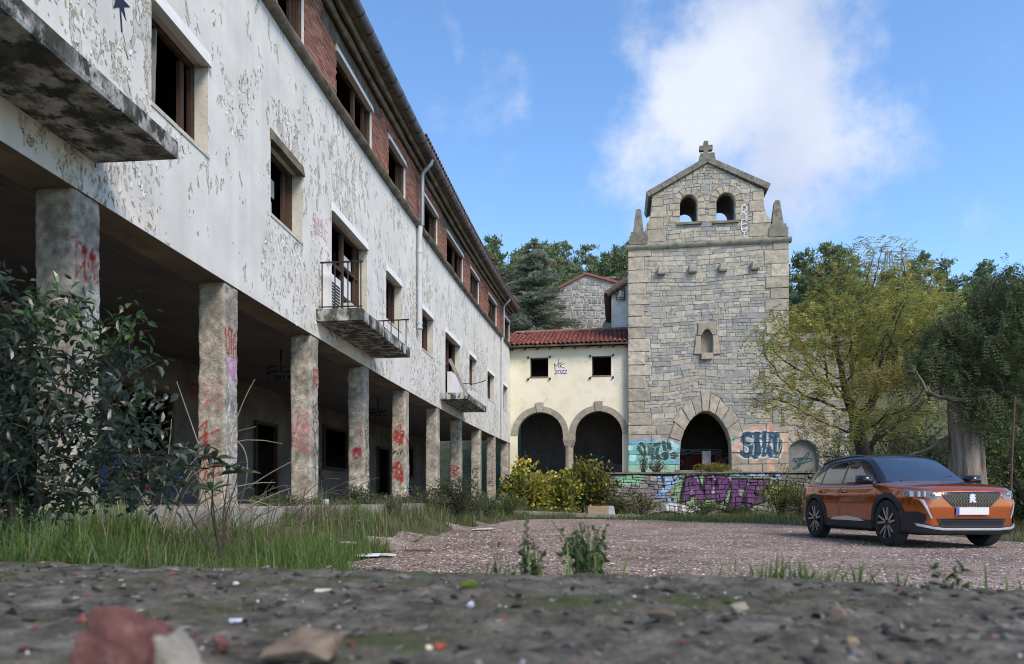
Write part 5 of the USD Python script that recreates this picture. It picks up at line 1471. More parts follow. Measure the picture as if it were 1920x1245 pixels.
# ------------------------------------------------------------------ the parked car (x forward, y left, z up)
from scipy.interpolate import PchipInterpolator
CAR_XY, CAR_YAW = (7.16, 13.05), math.radians(-88.2)
car = thing('parked_car', 'burnt orange small crossover car with black roof and alloy wheels parked on the gravel', 'car', (CAR_XY[0], CAR_XY[1], 0.005), rotz=math.degrees(CAR_YAW))
car_xf = UsdGeom.Xformable(car); car_xf.AddScaleOp().Set(Gf.Vec3f(1.0, 1.0, 1.055))
carp = dict(local=True)
MT['carpaint'] = usdkit.material(stage, '/World/Looks/orange_metallic', {'tc': ('texture_coordinate', {}), 'n': ('noise_texture', {'scale': 900.0, 'detail': 1.0}), 'r': ('rgb_ramp', {'ramp': [(.35, (.21, .036, .006)), (.65, (.38, .078, .012))]}),
    'd': ('noise_texture', {'scale': 3.0, 'detail': 6.0}), 'dm': ('map_range', {'from_min': .35, 'from_max': .75, 'to_min': .14, 'to_max': .30}),
    'p': ('principled_bsdf', {'metallic': .55, 'coat_weight': 1.0, 'coat_roughness': .04})}, [('tc.object', 'n.vector'), ('n.fac', 'r.fac'), ('r.color', 'p.base_color'), ('tc.object', 'd.vector'), ('d.fac', 'dm.value'), ('dm.result', 'p.roughness')], surface='p.BSDF')
MT['gloss_black'] = plain('gloss_black', (.008, .008, .010), .15, spec=.5, coat=.2)
MT['black_plastic'] = mottled('black_plastic', [(.3, (.018, .018, .019)), (.7, (.032, .032, .033))], 20, .6, .1)
MT['car_glass'] = plain('tinted_glass', (.010, .013, .017), .02, spec=.9, coat=1.0)
MT['rubber'] = mottled('tyre_rubber', [(.3, (.014, .014, .014)), (.7, (.032, .03, .028))], 12, .85, .2)
MT['alloy'] = plain('machined_alloy', (.55, .55, .56), .25, .9)
MT['dark_alloy'] = plain('dark_alloy', (.03, .03, .032), .35, .5)
MT['chrome'] = plain('chrome', (.17, .17, .175), .3, 1.0)
MT['lamp_glass'] = plain('lamp_glass', (.10, .105, .11), .05, spec=.8, coat=1.0)
MT['lamp_bar'] = plain('lamp_reflector', (.72, .74, .76), .2, .6)
MT['plate'] = plain('plate_white', (.60, .60, .60), .45)
MT['plate_blue'] = plain('plate_blue', (.03, .09, .42), .45)
MT['skid'] = plain('silver_trim', (.62, .62, .63), .32, .6)


def loft(stations, sect):
    """stations: x values; sect(x) -> closed ring of (y, z), same count, counter-clockwise seen from the front."""
    R = [np.c_[np.full(len(sect(x)), x), sect(x)] for x in stations]
    m = len(R[0]); V = np.vstack(R + [[R[0].mean(0)], [R[-1].mean(0)]]); F = []
    i = np.arange(m); j = (i + 1) % m
    for k in range(len(R) - 1):
        F += [np.stack([k * m + i, (k + 1) * m + j, k * m + j], -1), np.stack([k * m + i, (k + 1) * m + i, (k + 1) * m + j], -1)]
    e = (len(R) - 1) * m
    F += [np.stack([np.full(m, len(V) - 2), i, j], -1), np.stack([np.full(m, len(V) - 1), e + j, e + i], -1)]
    tm_ = trimesh.Trimesh(V, np.vstack(F), process=False)
    if tm_.volume < 0: tm_.invert()
    return tm_


def man(tm_):
    return manifold3d.Manifold(manifold3d.Mesh(np.asarray(tm_.vertices, np.float32), np.asarray(tm_.faces, np.uint32)))


def inflate(tm_, d):
    n = np.array(trimesh.Trimesh(tm_.vertices, tm_.faces, process=False).vertex_normals)
    return trimesh.Trimesh(tm_.vertices + n * d, tm_.faces, process=False)


def prism(pts, axis, a, b):
    """2-D polygon extruded along an axis: 'y' takes (x, z), 'x' takes (y, z), 'z' takes (x, y)."""
    p = Polygon(pts)
    if not p.exterior.is_ccw: p = Polygon(list(p.exterior.coords)[::-1])
    v, f = poly_extrude(p, a, b)
    v = {'y': v[:, [0, 2, 1]], 'x': v[:, [2, 0, 1]], 'z': v}[axis]
    t_ = trimesh.Trimesh(v, f); t_.merge_vertices()
    if t_.volume < 0: t_.invert()
    return man(t_)


X = np.array([-2.15, -2.12, -2.02, -1.80, -1.30, -.6, .3, 1.0, 1.45, 1.75, 1.92, 2.03, 2.10, 2.145])
c_zt = PchipInterpolator(X, [.93, 1.00, 1.03, 1.05, 1.04, 1.02, 1.01, 1.02, .985, .955, .93, .90, .855, .80])
c_zb = PchipInterpolator(X, [.45, .36, .30, .26, .24, .22, .22, .22, .22, .22, .22, .23, .25, .30])
c_w = PchipInterpolator(X, [.66, .74, .80, .855, .885, .88, .88, .885, .885, .86, .815, .76, .70, .62])
c_s = PchipInterpolator(X, [.05, .05, .06, .09, .10, .10, .10, .10, .095, .09, .085, .08, .07, .06])    # shoulder drop


def half(x):
    zt_, zb_, w, s = map(float, (c_zt(x), c_zb(x), c_w(x), c_s(x)))
    h = zt_ - zb_
    P = [(0, zb_), (w * .55, zb_), (w * .90, zb_ + .01), (w * .965, zb_ + .05 * h / .8), (w * .975, zb_ + .22 * h), (w * .985, zb_ + .42 * h), (w * 1.0, zb_ + .60 * h), (w * .995, zb_ + .72 * h), (w * .965, zb_ + .84 * h),
         (w * .955, zt_ - s), (w * .93, zt_ - s * .45), (w * .87, zt_ - s * .1), (w * .80, zt_ + .0), (w * .55, zt_ + .022), (w * .25, zt_ + .03), (0, zt_ + .032)]
    P = np.array(P); t = np.r_[0, np.cumsum(np.linalg.norm(np.diff(P, axis=0), axis=1))]
    tt = np.unique(np.r_[t, (t[:-1] + t[1:]) / 2])
    f_ = PchipInterpolator(t, P)
    return f_(tt)


def ring_of(h):
    return np.vstack([h, (h[1:-1] * [-1, 1])[::-1]])


xs_ = np.unique(np.r_[np.linspace(-2.15, -1.9, 7), np.linspace(-1.9, 1.6, 40), np.linspace(1.6, 2.145, 16)])
bodyt = loft(xs_, lambda x: ring_of(half(x)))
WX, WZ, WR = (-1.285, 1.315), .37, .37
body_m = man(bodyt)
for wx in WX:
    for s in (-1, 1):
        cyl = manifold3d.Manifold.cylinder(.6, .405, .405, 48).rotate([90, 0, 0]).translate([wx, s * .85 + .3, WZ])
        body_m = body_m - cyl
# greenhouse
GXs = np.array([-2.06, -1.95, -1.7, -1.3, -.8, -.3, .15, .3, .6, .9, 1.02])
c_zr = PchipInterpolator(GXs, [1.05, 1.16, 1.36, 1.475, 1.525, 1.535, 1.505, 1.465, 1.30, 1.10, 1.02])
c_gw = PchipInterpolator(np.array([-2.06, -1.7, -1.2, 0, .7, 1.02]), [.70, .77, .80, .805, .80, .77])


def ghalf(x):
    zr, wb = float(c_zr(x)), float(c_gw(x))
    zr = max(zr, 1.0); wt = wb - .40 * (zr - .96)
    r = min(.07, (zr - .95) * .4)
    P = np.array([(0, .93), (wb * .5, .93), (wb, .93), (wb - .40 * (zr - .96) * .2, .96 + (zr - .96) * .2), (wb - .40 * (zr - .96) * .5, .96 + (zr - .96) * .5), (wt + .02, zr - r), (wt - .015, zr - r * .3), (wt - .09, zr), (wt * .5, zr + .018), (0, zr + .024)])
    t = np.r_[0, np.cumsum(np.linalg.norm(np.diff(P, axis=0), axis=1))]
    tt = np.unique(np.r_[t, (t[:-1] + t[1:]) / 2]); return PchipInterpolator(t, P)(tt)


ght = loft(np.unique(np.r_[np.linspace(-2.06, 1.02, 50)]), lambda x: ring_of(ghalf(x)))
part(car, 'cabin', man(ght), MT['gloss_black'], smooth=30, **carp)
cabin = stage.GetPrimAtPath(str(car.GetPath()) + '/cabin')
g_in = man(inflate(ght, .006))
side_w = [('front_side_window', [(.62, 1.03), (-.02, 1.43), (-.30, 1.45), (-.30, 1.03)]), ('rear_side_window', [(-.37, 1.03), (-.37, 1.45), (-.98, 1.42), (-1.16, 1.30), (-1.16, 1.04)]), ('quarter_window', [(-1.22, 1.06), (-1.22, 1.29), (-1.50, 1.20), (-1.62, 1.11)])]
for s in (-1, 1):
    for nm, p in side_w:
        part(cabin, nm, g_in ^ prism(p, 'y', *sorted((s * .45, s * 1.0))), MT['car_glass'], smooth=30, **carp)
ws = (g_in ^ prism([(-.69, 1.035), (.69, 1.035), (.655, 1.10), (.545, 1.462), (-.545, 1.462), (-.655, 1.10)], 'x', .12, 1.3)) - prism([(-3, -1), (.13, -1), (.13, 1.9), (-3, 1.9)], 'y', -2, 2)
part(cabin, 'windscreen', ws, MT['car_glass'], smooth=30, **carp)
for s in (-1, 1):
    rr = MB(); xx = np.linspace(-1.5, .0, 9); rr.tube([(x, s * (float(c_gw(x)) - .40 * (float(c_zr(x)) - .96) - .02), float(c_zr(x)) - .002) for x in xx], .018, 6)
    part(cabin, 'roof_rail', rr.vf, MT['gloss_black'], **carp)
wp_ = MB(); wp_.tube([(1.00, -.45, 1.055), (.86, -.05, 1.155)], .012, 5); wp_.tube([(1.00, .15, 1.055), (.87, .55, 1.14)], .012, 5)
part(cabin, 'wiper', wp_.vf, MT['black_plastic'], **carp)

# doors cut out of the body, with open shut lines
DOORS = [('front_door', [(.98, .40), (.96, 1.06), (-.30, 1.06), (-.33, .40)]), ('rear_door', [(-.345, .40), (-.315, 1.06), (-1.18, 1.06), (-1.13, .85), (-.95, .55), (-.88, .40)])]
keep = body_m
for s in (-1, 1):
    for nm, p in DOORS:
        pr_ = prism(p, 'y', *sorted((s * .70, s * 1.0)))
        d = body_m ^ pr_
        gp = Polygon(p).buffer(.007, join_style=2)
        keep = keep - prism(list(gp.exterior.coords)[:-1], 'y', *sorted((s * .70, s * 1.0)))
        dd = part(car, nm, d, MT['carpaint'], smooth=30, **carp)
        hx = -.18 if nm == 'front_door' else -1.0
        yy = float(c_w(hx)) * .985
        hb = hull(np.array([(hx + a * .11, s * (yy + b), .885 + c * .016) for a, b, c in ((-1, -.03, 0), (1, -.03, 0), (-.85, .018, 1), (.85, .018, 1), (-.85, .018, -1), (.85, .018, -1))]))
        part(dd, 'handle', hb, MT['carpaint'], **carp)
# bonnet shut line
keep = keep - prism([(.98, .60), (1.02, .60), (1.02, .604), (.98, .604)], 'z', .9, 1.2)
part(car, 'body', keep, MT['carpaint'], smooth=30, **carp)
b_in = man(inflate(bodyt, .010)); b_in2 = man(inflate(bodyt, .016))
# black cladding: arches and sills
for s in (-1, 1):
    for wx in WX:
        a = np.linspace(-.62, np.pi + .62, 30) if True else 0
        a = np.linspace(-.35, np.pi + .35, 30)
        p = np.vstack([np.c_[wx + .485 * np.cos(a), WZ + .485 * np.sin(a)], np.c_[wx + .402 * np.cos(a[::-1]), WZ + .402 * np.sin(a[::-1])]])
        p[:, 1] = np.maximum(p[:, 1], .20)
        part(car, 'arch_cladding', b_in2 ^ prism(Polygon(p).buffer(0).exterior.coords[:-1], 'y', *sorted((s * .55, s * 1.05))), MT['black_plastic'], smooth=30, **carp)
    part(car, 'sill_cladding', b_in2 ^ prism([(-.90, .20), (.93, .20), (.93, .40), (-.86, .40)], 'y', *sorted((s * .6, s * 1.05))), MT['black_plastic'], smooth=30, **carp)
    tr = man(inflate(bodyt, .024)) ^ prism([(-.62, .375), (.62, .375), (.42, .425), (-.05, .455), (-.50, .42)], 'y', *sorted((s * .6, s * 1.05)))
    part(car, 'door_trim', tr, MT['skid'], smooth=30, **carp)
    # mirror
    mh = hull(np.array([(.78 + .11 * a * k, s * (.97 + .11 * b), 1.07 + .072 * c) for a in (-1, 1) for b in (-1, 1) for c in (-1, 1) for k in (.8,)] + [(.94, s * .96, 1.065), (.92, s * 1.04, 1.065), (.92, s * .89, 1.05)]))
    mr = part(car, 'mirror', trimesh.Trimesh(mh.vertices, mh.faces).subdivide().subdivide() if False else mh, MT['gloss_black'], smooth=50, **carp)
    part(mr, 'mirror_arm', beam((.80, s * .78, 1.0), (.79, s * .92, 1.03), .09, .04, up=(0, 0, 1)), MT['gloss_black'], **carp)
bodyR = trimesh.Trimesh(*(lambda m: (m.vert_properties[:, :3], m.tri_verts))(man(bodyt).to_mesh()))


def front_x(y, z):
    """Front surface x at (y, z)."""
    yz = np.c_[np.atleast_1d(y), np.atleast_1d(z)]
    o = np.c_[np.full(len(yz), 3.0), yz]
    loc, ir, _ = bodyR.ray.intersects_location(o, np.tile([-1.0, 0, 0], (len(o), 1)), multiple_hits=False)
    out = np.full(len(yz), 1.9); out[ir] = loc[:, 0]; return out


FW = lambda p, infl, x0=1.25: man(inflate(bodyt, infl)) ^ prism(p, 'x', x0, 2.5)
part(car, 'front_bumper_lower', FW([(-.9, .18), (.9, .18), (.9, .36), (.74, .40), (.62, .345), (-.62, .345), (-.74, .40), (-.9, .36)], .014), MT['black_plastic'], smooth=30, **carp)
grille = part(car, 'grille', FW([(-.47, .855), (.47, .855), (.44, .76), (.30, .635), (-.30, .635), (-.44, .76)], .010), MT['gloss_black'], smooth=30, **carp)
ds = MB()
gp = Polygon([(-.455, .845), (.455, .845), (.43, .76), (.29, .645), (-.29, .645), (-.43, .76)])
for r_i, z in enumerate(np.arange(.655, .85, .034)):
    for y in np.arange(-.46 + (r_i % 2) * .024, .47, .048):
        if gp.contains(Point(y, z)) and not (abs(y) < .075 and .68 < z < .82):
            x = float(front_x(y, z)[0]) + .012
            ds.box((x - .01, y - .0045, z - .011), (x + .006, y + .0045, z + .011))
part(grille, 'chrome_dash', ds.vf, MT['chrome'], kind='stuff', **carp)
em = Polygon([(-.05, .70), (-.015, .70), (-.01, .725), (.02, .70), (.06, .70), (.035, .735), (.05, .77), (.03, .785), (.045, .81), (.0, .825), (-.045, .805), (-.02, .79), (-.055, .775), (-.025, .76), (-.055, .735), (-.025, .735)]).buffer(.003)
xv = float(front_x(0, .76)[0])
v, f = poly_extrude(em, 0, .012); part(grille, 'emblem', (np.c_[xv + .014 + v[:, 2], v[:, 0], v[:, 1]], f), MT['skid'], **carp)
tmsh = meshkit.text_mesh('PEUGEOT', .022, .003, True); tv = np.array(tmsh.vertices); tv[:, 0] -= tv[:, 0].mean()
xh = front_x(0, .885)[0]
part(car, 'bonnet_lettering', (np.c_[xh + .008 + tv[:, 2] - (tv[:, 1]) * .9, tv[:, 0], .878 + tv[:, 1]], tmsh.faces), MT['chrome'], **carp)
part(car, 'lower_grille', FW([(-.56, .46), (.56, .46), (.50, .345), (-.50, .345)], .010), MT['black_plastic'], smooth=30, **carp)
lg = stage.GetPrimAtPath(str(car.GetPath()) + '/lower_grille')
for z in (.37, .395, .42, .445):
    sl = MB(); ys_ = np.linspace(-.5, .5, 12); xx = front_x(ys_, np.full(12, z)) + .014; sl.tube(np.c_[xx, ys_, np.full(12, z)], .006, 4); part(lg, 'slat', sl.vf, MT['gloss_black'], **carp)
sk = np.array([(-.80, .385), (-.62, .335), (-.45, .315), (.45, .315), (.62, .335), (.80, .385), (.78, .34), (.60, .295), (.45, .282), (-.45, .282), (-.60, .295), (-.78, .34)])
part(car, 'skid_trim', FW(sk, .030), MT['skid'], smooth=30, **carp)
for s in (-1, 1):
    hl = part(car, 'headlight', FW([(s * .47, .80), (s * .62, .865), (s * .86, .915), (s * .875, .80), (s * .70, .765), (s * .52, .75)], .008, 1.72), MT['lamp_glass'], smooth=30, **carp)
    for k in range(3):
        y0 = .70 + k * .052
        part(hl, 'light_bar', FW([(s * y0, .785), (s * (y0 + .020), .785), (s * (y0 + .006), .868), (s * (y0 - .014), .862)], .016, 1.72), MT['lamp_bar'], smooth=30, **carp)
    lm = trimesh.creation.icosphere(2, .04); yl, zl_ = s * .60, .808
    part(hl, 'projector', (lm.vertices * [.6, 1, 1] + [float(front_x(yl, zl_)[0]) - .005, yl, zl_], lm.faces), MT['lamp_glass'], smooth=True, **carp)
    part(car, 'running_light', FW([(s * .735, .745), (s * .765, .745), (s * .645, .46), (s * .625, .46)], .018), MT['lamp_bar'], smooth=30, **carp)
    part(car, 'fog_recess', FW([(s * .70, .52), (s * .80, .56), (s * .90, .55), (s * .90, .30), (s * .80, .33), (s * .70, .42)], .015, 1.6), MT['gloss_black'], smooth=30, **carp)
    part(car, 'tail_light', (man(inflate(bodyt, .008)) ^ prism([(-2.2, .78), (-1.86, .80), (-1.80, .90), (-2.2, .96)], 'y', *sorted((s * .5, s * 1.0)))), plain('tail_light', (.30, .06, .05), .1, coat=1.0) if s < 0 else '/World/Looks/tail_light', smooth=30, **carp)
px_ = float(front_x(0, .56)[0]) + .02
pl = part(car, 'number_plate', boxvf((px_, -.26, .515), (px_ + .012, .26, .625)), MT['plate'], **carp)
part(pl, 'blue_band', boxvf((px_ + .0125, -.258, .517), (px_ + .015, -.215, .623)), MT['plate_blue'], **carp)
part(car, 'underbody', boxvf((-1.9, -.70, .20), (1.9, .70, .42)), MT['black_plastic'], **carp)
# wheels
tyre_prof = np.array([(.235, -.10), (.30, -.108), (.335, -.095), (.342, -.07), (.342, .07), (.335, .095), (.30, .108), (.235, .10), (.225, 0)])
for wx in WX:
    for s in (-1, 1):
        ty = trimesh.creation.revolve(np.vstack([tyre_prof, tyre_prof[:1]]) * [1.082, 1], sections=44)
        M = lambda v: np.c_[v[:, 0] + wx, s * (v[:, 2]) + s * .785, v[:, 1] + WZ]
        wh = part(car, 'wheel', (M(ty.vertices), ty.faces if s < 0 else ty.faces[:, ::-1]), MT['rubber'], smooth=35, **carp)
        dk = trimesh.creation.revolve(np.array([(0, .02), (.21, .035), (.24, .06), (.25, .098), (.258, .10), (.258, .0), (0, .0)]), sections=40)
        rm = part(wh, 'rim', (M(dk.vertices), dk.faces if s < 0 else dk.faces[:, ::-1]), MT['dark_alloy'], smooth=30, **carp)
        for k in range(5):
            for o in (-.12, .12):
                a = k * 2 * np.pi / 5 + .3
                p0 = np.array([.045 * np.cos(a + o * 1.5), .045 * np.sin(a + o * 1.5), .075]); p1 = np.array([.25 * np.cos(a + o * 2.0 + .12), .25 * np.sin(a + o * 2.0 + .12), .09])
                v, f = beam(p0, p1, .030, .03)
                part(wh, 'spoke', (M(v), f), MT['alloy'], **carp)
        hc = trimesh.creation.cylinder(.048, .05, sections=20); part(wh, 'hub_cap', (M(hc.vertices + [0, 0, .075]), hc.faces), MT['dark_alloy'], **carp)
# ------------------------------------------------------------------ foliage tools
def unit(v): return v / np.maximum(np.linalg.norm(v, axis=-1, keepdims=True), 1e-9)


def rdir(rng, n): return unit(rng.normal(size=(n, 3)))


def leafset(P, D, N, L, W, col, fold=.18, shape='diamond'):
    """One folded leaf per row: base P, direction D, face normal N, length L, width W. Returns v, f, colours."""
    n = len(P); D = unit(D); S = unit(np.cross(D, N)); N = np.cross(S, D)
    L = np.broadcast_to(L, (n,))[:, None]; W = np.broadcast_to(W, (n,))[:, None]
    if shape == 'diamond':
        V = np.stack([P, P + D * L * .45 - S * W / 2 + N * W * fold, P + D * L - N * L * .06, P + D * L * .45 + S * W / 2 + N * W * fold], 1)
        q = np.array([[0, 1, 2], [0, 2, 3]]); k = 4
    else:   # oval, six points, folded along the midrib
        V = np.stack([P, P + D * L * .25 - S * W * .42 + N * W * fold, P + D * L * .65 - S * W * .46 + N * W * fold, P + D * L - N * L * .1, P + D * L * .65 + S * W * .46 + N * W * fold, P + D * L * .25 + S * W * .42 + N * W * fold, P + D * L * .5 - N * L * .02], 1)
        q = np.array([[6, 0, 1], [6, 1, 2], [6, 2, 3], [6, 3, 4], [6, 4, 5], [6, 5, 0]]); k = 7
    F = (np.arange(n)[:, None, None] * k + q[None]).reshape(-1, 3)
    return V.reshape(-1, 3), F, np.repeat(np.asarray(col), k, 0)


def palette(rng, cols, n, var=.25):
    c = np.array(cols)[rng.integers(len(cols), size=n)]
    return np.clip(c * rng.uniform(1 - var, 1 + var, (n, 1)), .002, .9)


def pinnate(rng, P, D, L, npairs, lw, col, droop=.35):
    """Compound leaves: leaflets in pairs along a drooping rachis."""
    n = len(P); D = unit(D); L = np.broadcast_to(L, (n,))
    out = []
    side = unit(np.cross(D, np.array([0, 0, 1.0]) + .25 * rdir(rng, n)))
    up = np.cross(side, D)
    for k in range(npairs):
        t = (k + .6) / npairs
        base = P + D * (L * t)[:, None]; base = base - np.array([0, 0, 1]) * (droop * L * t * t)[:, None]
        for s in (-1, 1):
            d = unit(side * s + D * .45 - np.array([0, 0, 1]) * .25 + .25 * rdir(rng, n))
            out.append(leafset(base, d, up + .3 * rdir(rng, n), L * lw * rng.uniform(.8, 1.15, n), L * lw * .42, col * rng.uniform(.85, 1.15, (n, 1)), .12))
    V, F, C, o = [], [], [], 0
    for v, f, c in out:
        V.append(v); F.append(f + o); C.append(c); o += len(v)
    return np.vstack(V), np.vstack(F), np.vstack(C)


def colonize(attr, start, step, dk, di, iters=220, trunk=None, seed=0, bias=(0, 0, .05)):
    """Space colonization. Returns nodes, parent index."""
    rng = np.random.default_rng(seed)
    nodes = [np.array(p, float) for p in start]; par = [-1] + list(range(len(start) - 1))
    alive = np.ones(len(attr), bool)
    for _ in range(iters):
        N = np.array(nodes); tree = cKDTree(N)
        A = attr[alive]
        if not len(A): break
        d, ix = tree.query(A)
        m = d < di
        if not m.any(): break
        grow = np.zeros_like(N); cnt = np.zeros(len(N))
        np.add.at(grow, ix[m], unit(A[m] - N[ix[m]])); np.add.at(cnt, ix[m], 1)
        src = np.where(cnt > 0)[0]; new = 0
        for s in src:
            g = grow[s] / cnt[s] + np.array(bias) + rng.normal(0, .12, 3)
            p = N[s] + unit(g) * step
            if tree.query(p)[0] > step * .4:
                nodes.append(p); par.append(int(s)); new += 1
        if not new: break
        d2, _ = cKDTree(np.array(nodes)).query(attr); alive &= d2 > dk
    return np.array(nodes), np.array(par)


def branches(N, par, r0, rmin, pw=1.75, seg=6):
    """Tubes along the tree graph with pipe-model radii; returns (trunk+limbs mesh, fine twigs mesh, tips)."""
    n = len(N); ch = [[] for _ in range(n)]
    for i, p in enumerate(par):
        if p >= 0: ch[p].append(i)
    w = np.zeros(n)
    for i in range(n - 1, -1, -1):
        w[i] = 1.0 if not ch[i] else sum(w[c] for c in ch[i])
    r = np.maximum(r0 * (w / w[0]) ** (1 / pw), rmin)
    limbs, twigs = MB(), MB()
    stack = [(0, None)]
    while stack:
        s, frm = stack.pop()
        path = [s] if frm is None else [frm, s]
        c = s
        while ch[c]:
            k = max(ch[c], key=lambda q_: w[q_])
            for o in ch[c]:
                if o != k: stack.append((o, c))
            path.append(k); c = k
        if len(path) > 1:
            rr = r[path].copy()
            if frm is not None: rr[0] = rr[1]
            big = rr[0] > .03
            (limbs if big else twigs).tube(N[path], rr, seg if big else 4, False)
    tips = np.array([i for i in range(n) if not ch[i]])
    return limbs, twigs, tips, r


def ellipsoids(rng, spec, n):
    """Attraction points spread through a set of ellipsoids (cx, cy, cz, rx, ry, rz)."""
    vol = np.array([e[3] * e[4] * e[5] for e in spec]); pick = rng.choice(len(spec), n, p=vol / vol.sum())
    e = np.array(spec)[pick]
    return e[:, :3] + rdir(rng, n) * (rng.random((n, 1)) ** (1 / 2.4)) * e[:, 3:]


# ------------------------------------------------------------------ yellowing locust tree in front of the church corner
rng = np.random.default_rng(3)
Y0 = 21.0
spec = [(10.9, 21, 6.1, 2.7, 2.0, 1.35), (10.6, 21, 7.7, 1.6, 1.5, 1.05), (12.7, 21.3, 7.4, 1.1, 1.1, .9), (13.5, 21.5, 5.9, 1.5, 1.4, 1.1), (8.3, 20.6, 5.5, 1.3, 1.2, 1.15), (8.1, 20.4, 3.95, 1.35, 1.2, .85), (9.4, 20.3, 3.0, 1.3, 1.1, .6), (11.3, 20.8, 3.4, 1.5, 1.2, .8), (9.9, 21, 4.6, 1.6, 1.4, 1.0)]
at_ = ellipsoids(rng, spec, 3000)
base = np.array([11.05, 21.2, float(terrain(11.05, 21.2)) - .1])
start = [base, base + [-.05, 0, .5], base + [-.12, 0, 1.0], base + [-.2, -.02, 1.5], base + [-.25, 0, 2.0], base + [-.34, 0, 2.5], base + [-.45, 0, 3.0], base + [-.55, 0, 3.4]]
N_, par_ = colonize(at_, start, .22, .31, 2.2, seed=4)
limbs, twigs, tips, rr_ = branches(N_, par_, .20, .007)
lt_ = thing('locust_tree', 'tall thin-leaved tree turning yellow green between the church front and the car', 'tree', base)
part(lt_, 'trunk', limbs.vf, MT['bark_dark'], smooth=60)
twigs.v and part(lt_, 'twig', twigs.vf, MT['bark_dark'], kind='stuff')
ends = np.where(rr_ < .022)[0]
sel = ends[rng.random(len(ends)) < .95]
reps = 5
P = np.repeat(N_[sel], reps, 0) + rng.normal(0, .07, (len(sel) * reps, 3))
D = unit(np.repeat(N_[sel] - N_[np.maximum(par_[sel], 0)], reps, 0) * 2.0 + rdir(rng, len(P)) * 1.1 + [0, 0, -.25])
hgt = np.clip((P[:, 2] - 6.6) / 2.0, 0, 1)
kp = rng.random(len(P)) > hgt * .6
P, D, hgt = P[kp], D[kp], hgt[kp]
cols = palette(rng, [(.28, .29, .07), (.34, .31, .07), (.21, .25, .06), (.40, .33, .07), (.25, .27, .08)], len(P), .25)
brown = rng.random(len(P)) < (.04 + .30 * hgt); cols[brown] = palette(rng, [(.15, .085, .03), (.18, .11, .035)], brown.sum())
v, f, c = pinnate(rng, P, D, rng.uniform(.22, .42, len(P)), 5, .25, cols)
print('locust', len(N_), len(f))
part(lt_, 'foliage', (v, f), MT['leaf'], paint=c)

# second, smaller stem group behind (same kind of leaves, greener), right of it
spec = [(13.2, 24, 3.4, 1.6, 1.3, 1.2), (11.9, 24.5, 2.6, 1.4, 1.2, 1.0), (14.6, 25, 4.2, 1.5, 1.3, 1.2)]
base = np.array([12.6, 24.3, float(terrain(12.6, 24.3)) - .1])
N2, p2 = colonize(ellipsoids(rng, spec, 420), [base, base + [0, 0, .4], base + [.05, 0, .8], base + [.1, 0, 1.3]], .26, .42, 2.2, seed=6)
limbs, twigs, tips, rr_ = branches(N2, p2, .10, .009)
l2 = thing('locust_sapling', 'small green sapling in the undergrowth behind the parked car', 'tree', base)
part(l2, 'trunk', limbs.vf, MT['bark_dark'], smooth=60); twigs.v and part(l2, 'twig', twigs.vf, MT['bark_dark'], kind='stuff')
sel = np.where(rr_ < .02)[0]; P = np.repeat(N2[sel], 4, 0) + rng.normal(0, .08, (len(sel) * 4, 3)); D = rdir(rng, len(P)) + [0, 0, -.3]
v, f, c = pinnate(rng, P, D, rng.uniform(.2, .32, len(P)), 5, .26, palette(rng, [(.055, .08, .018), (.08, .1, .02), (.04, .062, .018)], len(P)))
part(l2, 'foliage', (v, f), MT['leaf'], paint=c)

# ------------------------------------------------------------------ dark weeping tree with the thick furrowed trunk
rng = np.random.default_rng(13)
base = np.array([11.46, 17.5, float(terrain(11.46, 17.5)) - .25])
zt_ = 3.3
dk = thing('dark_weeping_tree', 'dark green tree with thick furrowed trunk and drooping foliage behind the car', 'tree', base)
zz = np.linspace(base[2], zt_, 34); aa = np.linspace(0, 2 * np.pi, 40, endpoint=False)
V = []
for z in zz:
    t = (z - base[2]) / (zt_ - base[2])
    r_ = (.36 - .06 * t + .16 * (1 - t) ** 4 + .16 * max(0, t - .72) ** 1.3)
    fur = 1 + .14 * (meshkit.noise(np.c_[np.cos(aa) * 3.6, np.sin(aa) * 3.6, np.full(40, z * .7)]) - .5) * 2 + .16 * np.abs(np.sin(aa * 7 + z * .6 + 2 * meshkit.noise(np.c_[aa, aa * 0 + z, aa * 0])))
    V.append(np.c_[base[0] + .04 * math.sin(z * 1.4) + r_ * fur * np.cos(aa), base[1] + r_ * fur * np.sin(aa), np.full(40, z)])
V = np.vstack(V); m = 40
F = [[k * m + i, k * m + (i + 1) % m, (k + 1) * m + (i + 1) % m, (k + 1) * m + i] for k in range(len(zz) - 1) for i in range(m)]
trunk = part(dk, 'trunk', (V, np.array(F)), MT['bark_pale'], smooth=True)
spec = [(12.0, 17.5, 4.75, 1.55, 1.5, 1.25), (12.75, 17.3, 5.7, 1.3, 1.2, 1.0), (10.3, 17.2, 4.15, 1.05, .9, .50), (9.2, 17.1, 3.85, .75, .7, .32), (12.9, 17.2, 3.5, .9, .8, .6), (11.3, 16.9, 3.25, .85, .6, .42), (11.9, 17.0, 3.0, .6, .5, .35), (11.3, 17.6, 5.0, 1.0, 1.0, .6)]
s0 = np.array([11.46, 17.5, 2.6])
N3, p3 = colonize(ellipsoids(rng, spec, 1700), [s0, s0 + [0, 0, .35], s0 + [.02, 0, .7], s0 + [.05, 0, 1.05]], .20, .26, 1.9, seed=8)
limbs, twigs, tips, rr_ = branches(N3, p3, .26, .007)
part(dk, 'branch', limbs.vf, MT['bark_dark'], smooth=60); twigs.v and part(dk, 'twig', twigs.vf, MT['bark_dark'], kind='stuff')
sel = np.where(rr_ < .035)[0]
P = np.repeat(N3[sel], 9, 0) + rng.normal(0, .12, (len(sel) * 9, 3)); D = rdir(rng, len(P)) * .9 + [0, 0, -.75]
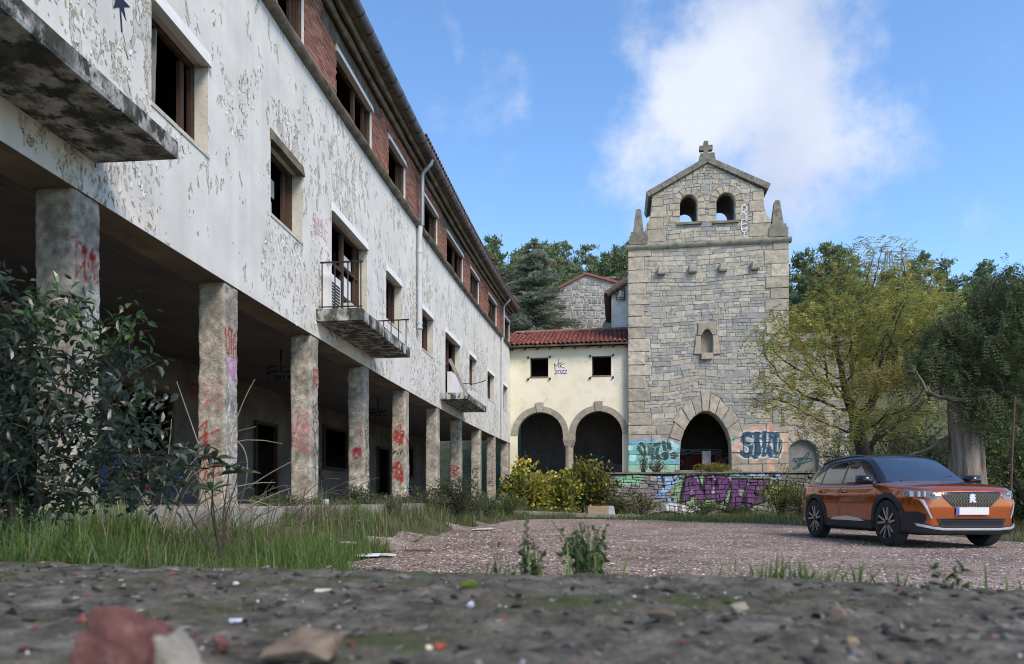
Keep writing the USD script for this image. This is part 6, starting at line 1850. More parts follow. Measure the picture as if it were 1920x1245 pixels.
v, f, c = pinnate(rng, P, D, rng.uniform(.22, .36, len(P)), 6, .26, palette(rng, [(.07, .092, .042), (.085, .112, .045), (.11, .13, .048), (.055, .075, .038)], len(P), .3), .55)
tipsel = (P[:, 0] < 9.6); c[np.repeat(np.tile(tipsel, 12), 4)] *= np.array([2.6, 1.7, 1.0])
part(dk, 'foliage', (v, f), MT['leaf'], paint=c)
print('dark tree', len(N3), len(f))
bb = MB()
bb.tube([(11.35, 17.2, 3.0), (10.95, 16.8, 3.18), (10.55, 16.7, 3.20), (10.20, 16.6, 3.24), (9.92, 16.6, 3.36)], [.10, .065, .05, .045, .035], 8)
bb.tube([(10.35, 16.7, 3.22), (10.33, 16.65, 3.46)], [.045, .035], 7)
br = part(dk, 'broken_limb', bb.vf, MT['bark_dark'], smooth=50, label='broken grey limb stub')
part(br, 'dead_stick', tubevf([(9.96, 16.6, 3.34), (9.80, 16.55, 3.6), (9.62, 16.5, 3.82)], [.022, .018, .012], 6), MT['dead_wood'])
part(br, 'dead_stick', tubevf([(10.05, 16.6, 3.3), (9.95, 16.6, 3.5)], [.02, .012], 5), MT['dead_wood'])
lb_ = tubevf([(10.9, 17.3, 2.35), (10.3, 17.2, 2.02), (9.6, 17.2, 1.80), (9.0, 17.3, 1.72)], [.04, .035, .03, .015], 6)
part(dk, 'low_branch', lb_, MT['bark_dark'])
post = solo('thin_post', tubevf([(11.62, 16.2, float(terrain(11.6, 16.2)) - .2), (11.68, 16.2, 1.7), (11.75, 16.2, 3.2)], [.03, .026, .02], 7), plain('rusty_post', (.085, .04, .03), .8), 'thin rusty upright rod standing right of the thick furrowed tree trunk', 'post')


# ------------------------------------------------------------------ shrubs
def shrub(name, label, cat, c, r, h, n, cols, lsize, seed, mat='leaf', group=None, shape='oval', stems=9, up=.3, dens=2.0, kind=None, lift_=.0, wl=.55, stemmat='bark_dark'):
    rng = np.random.default_rng(seed)
    c = np.array(c, float)
    t = thing(name, label, cat, c, group, kind)
    m = MB(); tips = []
    for k in range(stems):
        a = rng.uniform(0, 2 * np.pi); rad = rng.uniform(.25, 1.0)
        e = c + [r[0] * rad * np.cos(a), r[1] * rad * np.sin(a), h * rng.uniform(.55, 1.0) * (1.15 - .45 * rad)]
        mid = c + (e - c) * [.4, .4, .55] + rng.normal(0, .06 * h, 3)
        pts = np.array([c + rng.normal(0, .04, 3) * [1, 1, 0], mid, e])
        s = np.linspace(0, 1, 7)[:, None]
        pts = (1 - s) ** 2 * pts[0] + 2 * s * (1 - s) * pts[1] + s * s * pts[2]
        m.tube(pts, np.linspace(.012, .003, 7) * (1 + h), 5, False); tips.append(pts)
    part(t, 'stem', m.vf, MT[stemmat])
    ctr = np.array([p[rng.integers(2, 7)] for p in tips for _ in range(3)])
    dome = rdir(rng, 26) * rng.random((26, 1)) ** .4 * np.array([r[0], r[1], h * .62]) + c + [0, 0, h * .38]
    ctr = np.vstack([ctr, dome[dome[:, 2] > c[2]]])
    wgt = rng.gamma(1.2, 1, len(ctr)); wgt /= wgt.sum()
    sub = ctr[rng.choice(len(ctr), n, p=wgt)] + rng.normal(0, 1, (n, 3)) * np.array([r[0], r[1], h * .6]) * .15
    d0 = (sub - c) / np.array([r[0], r[1], h])
    ok = (np.linalg.norm(d0, axis=1) < 1.12) & (sub[:, 2] > c[2] + lift_)
    sub = sub[ok]; n = len(sub)
    D = unit(unit(sub - c - [0, 0, h * .3]) + rdir(rng, n) * .9 + [0, 0, up])
    Nn = unit(np.array([0, 0, 1.0]) + rdir(rng, n) * .8)
    v, f, cc = leafset(sub, D, Nn, rng.uniform(.7, 1.25, n) * lsize, rng.uniform(.7, 1.2, n) * lsize * wl, palette(rng, cols, n, .3), .2, shape)
    part(t, 'foliage', (v, f), MT[mat], paint=cc)
    return t


def gz(x, y): return float(np.maximum(terrain(x, y), -.03))


GR = [(.075, .11, .035), (.095, .13, .038), (.06, .09, .032), (.12, .145, .045)]
YG = [(.32, .29, .05), (.42, .35, .05), (.22, .24, .05), (.50, .40, .06), (.15, .18, .045)]
DG = [(.022, .035, .018), (.03, .045, .02), (.038, .055, .022), (.028, .036, .02)]
BR = [(.10, .10, .048), (.075, .085, .042), (.13, .115, .06), (.065, .072, .038)]
# yellow shrubs below the link wing arches
for k, (x, y, r, h, cols, lb) in enumerate([
        (.95, 33.6, (1.5, 1.0), 2.9, YG, 'bright yellow leaved shrub in front of the left round arch'),
        (2.5, 33.3, (1.0, .9), 2.0, YG[:3] + GR[:2], 'yellow green shrub in front of the stone column between the arches'),
        (3.9, 33.6, (1.3, 1.0), 3.0, [(.10, .11, .03), (.16, .15, .03), (.07, .08, .03), (.30, .24, .03)], 'olive shrub with yellow top in front of the right round arch'),
        (.2, 33.4, (.9, .8), 1.9, YG[1:] + GR, 'low green and yellow shrub at the foot of the last stone pillars')]):
    shrub('yellow_shrub', lb, 'shrub', (x, y, gz(x, y)), r, h, 2100, cols, .19, 200 + k, shape='oval', dens=2, wl=.8, stems=16)
for k, (x, y, r, h, cols, lb, n) in enumerate([
        (5.0, 33.4, (1.5, .9), 1.45, BR, 'grey green bramble mound against the left end of the terrace wall', 2600),
        (6.1, 33.2, (1.1, .8), 1.15, BR + YG[:1], 'low bramble with some yellow leaves below the blue part of the graffiti', 1600),
        (9.1, 32.9, (.9, .6), .75, GR, 'small green bush below the purple graffiti', 900),
        (10.6, 32.6, (1.3, .6), .6, BR, 'low dark scrub at the right foot of the terrace wall', 1100),
        (12.2, 31.6, (1.1, .9), 2.1, GR + YG[:2], 'yellow green bush at the right end of the graffiti wall beside the car', 2600),
        (12.9, 30.6, (1.2, .9), 1.3, GR, 'green bush right behind the rear of the car', 1800)]):
    shrub('bramble', lb, 'bush', (x, y, gz(x, y)), r, h, n, cols, .10, 230 + k, shape='diamond', stems=16, wl=.6)
# scrub along the walkway edge
for k, (u_, y, r, h, cols, lb, n) in enumerate([
        (672, 15.2, (.42, .35), .75, [(.03, .042, .022), (.042, .055, .028), (.06, .07, .035)], 'small dark leafy bush at the foot of the fourth pillar from the left', 1500),
        (572, 13.4, (.45, .3), .35, BR, 'dry low weed patch at the foot of the third pillar from the left', 900),
        (850, 19.5, (1.0, .8), 1.05, [(.04, .05, .026), (.055, .062, .032), (.07, .07, .04)], 'wide grey green bush between the middle pillars and the gravel', 3200),
        (790, 18.6, (.8, .6), .62, BR, 'low straggly weed patch left of the wide grey green bush', 1500),
        (915, 24.0, (.9, .7), .95, GR[:3], 'green bush in front of the eighth pillar', 1900),
        (740, 17.4, (.6, .4), .5, BR, 'thin dry weed patch below the fifth pillar', 900),
        (705, 14.6, (.7, .4), .42, BR + GR, 'low mixed weeds right of the small dark leafy bush', 1300),
        (615, 12.6, (.6, .35), .40, BR + GR, 'low weeds before the walkway edge between the third and fourth pillars', 1200),
        (520, 11.2, (.6, .35), .45, GR, 'green weeds before the walkway edge between the second and third pillars', 1300),
        (880, 21.5, (.8, .6), .8, GR + BR, 'green weeds behind the wide grey green bush', 1700),
        (950, 27.5, (.9, .7), .9, GR, 'green bush left of the yellow shrubs at the corner of the two wings', 1800)]):
    x = (u_ - 960) / 1300 * y
    shrub('scrub', lb, 'bush', (x, y, gz(x, y)), r, h, n, cols, .055 if y < 16 else .075, 260 + k, shape='diamond', stems=22, wl=.5)
shrub('terrace_plant', 'yellow flowering plants on the terrace edge before the church door', 'plant', tow(4.3, 1.9, 2.1), (1.4, .35), .55, 1500, [(.30, .24, .03), (.20, .18, .03), (.12, .12, .03)], .09, 301, shape='diamond', stems=26)
shrub('terrace_plant', 'reddish dry plant on the terrace before the turquoise graffiti', 'plant', tow(1.4, 1.6, 2.1), (.7, .3), .8, 600, [(.16, .07, .045), (.11, .085, .04)], .09, 302, shape='diamond', stems=18)
shrub('terrace_plant', 'thin upright plant on the terrace left of the reddish plant', 'plant', tow(.75, 1.7, 2.1), (.3, .2), 1.3, 260, [(.10, .07, .035), (.08, .085, .035)], .09, 303, shape='diamond', stems=10)

# far right bank: bushes and young trees
rng = np.random.default_rng(41)
bushes = [(14.6, 19.5, 1.5, 2.0, GR + DG), (16.0, 22.5, 1.6, 2.6, GR), (17.2, 24.5, 1.8, 2.8, DG + GR), (18.8, 26.5, 2.0, 3.2, GR), (15.6, 27.0, 1.8, 2.6, GR + BR), (13.8, 27.5, 1.5, 2.4, GR), (20.5, 28.5, 2.2, 3.4, DG), (17.0, 30.5, 2.0, 3.0, GR + BR), (14.9, 31.0, 1.8, 3.0, GR), (22.3, 31.5, 2.2, 3.6, GR), (13.3, 15.6, .9, .9, GR + BR), (14.4, 17.2, 1.0, 1.2, BR + GR)]
BL = ['mid green bush on the bank just right of the rusty rod', 'leafy green bush higher on the right bank', 'dark and light green bush up the right bank', 'large pale bush near the top of the right bank', 'mixed brownish bush behind the thick furrowed trunk', 'green bush left of the thick trunk beyond the car roof', 'large dark bush at the far right edge of the bank', 'grey green bush on the slope behind the locust tree', 'bush behind the locust tree beside the stone bay', 'tall green bush at the far right behind the others', 'low scrub on the bank right behind the car bonnet', 'brown low scrub at the right edge beyond the car']
for k, (x, y, r, h, cols) in enumerate(bushes):
    shrub('bank_bush', BL[k], 'bush', (x, y, gz(x, y) - .1), (r, r * .8), h, 2600, [tuple(np.array(c_) * 1.1) for c_ in cols], .13, 320 + k, shape='diamond', stems=18, wl=.6)
bw_ = thing('boundary_wall', 'low tumbled stone wall on the bank behind the car', 'wall', (15, 26, 1))
core = MB()
PWL = np.array([(12.4, 26.6), (14.4, 25.6), (16.4, 24.0), (18.4, 22.0), (20.6, 20.4)])
for k in range(4):
    d = PWL[k + 1] - PWL[k]; L_ = np.linalg.norm(d); d /= L_
    for j in range(int(L_ / .36)):
        for l_ in range(4):
            p = PWL[k] + d * (j * .36 + .18 * (l_ % 2) + rng.uniform(-.05, .05))
            z = gz(*p) + .05 + l_ * .24
            v, f = lump(rng, .21, .62, 1, .3)
            part(bw_, 'stone', (v * [1, .9, 1] + [p[0] + rng.normal(0, .03), p[1] + rng.normal(0, .05), z], f), MT['rubble'], paint=np.array([.20, .185, .16]) * rng.uniform(.6, 1.3))

# ------------------------------------------------------------------ the pine hill and the cedar
rng = np.random.default_rng(9)


def conifer(kind, seed):
    """Local mesh: trunk and crown of a tree about 12 m high."""
    rng = np.random.default_rng(seed)
    H = 12.0
    tr_ = MB(); s = np.linspace(0, 1, 7)
    lean = rng.normal(0, .25, 2)
    tp = np.c_[lean[0] * s ** 2, lean[1] * s ** 2, s * H * .95]
    tr_.tube(tp, np.linspace(.17, .04, 7), 6, False)
    P, C = [], []
    nb = 30 if kind == 'pine' else 40
    for b in range(nb):
        z = H * (rng.uniform(.42, .98) if kind == 'pine' else rng.uniform(.12, .97))
        prof = (math.sin(np.pi * np.clip((z / H - .36) / .66, 0, 1)) ** .6 * 2.1 if kind == 'pine' else 2.7 * math.sin(np.pi * np.clip(z / H * .86 + .12, 0, 1)) ** .7)
        a = rng.uniform(0, 2 * np.pi); L_ = prof * rng.uniform(.45, 1.05)
        e = np.array([lean[0] * (z / H) ** 2 + L_ * np.cos(a), lean[1] * (z / H) ** 2 + L_ * np.sin(a), z + L_ * rng.uniform(-.05, .35)])
        st_ = np.array([lean[0] * (z / H) ** 2, lean[1] * (z / H) ** 2, z - .2])
        tr_.tube([st_, e], [.04, .012], 4, False)
        k = 46
        t = rng.uniform(.35, 1.05, k)
        q = st_ + (e - st_) * t[:, None] + rng.normal(0, .27, (k, 3)) * [1, 1, .62]
        P.append(q)
        C.append(np.full(k, rng.uniform(.65, 1.35)))
    P = np.vstack(P); C = np.concatenate(C)[:, None]
    D = unit(rdir(rng, len(P)) + [0, 0, .55])
    cols = (np.array([.115, .15, .07]) if kind == 'pine' else np.array([.12, .155, .06])) * C * rng.uniform(.7, 1.35, (len(P), 1))
    v, f, c = leafset(P, D, rdir(rng, len(P)), rng.uniform(.35, .62, len(P)), rng.uniform(.14, .26, len(P)), cols, .1)
    return tr_.vf, (v, f), c


def place_ground(u_, y): return (u_ - 960) / 1300 * y


protos = {}
spots = []
for row, (y, step) in enumerate(((80, 34), (88, 30), (97, 27), (107, 25), (117, 24))):
    for u_ in np.arange(882 + row * 9, 1200, step):
        spots.append((u_ + rng.uniform(-10, 10), y + rng.uniform(-4, 4), 'pine'))
    for u_ in np.arange(1455 + row * 11, 1990, step * 1.25):
        spots.append((u_ + rng.uniform(-12, 12), y * .9 + rng.uniform(-4, 4), 'oak' if rng.random() < .6 else 'pine'))
spots = [s for s in spots if not (985 < s[0] < 1165 and s[1] < 92 and False)]
first = {}
for i, (u_, y, kd) in enumerate(spots):
    x = place_ground(u_, y); z = float(terrain(x, y)) - .3
    var = (kd, i % 3)
    sc = rng.uniform(.72, 1.1) * (1.0 if kd == 'pine' else .8)
    grp = 'pines on the hillside behind the buildings' if kd == 'pine' else 'trees on the wooded hill to the right'
    lbl = 'dark green pine among the pines on the hillside behind the buildings' if kd == 'pine' else 'rounded green tree on the wooded hill right of the church'
    if var not in first:
        t_v, (lv, lf), lc = conifer(kd, 500 + i)
        nm = 'pine_tree' if kd == 'pine' else 'hill_tree'
        path = numbered('/World', nm)
        xf = UsdGeom.Xform.Define(stage, path); xf.AddTranslateOp().Set(Gf.Vec3d(x, y, z)); xf.AddRotateZOp().Set(float(rng.uniform(0, 360))); xf.AddScaleOp().Set(Gf.Vec3f(sc, sc, sc))
        pr_ = tag(xf, lbl, 'tree', grp)
        _origin[path] = np.zeros(3)
        part(pr_, 'trunk', t_v, mottled('pine_bark', [(.3, (.05, .035, .026)), (.7, (.11, .08, .06))], 3) if not UsdShade.Material.Get(stage, '/World/Looks/pine_bark') else '/World/Looks/pine_bark', local=True)
        part(pr_, 'crown', (lv, lf), MT['needle'], paint=lc, local=True)
        first[var] = pr_
    else:
        copy(first[var], lbl, (x, y, z), rng.uniform(0, 360), sc, grp)
print('hill trees', len(spots))
# bare pale trunks standing before the pines
for k, (u_, y, h_) in enumerate(((1046, 76, 9.5), (1057, 77, 10.5), (1066, 75, 10.8), (1072, 78, 9.8), (1093, 79, 6.5), (1108, 79, 5.5), (1122, 80, 6), (1042, 78, 7.0))):
    x = place_ground(u_, y); z = float(terrain(x, y)) - .2
    m = MB(); s = np.linspace(0, 1, 6)
    r_ = np.random.default_rng(60 + k)
    tp = np.c_[x + np.cumsum(r_.normal(0, .12, 6)), np.full(6, y), z + s * h_]
    m.tube(tp, np.linspace(.13, .03, 6), 5, False)
    t = thing('bare_trunk', 'pale bare tree with leafless upright branches below the pine hill', 'tree', (x, y, z), 'bare pale trees below the pine hill')
    part(t, 'trunk', m.vf, mottled('pale_bare_bark', [(.3, (.17, .155, .13)), (.7, (.30, .28, .245))], 3) if k == 0 else '/World/Looks/pale_bare_bark')
    m = MB()
    for b in range(9):
        j = r_.integers(2, 5); p = tp[j]; a = r_.uniform(0, 6.28); L_ = r_.uniform(.8, 2.2)
        m.tube([p, p + [L_ * .35 * np.cos(a), .3 * np.sin(a), L_ * .6], p + [L_ * .6 * np.cos(a), .5 * np.sin(a), L_ * 1.3]], [.035, .02, .01], 4, False)
    part(t, 'branch', m.vf, '/World/Looks/pale_bare_bark')

# cedar behind the tile roof
rng = np.random.default_rng(19)
cx_, cy_ = 1.55, 50.0
cz_ = float(terrain(cx_, cy_)) - .3
cd = thing('cedar_tree', 'large blue green conifer rising behind the red tile roof', 'tree', (cx_, cy_, cz_))
top = 19.3
m = MB(); m.tube([(cx_, cy_, cz_), (cx_ + .05, cy_, 10), (cx_, cy_, 15), (cx_, cy_, top)], [.34, .24, .12, .02], 8, False)
part(cd, 'trunk', m.vf, MT['bark_dark'])
P, Dd, CC = [], [], []
brm = MB()
for b in range(390):
    z = 6.5 + (top - 6.5) * rng.random() ** .85
    t = (top - z) / (top - 6.5)
    L_ = (.35 + 4.3 * t ** .72) * rng.uniform(.5, 1.15)
    a = rng.uniform(0, 2 * np.pi)
    dr = np.array([np.cos(a), np.sin(a), 0])
    s = np.linspace(0, 1, 6)[:, None]
    pth = np.array([cx_, cy_, z]) + dr * L_ * s + np.array([0, 0, 1]) * (L_ * (.22 * s - .30 * s ** 2 + .10 * s ** 4))
    brm.tube(pth, np.linspace(.045, .01, 6), 4, False)
    k = int(34 + 42 * L_)
    tt_ = rng.uniform(.25, 1.02, k)
    q = np.array([cx_, cy_, z]) + dr * (L_ * tt_)[:, None] + np.array([0, 0, 1]) * (L_ * (.22 * tt_ - .30 * tt_ ** 2 + .10 * tt_ ** 4))[:, None]
    sd = np.array([-dr[1], dr[0], 0])
    w_ = rng.normal(0, 1, k) * .26 * L_ * .5 * (1.1 - .6 * tt_)
    q = q + sd * w_[:, None] + [0, 0, 1] * (np.abs(w_) * -.15)[:, None] + rng.normal(0, .03, (k, 3))
    P.append(q); Dd.append(dr * .8 + sd * np.sign(w_)[:, None] * .6 + rng.normal(0, .25, (k, 3)) + [0, 0, .12])
    warm = rng.random() < .28
    CC.append(np.tile(np.array([.25, .235, .125] if warm else [.25, .285, .215]) * rng.uniform(.65, 1.4), (k, 1)) * rng.uniform(.75, 1.3, (k, 1)))
P, Dd, CC = np.vstack(P), np.vstack(Dd), np.vstack(CC)
part(cd, 'branch', brm.vf, MT['bark_dark'], kind='stuff')
v, f, c = leafset(P, Dd, unit(np.array([0, 0, 1.0]) + .6 * rdir(rng, len(P))), rng.uniform(.22, .40, len(P)), rng.uniform(.05, .085, len(P)), CC, .3)
part(cd, 'foliage', (v, f), MT['needle'], paint=c)
print('cedar', len(f))

# pylon and wires
py = np.array([place_ground(1666, 120), 120.0]); pz = float(terrain(*py))
pt = 0.8 + (935 - 470) / 1300 * 120
pyl = thing('power_pylon', 'distant grey lattice power pylon on the ridge behind the locust tree', 'pylon', (py[0], py[1], pz))
m = MB()
W0, W1 = 1.1, .32
lv_ = np.linspace(pz, pt, 11)
cor = lambda z, i: np.array([py[0], py[1], z]) + np.array([((-1, -1), (1, -1), (1, 1), (-1, 1))[i][0], ((-1, -1), (1, -1), (1, 1), (-1, 1))[i][1], 0]) * (W0 + (W1 - W0) * (z - pz) / (pt - pz))
for i in range(4):
    m.add(*beam(cor(pz, i), cor(pt, i), .10, .10, up=(1, 0, 0)))
    for a_, b_ in zip(lv_[:-1], lv_[1:]):
        m.add(*beam(cor(a_, i), cor(b_, (i + 1) % 4), .05, .05, up=(1, .1, 0))); m.add(*beam(cor(a_, (i + 1) % 4), cor(b_, i), .05, .05, up=(1, .1, 0)))
part(pyl, 'lattice', m.vf, MT['gutter'])
for z in (pt - .2, pt - 2.0):
    part(pyl, 'cross_arm', beam((py[0] - 1.6, py[1], z), (py[0] + 1.6, py[1], z), .12, .12), MT['gutter'])
for k, (za, zb) in enumerate(((22.6, 31.1), (21.0, 29.2), (19.6, 27.2), (18.6, 25.2))):
    A, B = np.array([-6.0, 70, za]), np.array([24.0, 74, zb])
    s = np.linspace(0, 1, 14)[:, None]
    solo('power_line', tubevf(A + (B - A) * s - np.array([0, 0, 1]) * 4 * .4 * s * (1 - s), .010, 4, False), plain('wire', (.13, .14, .13), .5) if k == 0 else '/World/Looks/wire', 'thin power line crossing in front of the pine hill', 'cable', 'power lines in front of the pine hill')
# ------------------------------------------------------------------ foreground: the mossy ledge the camera rests on
rng = np.random.default_rng(71)
SZ = .64
ex, ey = np.array([1.0, -.227]) / math.hypot(1, .227), np.array([.227, 1.0]) / math.hypot(1, .227)     # along the edge, towards the court
E0 = np.array([0, 1.56])


def slab_pt(a, b): return E0[0] + a * ex[0] + b * ey[0], E0[1] + a * ex[1] + b * ey[1]


sa = np.unique(np.r_[np.arange(-4.5, -2.2, .1), np.arange(-2.2, 2.21, .012), np.arange(2.2, 4.5, .1)]); sbm = np.unique(np.r_[np.arange(-2.6, -1.3, .06), np.arange(-1.3, .001, .012)])
A_, B_ = np.meshgrid(sa, sbm)
edge = .09 * (meshkit.fbm(np.stack([A_ * 2.2, A_ * 0, A_ * 0], -1), 4, 2) - .5) + .03 * (meshkit.noise(np.stack([A_ * 16, A_ * 0, A_ * 0], -1), 4) - .5)
xx, yy = slab_pt(A_, B_ + edge * sstep((B_ + .6) / .6))
P3 = np.stack([xx, yy, xx * 0], -1)


def slab_z(x, y):
    p = np.stack([np.asarray(x, float), np.asarray(y, float), np.zeros_like(np.asarray(x, float))], -1)
    return SZ + .024 * (meshkit.fbm(p * 2.2, 3, 11) - .5) + .022 * (meshkit.fbm(p * 10, 3, 12) - .5) + .012 * (np.abs(meshkit.noise(p * 26, 15) - .5) - .25) + .007 * (meshkit.noise(p * 60, 13) - .5)


zz = slab_z(xx, yy) - .05 * sstep((B_ + .03) / .03) * 1.0 - .008 * sstep((B_ + .12) / .12)
na, nb_ = len(sa), len(sbm)
V = np.stack([xx, yy, zz], -1).reshape(-1, 3)
i = (np.arange(nb_ - 1)[:, None] * na + np.arange(na - 1)).ravel()
F = np.stack([i, i + 1, i + na + 1, i + na], -1)
top_row = (nb_ - 1) * na + np.arange(na)
low = V[top_row] - [0, 0, .75]; low[:, 1] -= .01
off = len(V); V = np.vstack([V, low])
j = np.arange(na - 1)
F = np.vstack([F, np.stack([top_row[j], top_row[j + 1], off + j + 1, off + j], -1)])
MT['ledge'] = mottled('mossy_ledge', [(.28, (.014, .012, .009)), (.42, (.048, .043, .034)), (.50, (.085, .077, .062)), (.58, (.118, .107, .088)), (.72, (.20, .185, .155))], 15, .95, 1.0, 55, detail=10, dist=.012, nrough=.72,
                      second=([(.3, (.022, .030, .010)), (.55, (.045, .058, .016)), (.8, (.07, .085, .022))], 4.0, .50, .68))
ledge = solo('stone_ledge', (V, F), MT['ledge'], 'broad weathered stone ledge with moss and grit across the whole foreground', 'ledge', smooth=True)


def grit(name, n, size, cols, label, seed, amin=-2.2, amax=2.2, flat=.55, power=1.6):
    r = np.random.default_rng(seed); m = MB()
    for _ in range(n):
        a, b = r.uniform(amin, amax), -1.15 * r.random() ** .8 - .02
        x, y = slab_pt(a, b)
        s = size[0] + (size[1] - size[0]) * r.random() ** power
        hm = hull(r.normal(0, .62, (9, 3)) * [s, s * .8, s * flat * r.uniform(.4, 1.1)]); v, f = hm.vertices, hm.faces
        m.add(v @ np.array([[math.cos(t := r.uniform(0, 6.3)), -math.sin(t), 0], [math.sin(t), math.cos(t), 0], [0, 0, 1]]) + [x, y, float(slab_z(x, y)) + s * .15], f, np.array(cols[r.integers(len(cols))]) * r.uniform(.7, 1.2))
    solo(name, m.vf, MT['chips'], label, name.replace('_', ' '), kind='stuff', paint=m.paint)


grit('brick_grit', 480, (.0012, .008), [(.14, .035, .028), (.11, .042, .034), (.19, .06, .045)], 'small red brick crumbs scattered over the foreground ledge', 1)
grit('pale_grit', 800, (.0008, .006), [(.34, .33, .32), (.28, .26, .22), (.46, .45, .45), (.30, .29, .34)], 'small white and cream chips scattered over the foreground ledge', 2)
grit('dark_grit', 1800, (.002, .012), [(.02, .018, .016), (.035, .03, .025), (.05, .045, .04)], 'dark crumbs and dead bits scattered over the foreground ledge', 3)
grit('stone_grit', 2600, (.002, .010), [(.12, .11, .1), (.16, .15, .13), (.09, .085, .075)], 'grey stone crumbs scattered over the foreground ledge', 4)


def rdir0(r, n):
    v = r.normal(size=(n, 3)); return v / np.linalg.norm(v, axis=1, keepdims=True)


def pebble(name, u_, v_, wpx, hpx, col, label, cat, seed, dz=None, mat='chips', flat=None):
    """A stone lying on the ledge; (u_, v_) the photograph's pixel of its foot, used once here to find its place on the ledge."""
    y = (EYE - SZ) * 1300 / (v_ - 935.0); x = (u_ - 960) / 1300 * y
    r = np.random.default_rng(seed)
    pts = rdir0(r, 16) * r.uniform(.75, 1.1, (16, 1)); m = hull(pts).subdivide().subdivide()
    nv = np.array(m.vertices); nv = nv * (1 + .16 * (meshkit.fbm(nv * 2.2 + seed, 3, seed) - .5))[:, None]
    w, h = wpx / 1300 * y / 2, hpx / 1300 * y / 2
    return solo(name, (nv * [w, w * .8, h] + [x, y + w * .8, float(slab_z(x, y)) + h * .8], m.faces), MT[mat] if isinstance(mat, str) and mat in MT else mat, label, cat, smooth=35, paint=col)


MT['brick_lump'] = mottled('broken_brick', [(.35, (.085, .034, .03)), (.55, (.125, .055, .05)), (.68, (.19, .11, .10))], 55, .95, .8, 120, dist=.006)
MT['mortar_lump'] = mottled('old_mortar', [(.3, (.17, .155, .13)), (.7, (.30, .28, .245))], 40, .95, .8, 120, dist=.006)
MT['tan_rock'] = mottled('tan_rock', [(.3, (.07, .05, .035)), (.55, (.20, .155, .11)), (.8, (.30, .25, .19))], 25, .95, .8, 90, dist=.006)
# the big out-of-focus brick lump at lower left
y = .56; x = (248 - 960) / 1300 * y
def shard(pts, seed, amp=.006):
    m = hull(np.array(pts, float)).subdivide().subdivide().subdivide().subdivide()
    nv = np.array(m.vertices); c = nv.mean(0)
    d = nv - c
    return nv + d / np.linalg.norm(d, axis=1, keepdims=True) * (amp * 2 * (meshkit.fbm(nv * 38 + seed, 4, seed) - .5) + amp * .6 * (meshkit.noise(nv * 160, seed) - .5))[:, None], m.faces


bl = thing('brick_fragment', 'large broken red brick lump with pale mortar side at lower left of the ledge', 'brick', (x, y, SZ))
part(bl, 'brick', shard([(x - .044, y - .03, SZ - .01), (x + .030, y - .035, SZ - .01), (x + .034, y + .03, SZ - .01), (x - .045, y + .03, SZ - .01), (x - .034, y - .024, SZ + .040), (x - .018, y - .02, SZ + .074), (x + .008, y - .018, SZ + .076), (x + .022, y - .02, SZ + .058), (x + .028, y + .02, SZ + .05), (x - .02, y + .02, SZ + .066)], 3), MT['brick_lump'], smooth=40)
part(bl, 'mortar', shard([(x + .028, y - .02, SZ - .01), (x + .062, y - .015, SZ - .01), (x + .056, y + .03, SZ - .01), (x + .025, y + .03, SZ - .01), (x + .022, y - .015, SZ + .050), (x + .040, y - .01, SZ + .052), (x + .056, y, SZ + .034), (x + .03, y + .02, SZ + .05)], 5), MT['mortar_lump'], smooth=40)
pebble('tan_rock', 540, 1262, 180, 80, None, 'tan rock with dark hollow at the bottom edge of the ledge', 'rock', 12, mat='tan_rock')
pebble('brick_chip', 405, 1225, 46, 46, None, 'small red brick chip between the big brick lump and the tan rock', 'brick', 13, mat='brick_lump')
pebble('brown_stone', 1247, 1168, 64, 26, (.10, .075, .05), 'flat brown stone on the ledge right of centre', 'stone', 14)
pebble('pale_stone', 1390, 1156, 36, 28, (.22, .19, .15), 'small tan and dark stone on the ledge beside the flat brown stone', 'stone', 15)
pebble('red_grey_stone', 1578, 1172, 40, 36, (.15, .105, .085), 'angular reddish grey stone on the ledge below the car front', 'stone', 16)
pebble('ochre_stone', 1605, 1216, 40, 20, (.26, .19, .12), 'flat ochre stone near the bottom of the ledge right of centre', 'stone', 17)
pebble('slate_chip', 1258, 1108, 34, 16, (.04, .036, .032), 'thin dark chip near the far edge of the ledge', 'stone', 18)
pebble('dark_stone', 1615, 1110, 30, 14, (.07, .055, .05), 'dark low stone near the far edge of the ledge below the car bumper', 'stone', 19)
pebble('white_pebble', 440, 1098, 18, 9, (.5, .48, .44), 'white pebble on the left part of the ledge', 'pebble', 20)
pebble('cream_pebble', 600, 1113, 42, 8, (.46, .42, .33), 'flat cream chip on the ledge below the green grass', 'pebble', 21)
pebble('red_crumb', 825, 1222, 28, 16, (.26, .06, .035), 'orange red brick crumb at the bottom middle of the ledge', 'brick', 22)
pebble('cream_crumb', 803, 1222, 16, 14, (.5, .44, .3), 'small cream pebble touching the orange red brick crumb', 'pebble', 23)
pebble('white_flake', 437, 1160, 30, 12, (.40, .42, .48), 'bluish white flake on the ledge right above the tan rock', 'chip', 24)
pebble('moss_lump', 876, 1112, 44, 26, (.07, .10, .02), 'bright green moss cushion near the far edge of the ledge', 'moss', 25)
pebble('white_crumb', 881, 1128, 20, 14, (.45, .47, .5), 'small white lump just in front of the green moss cushion', 'chip', 26)


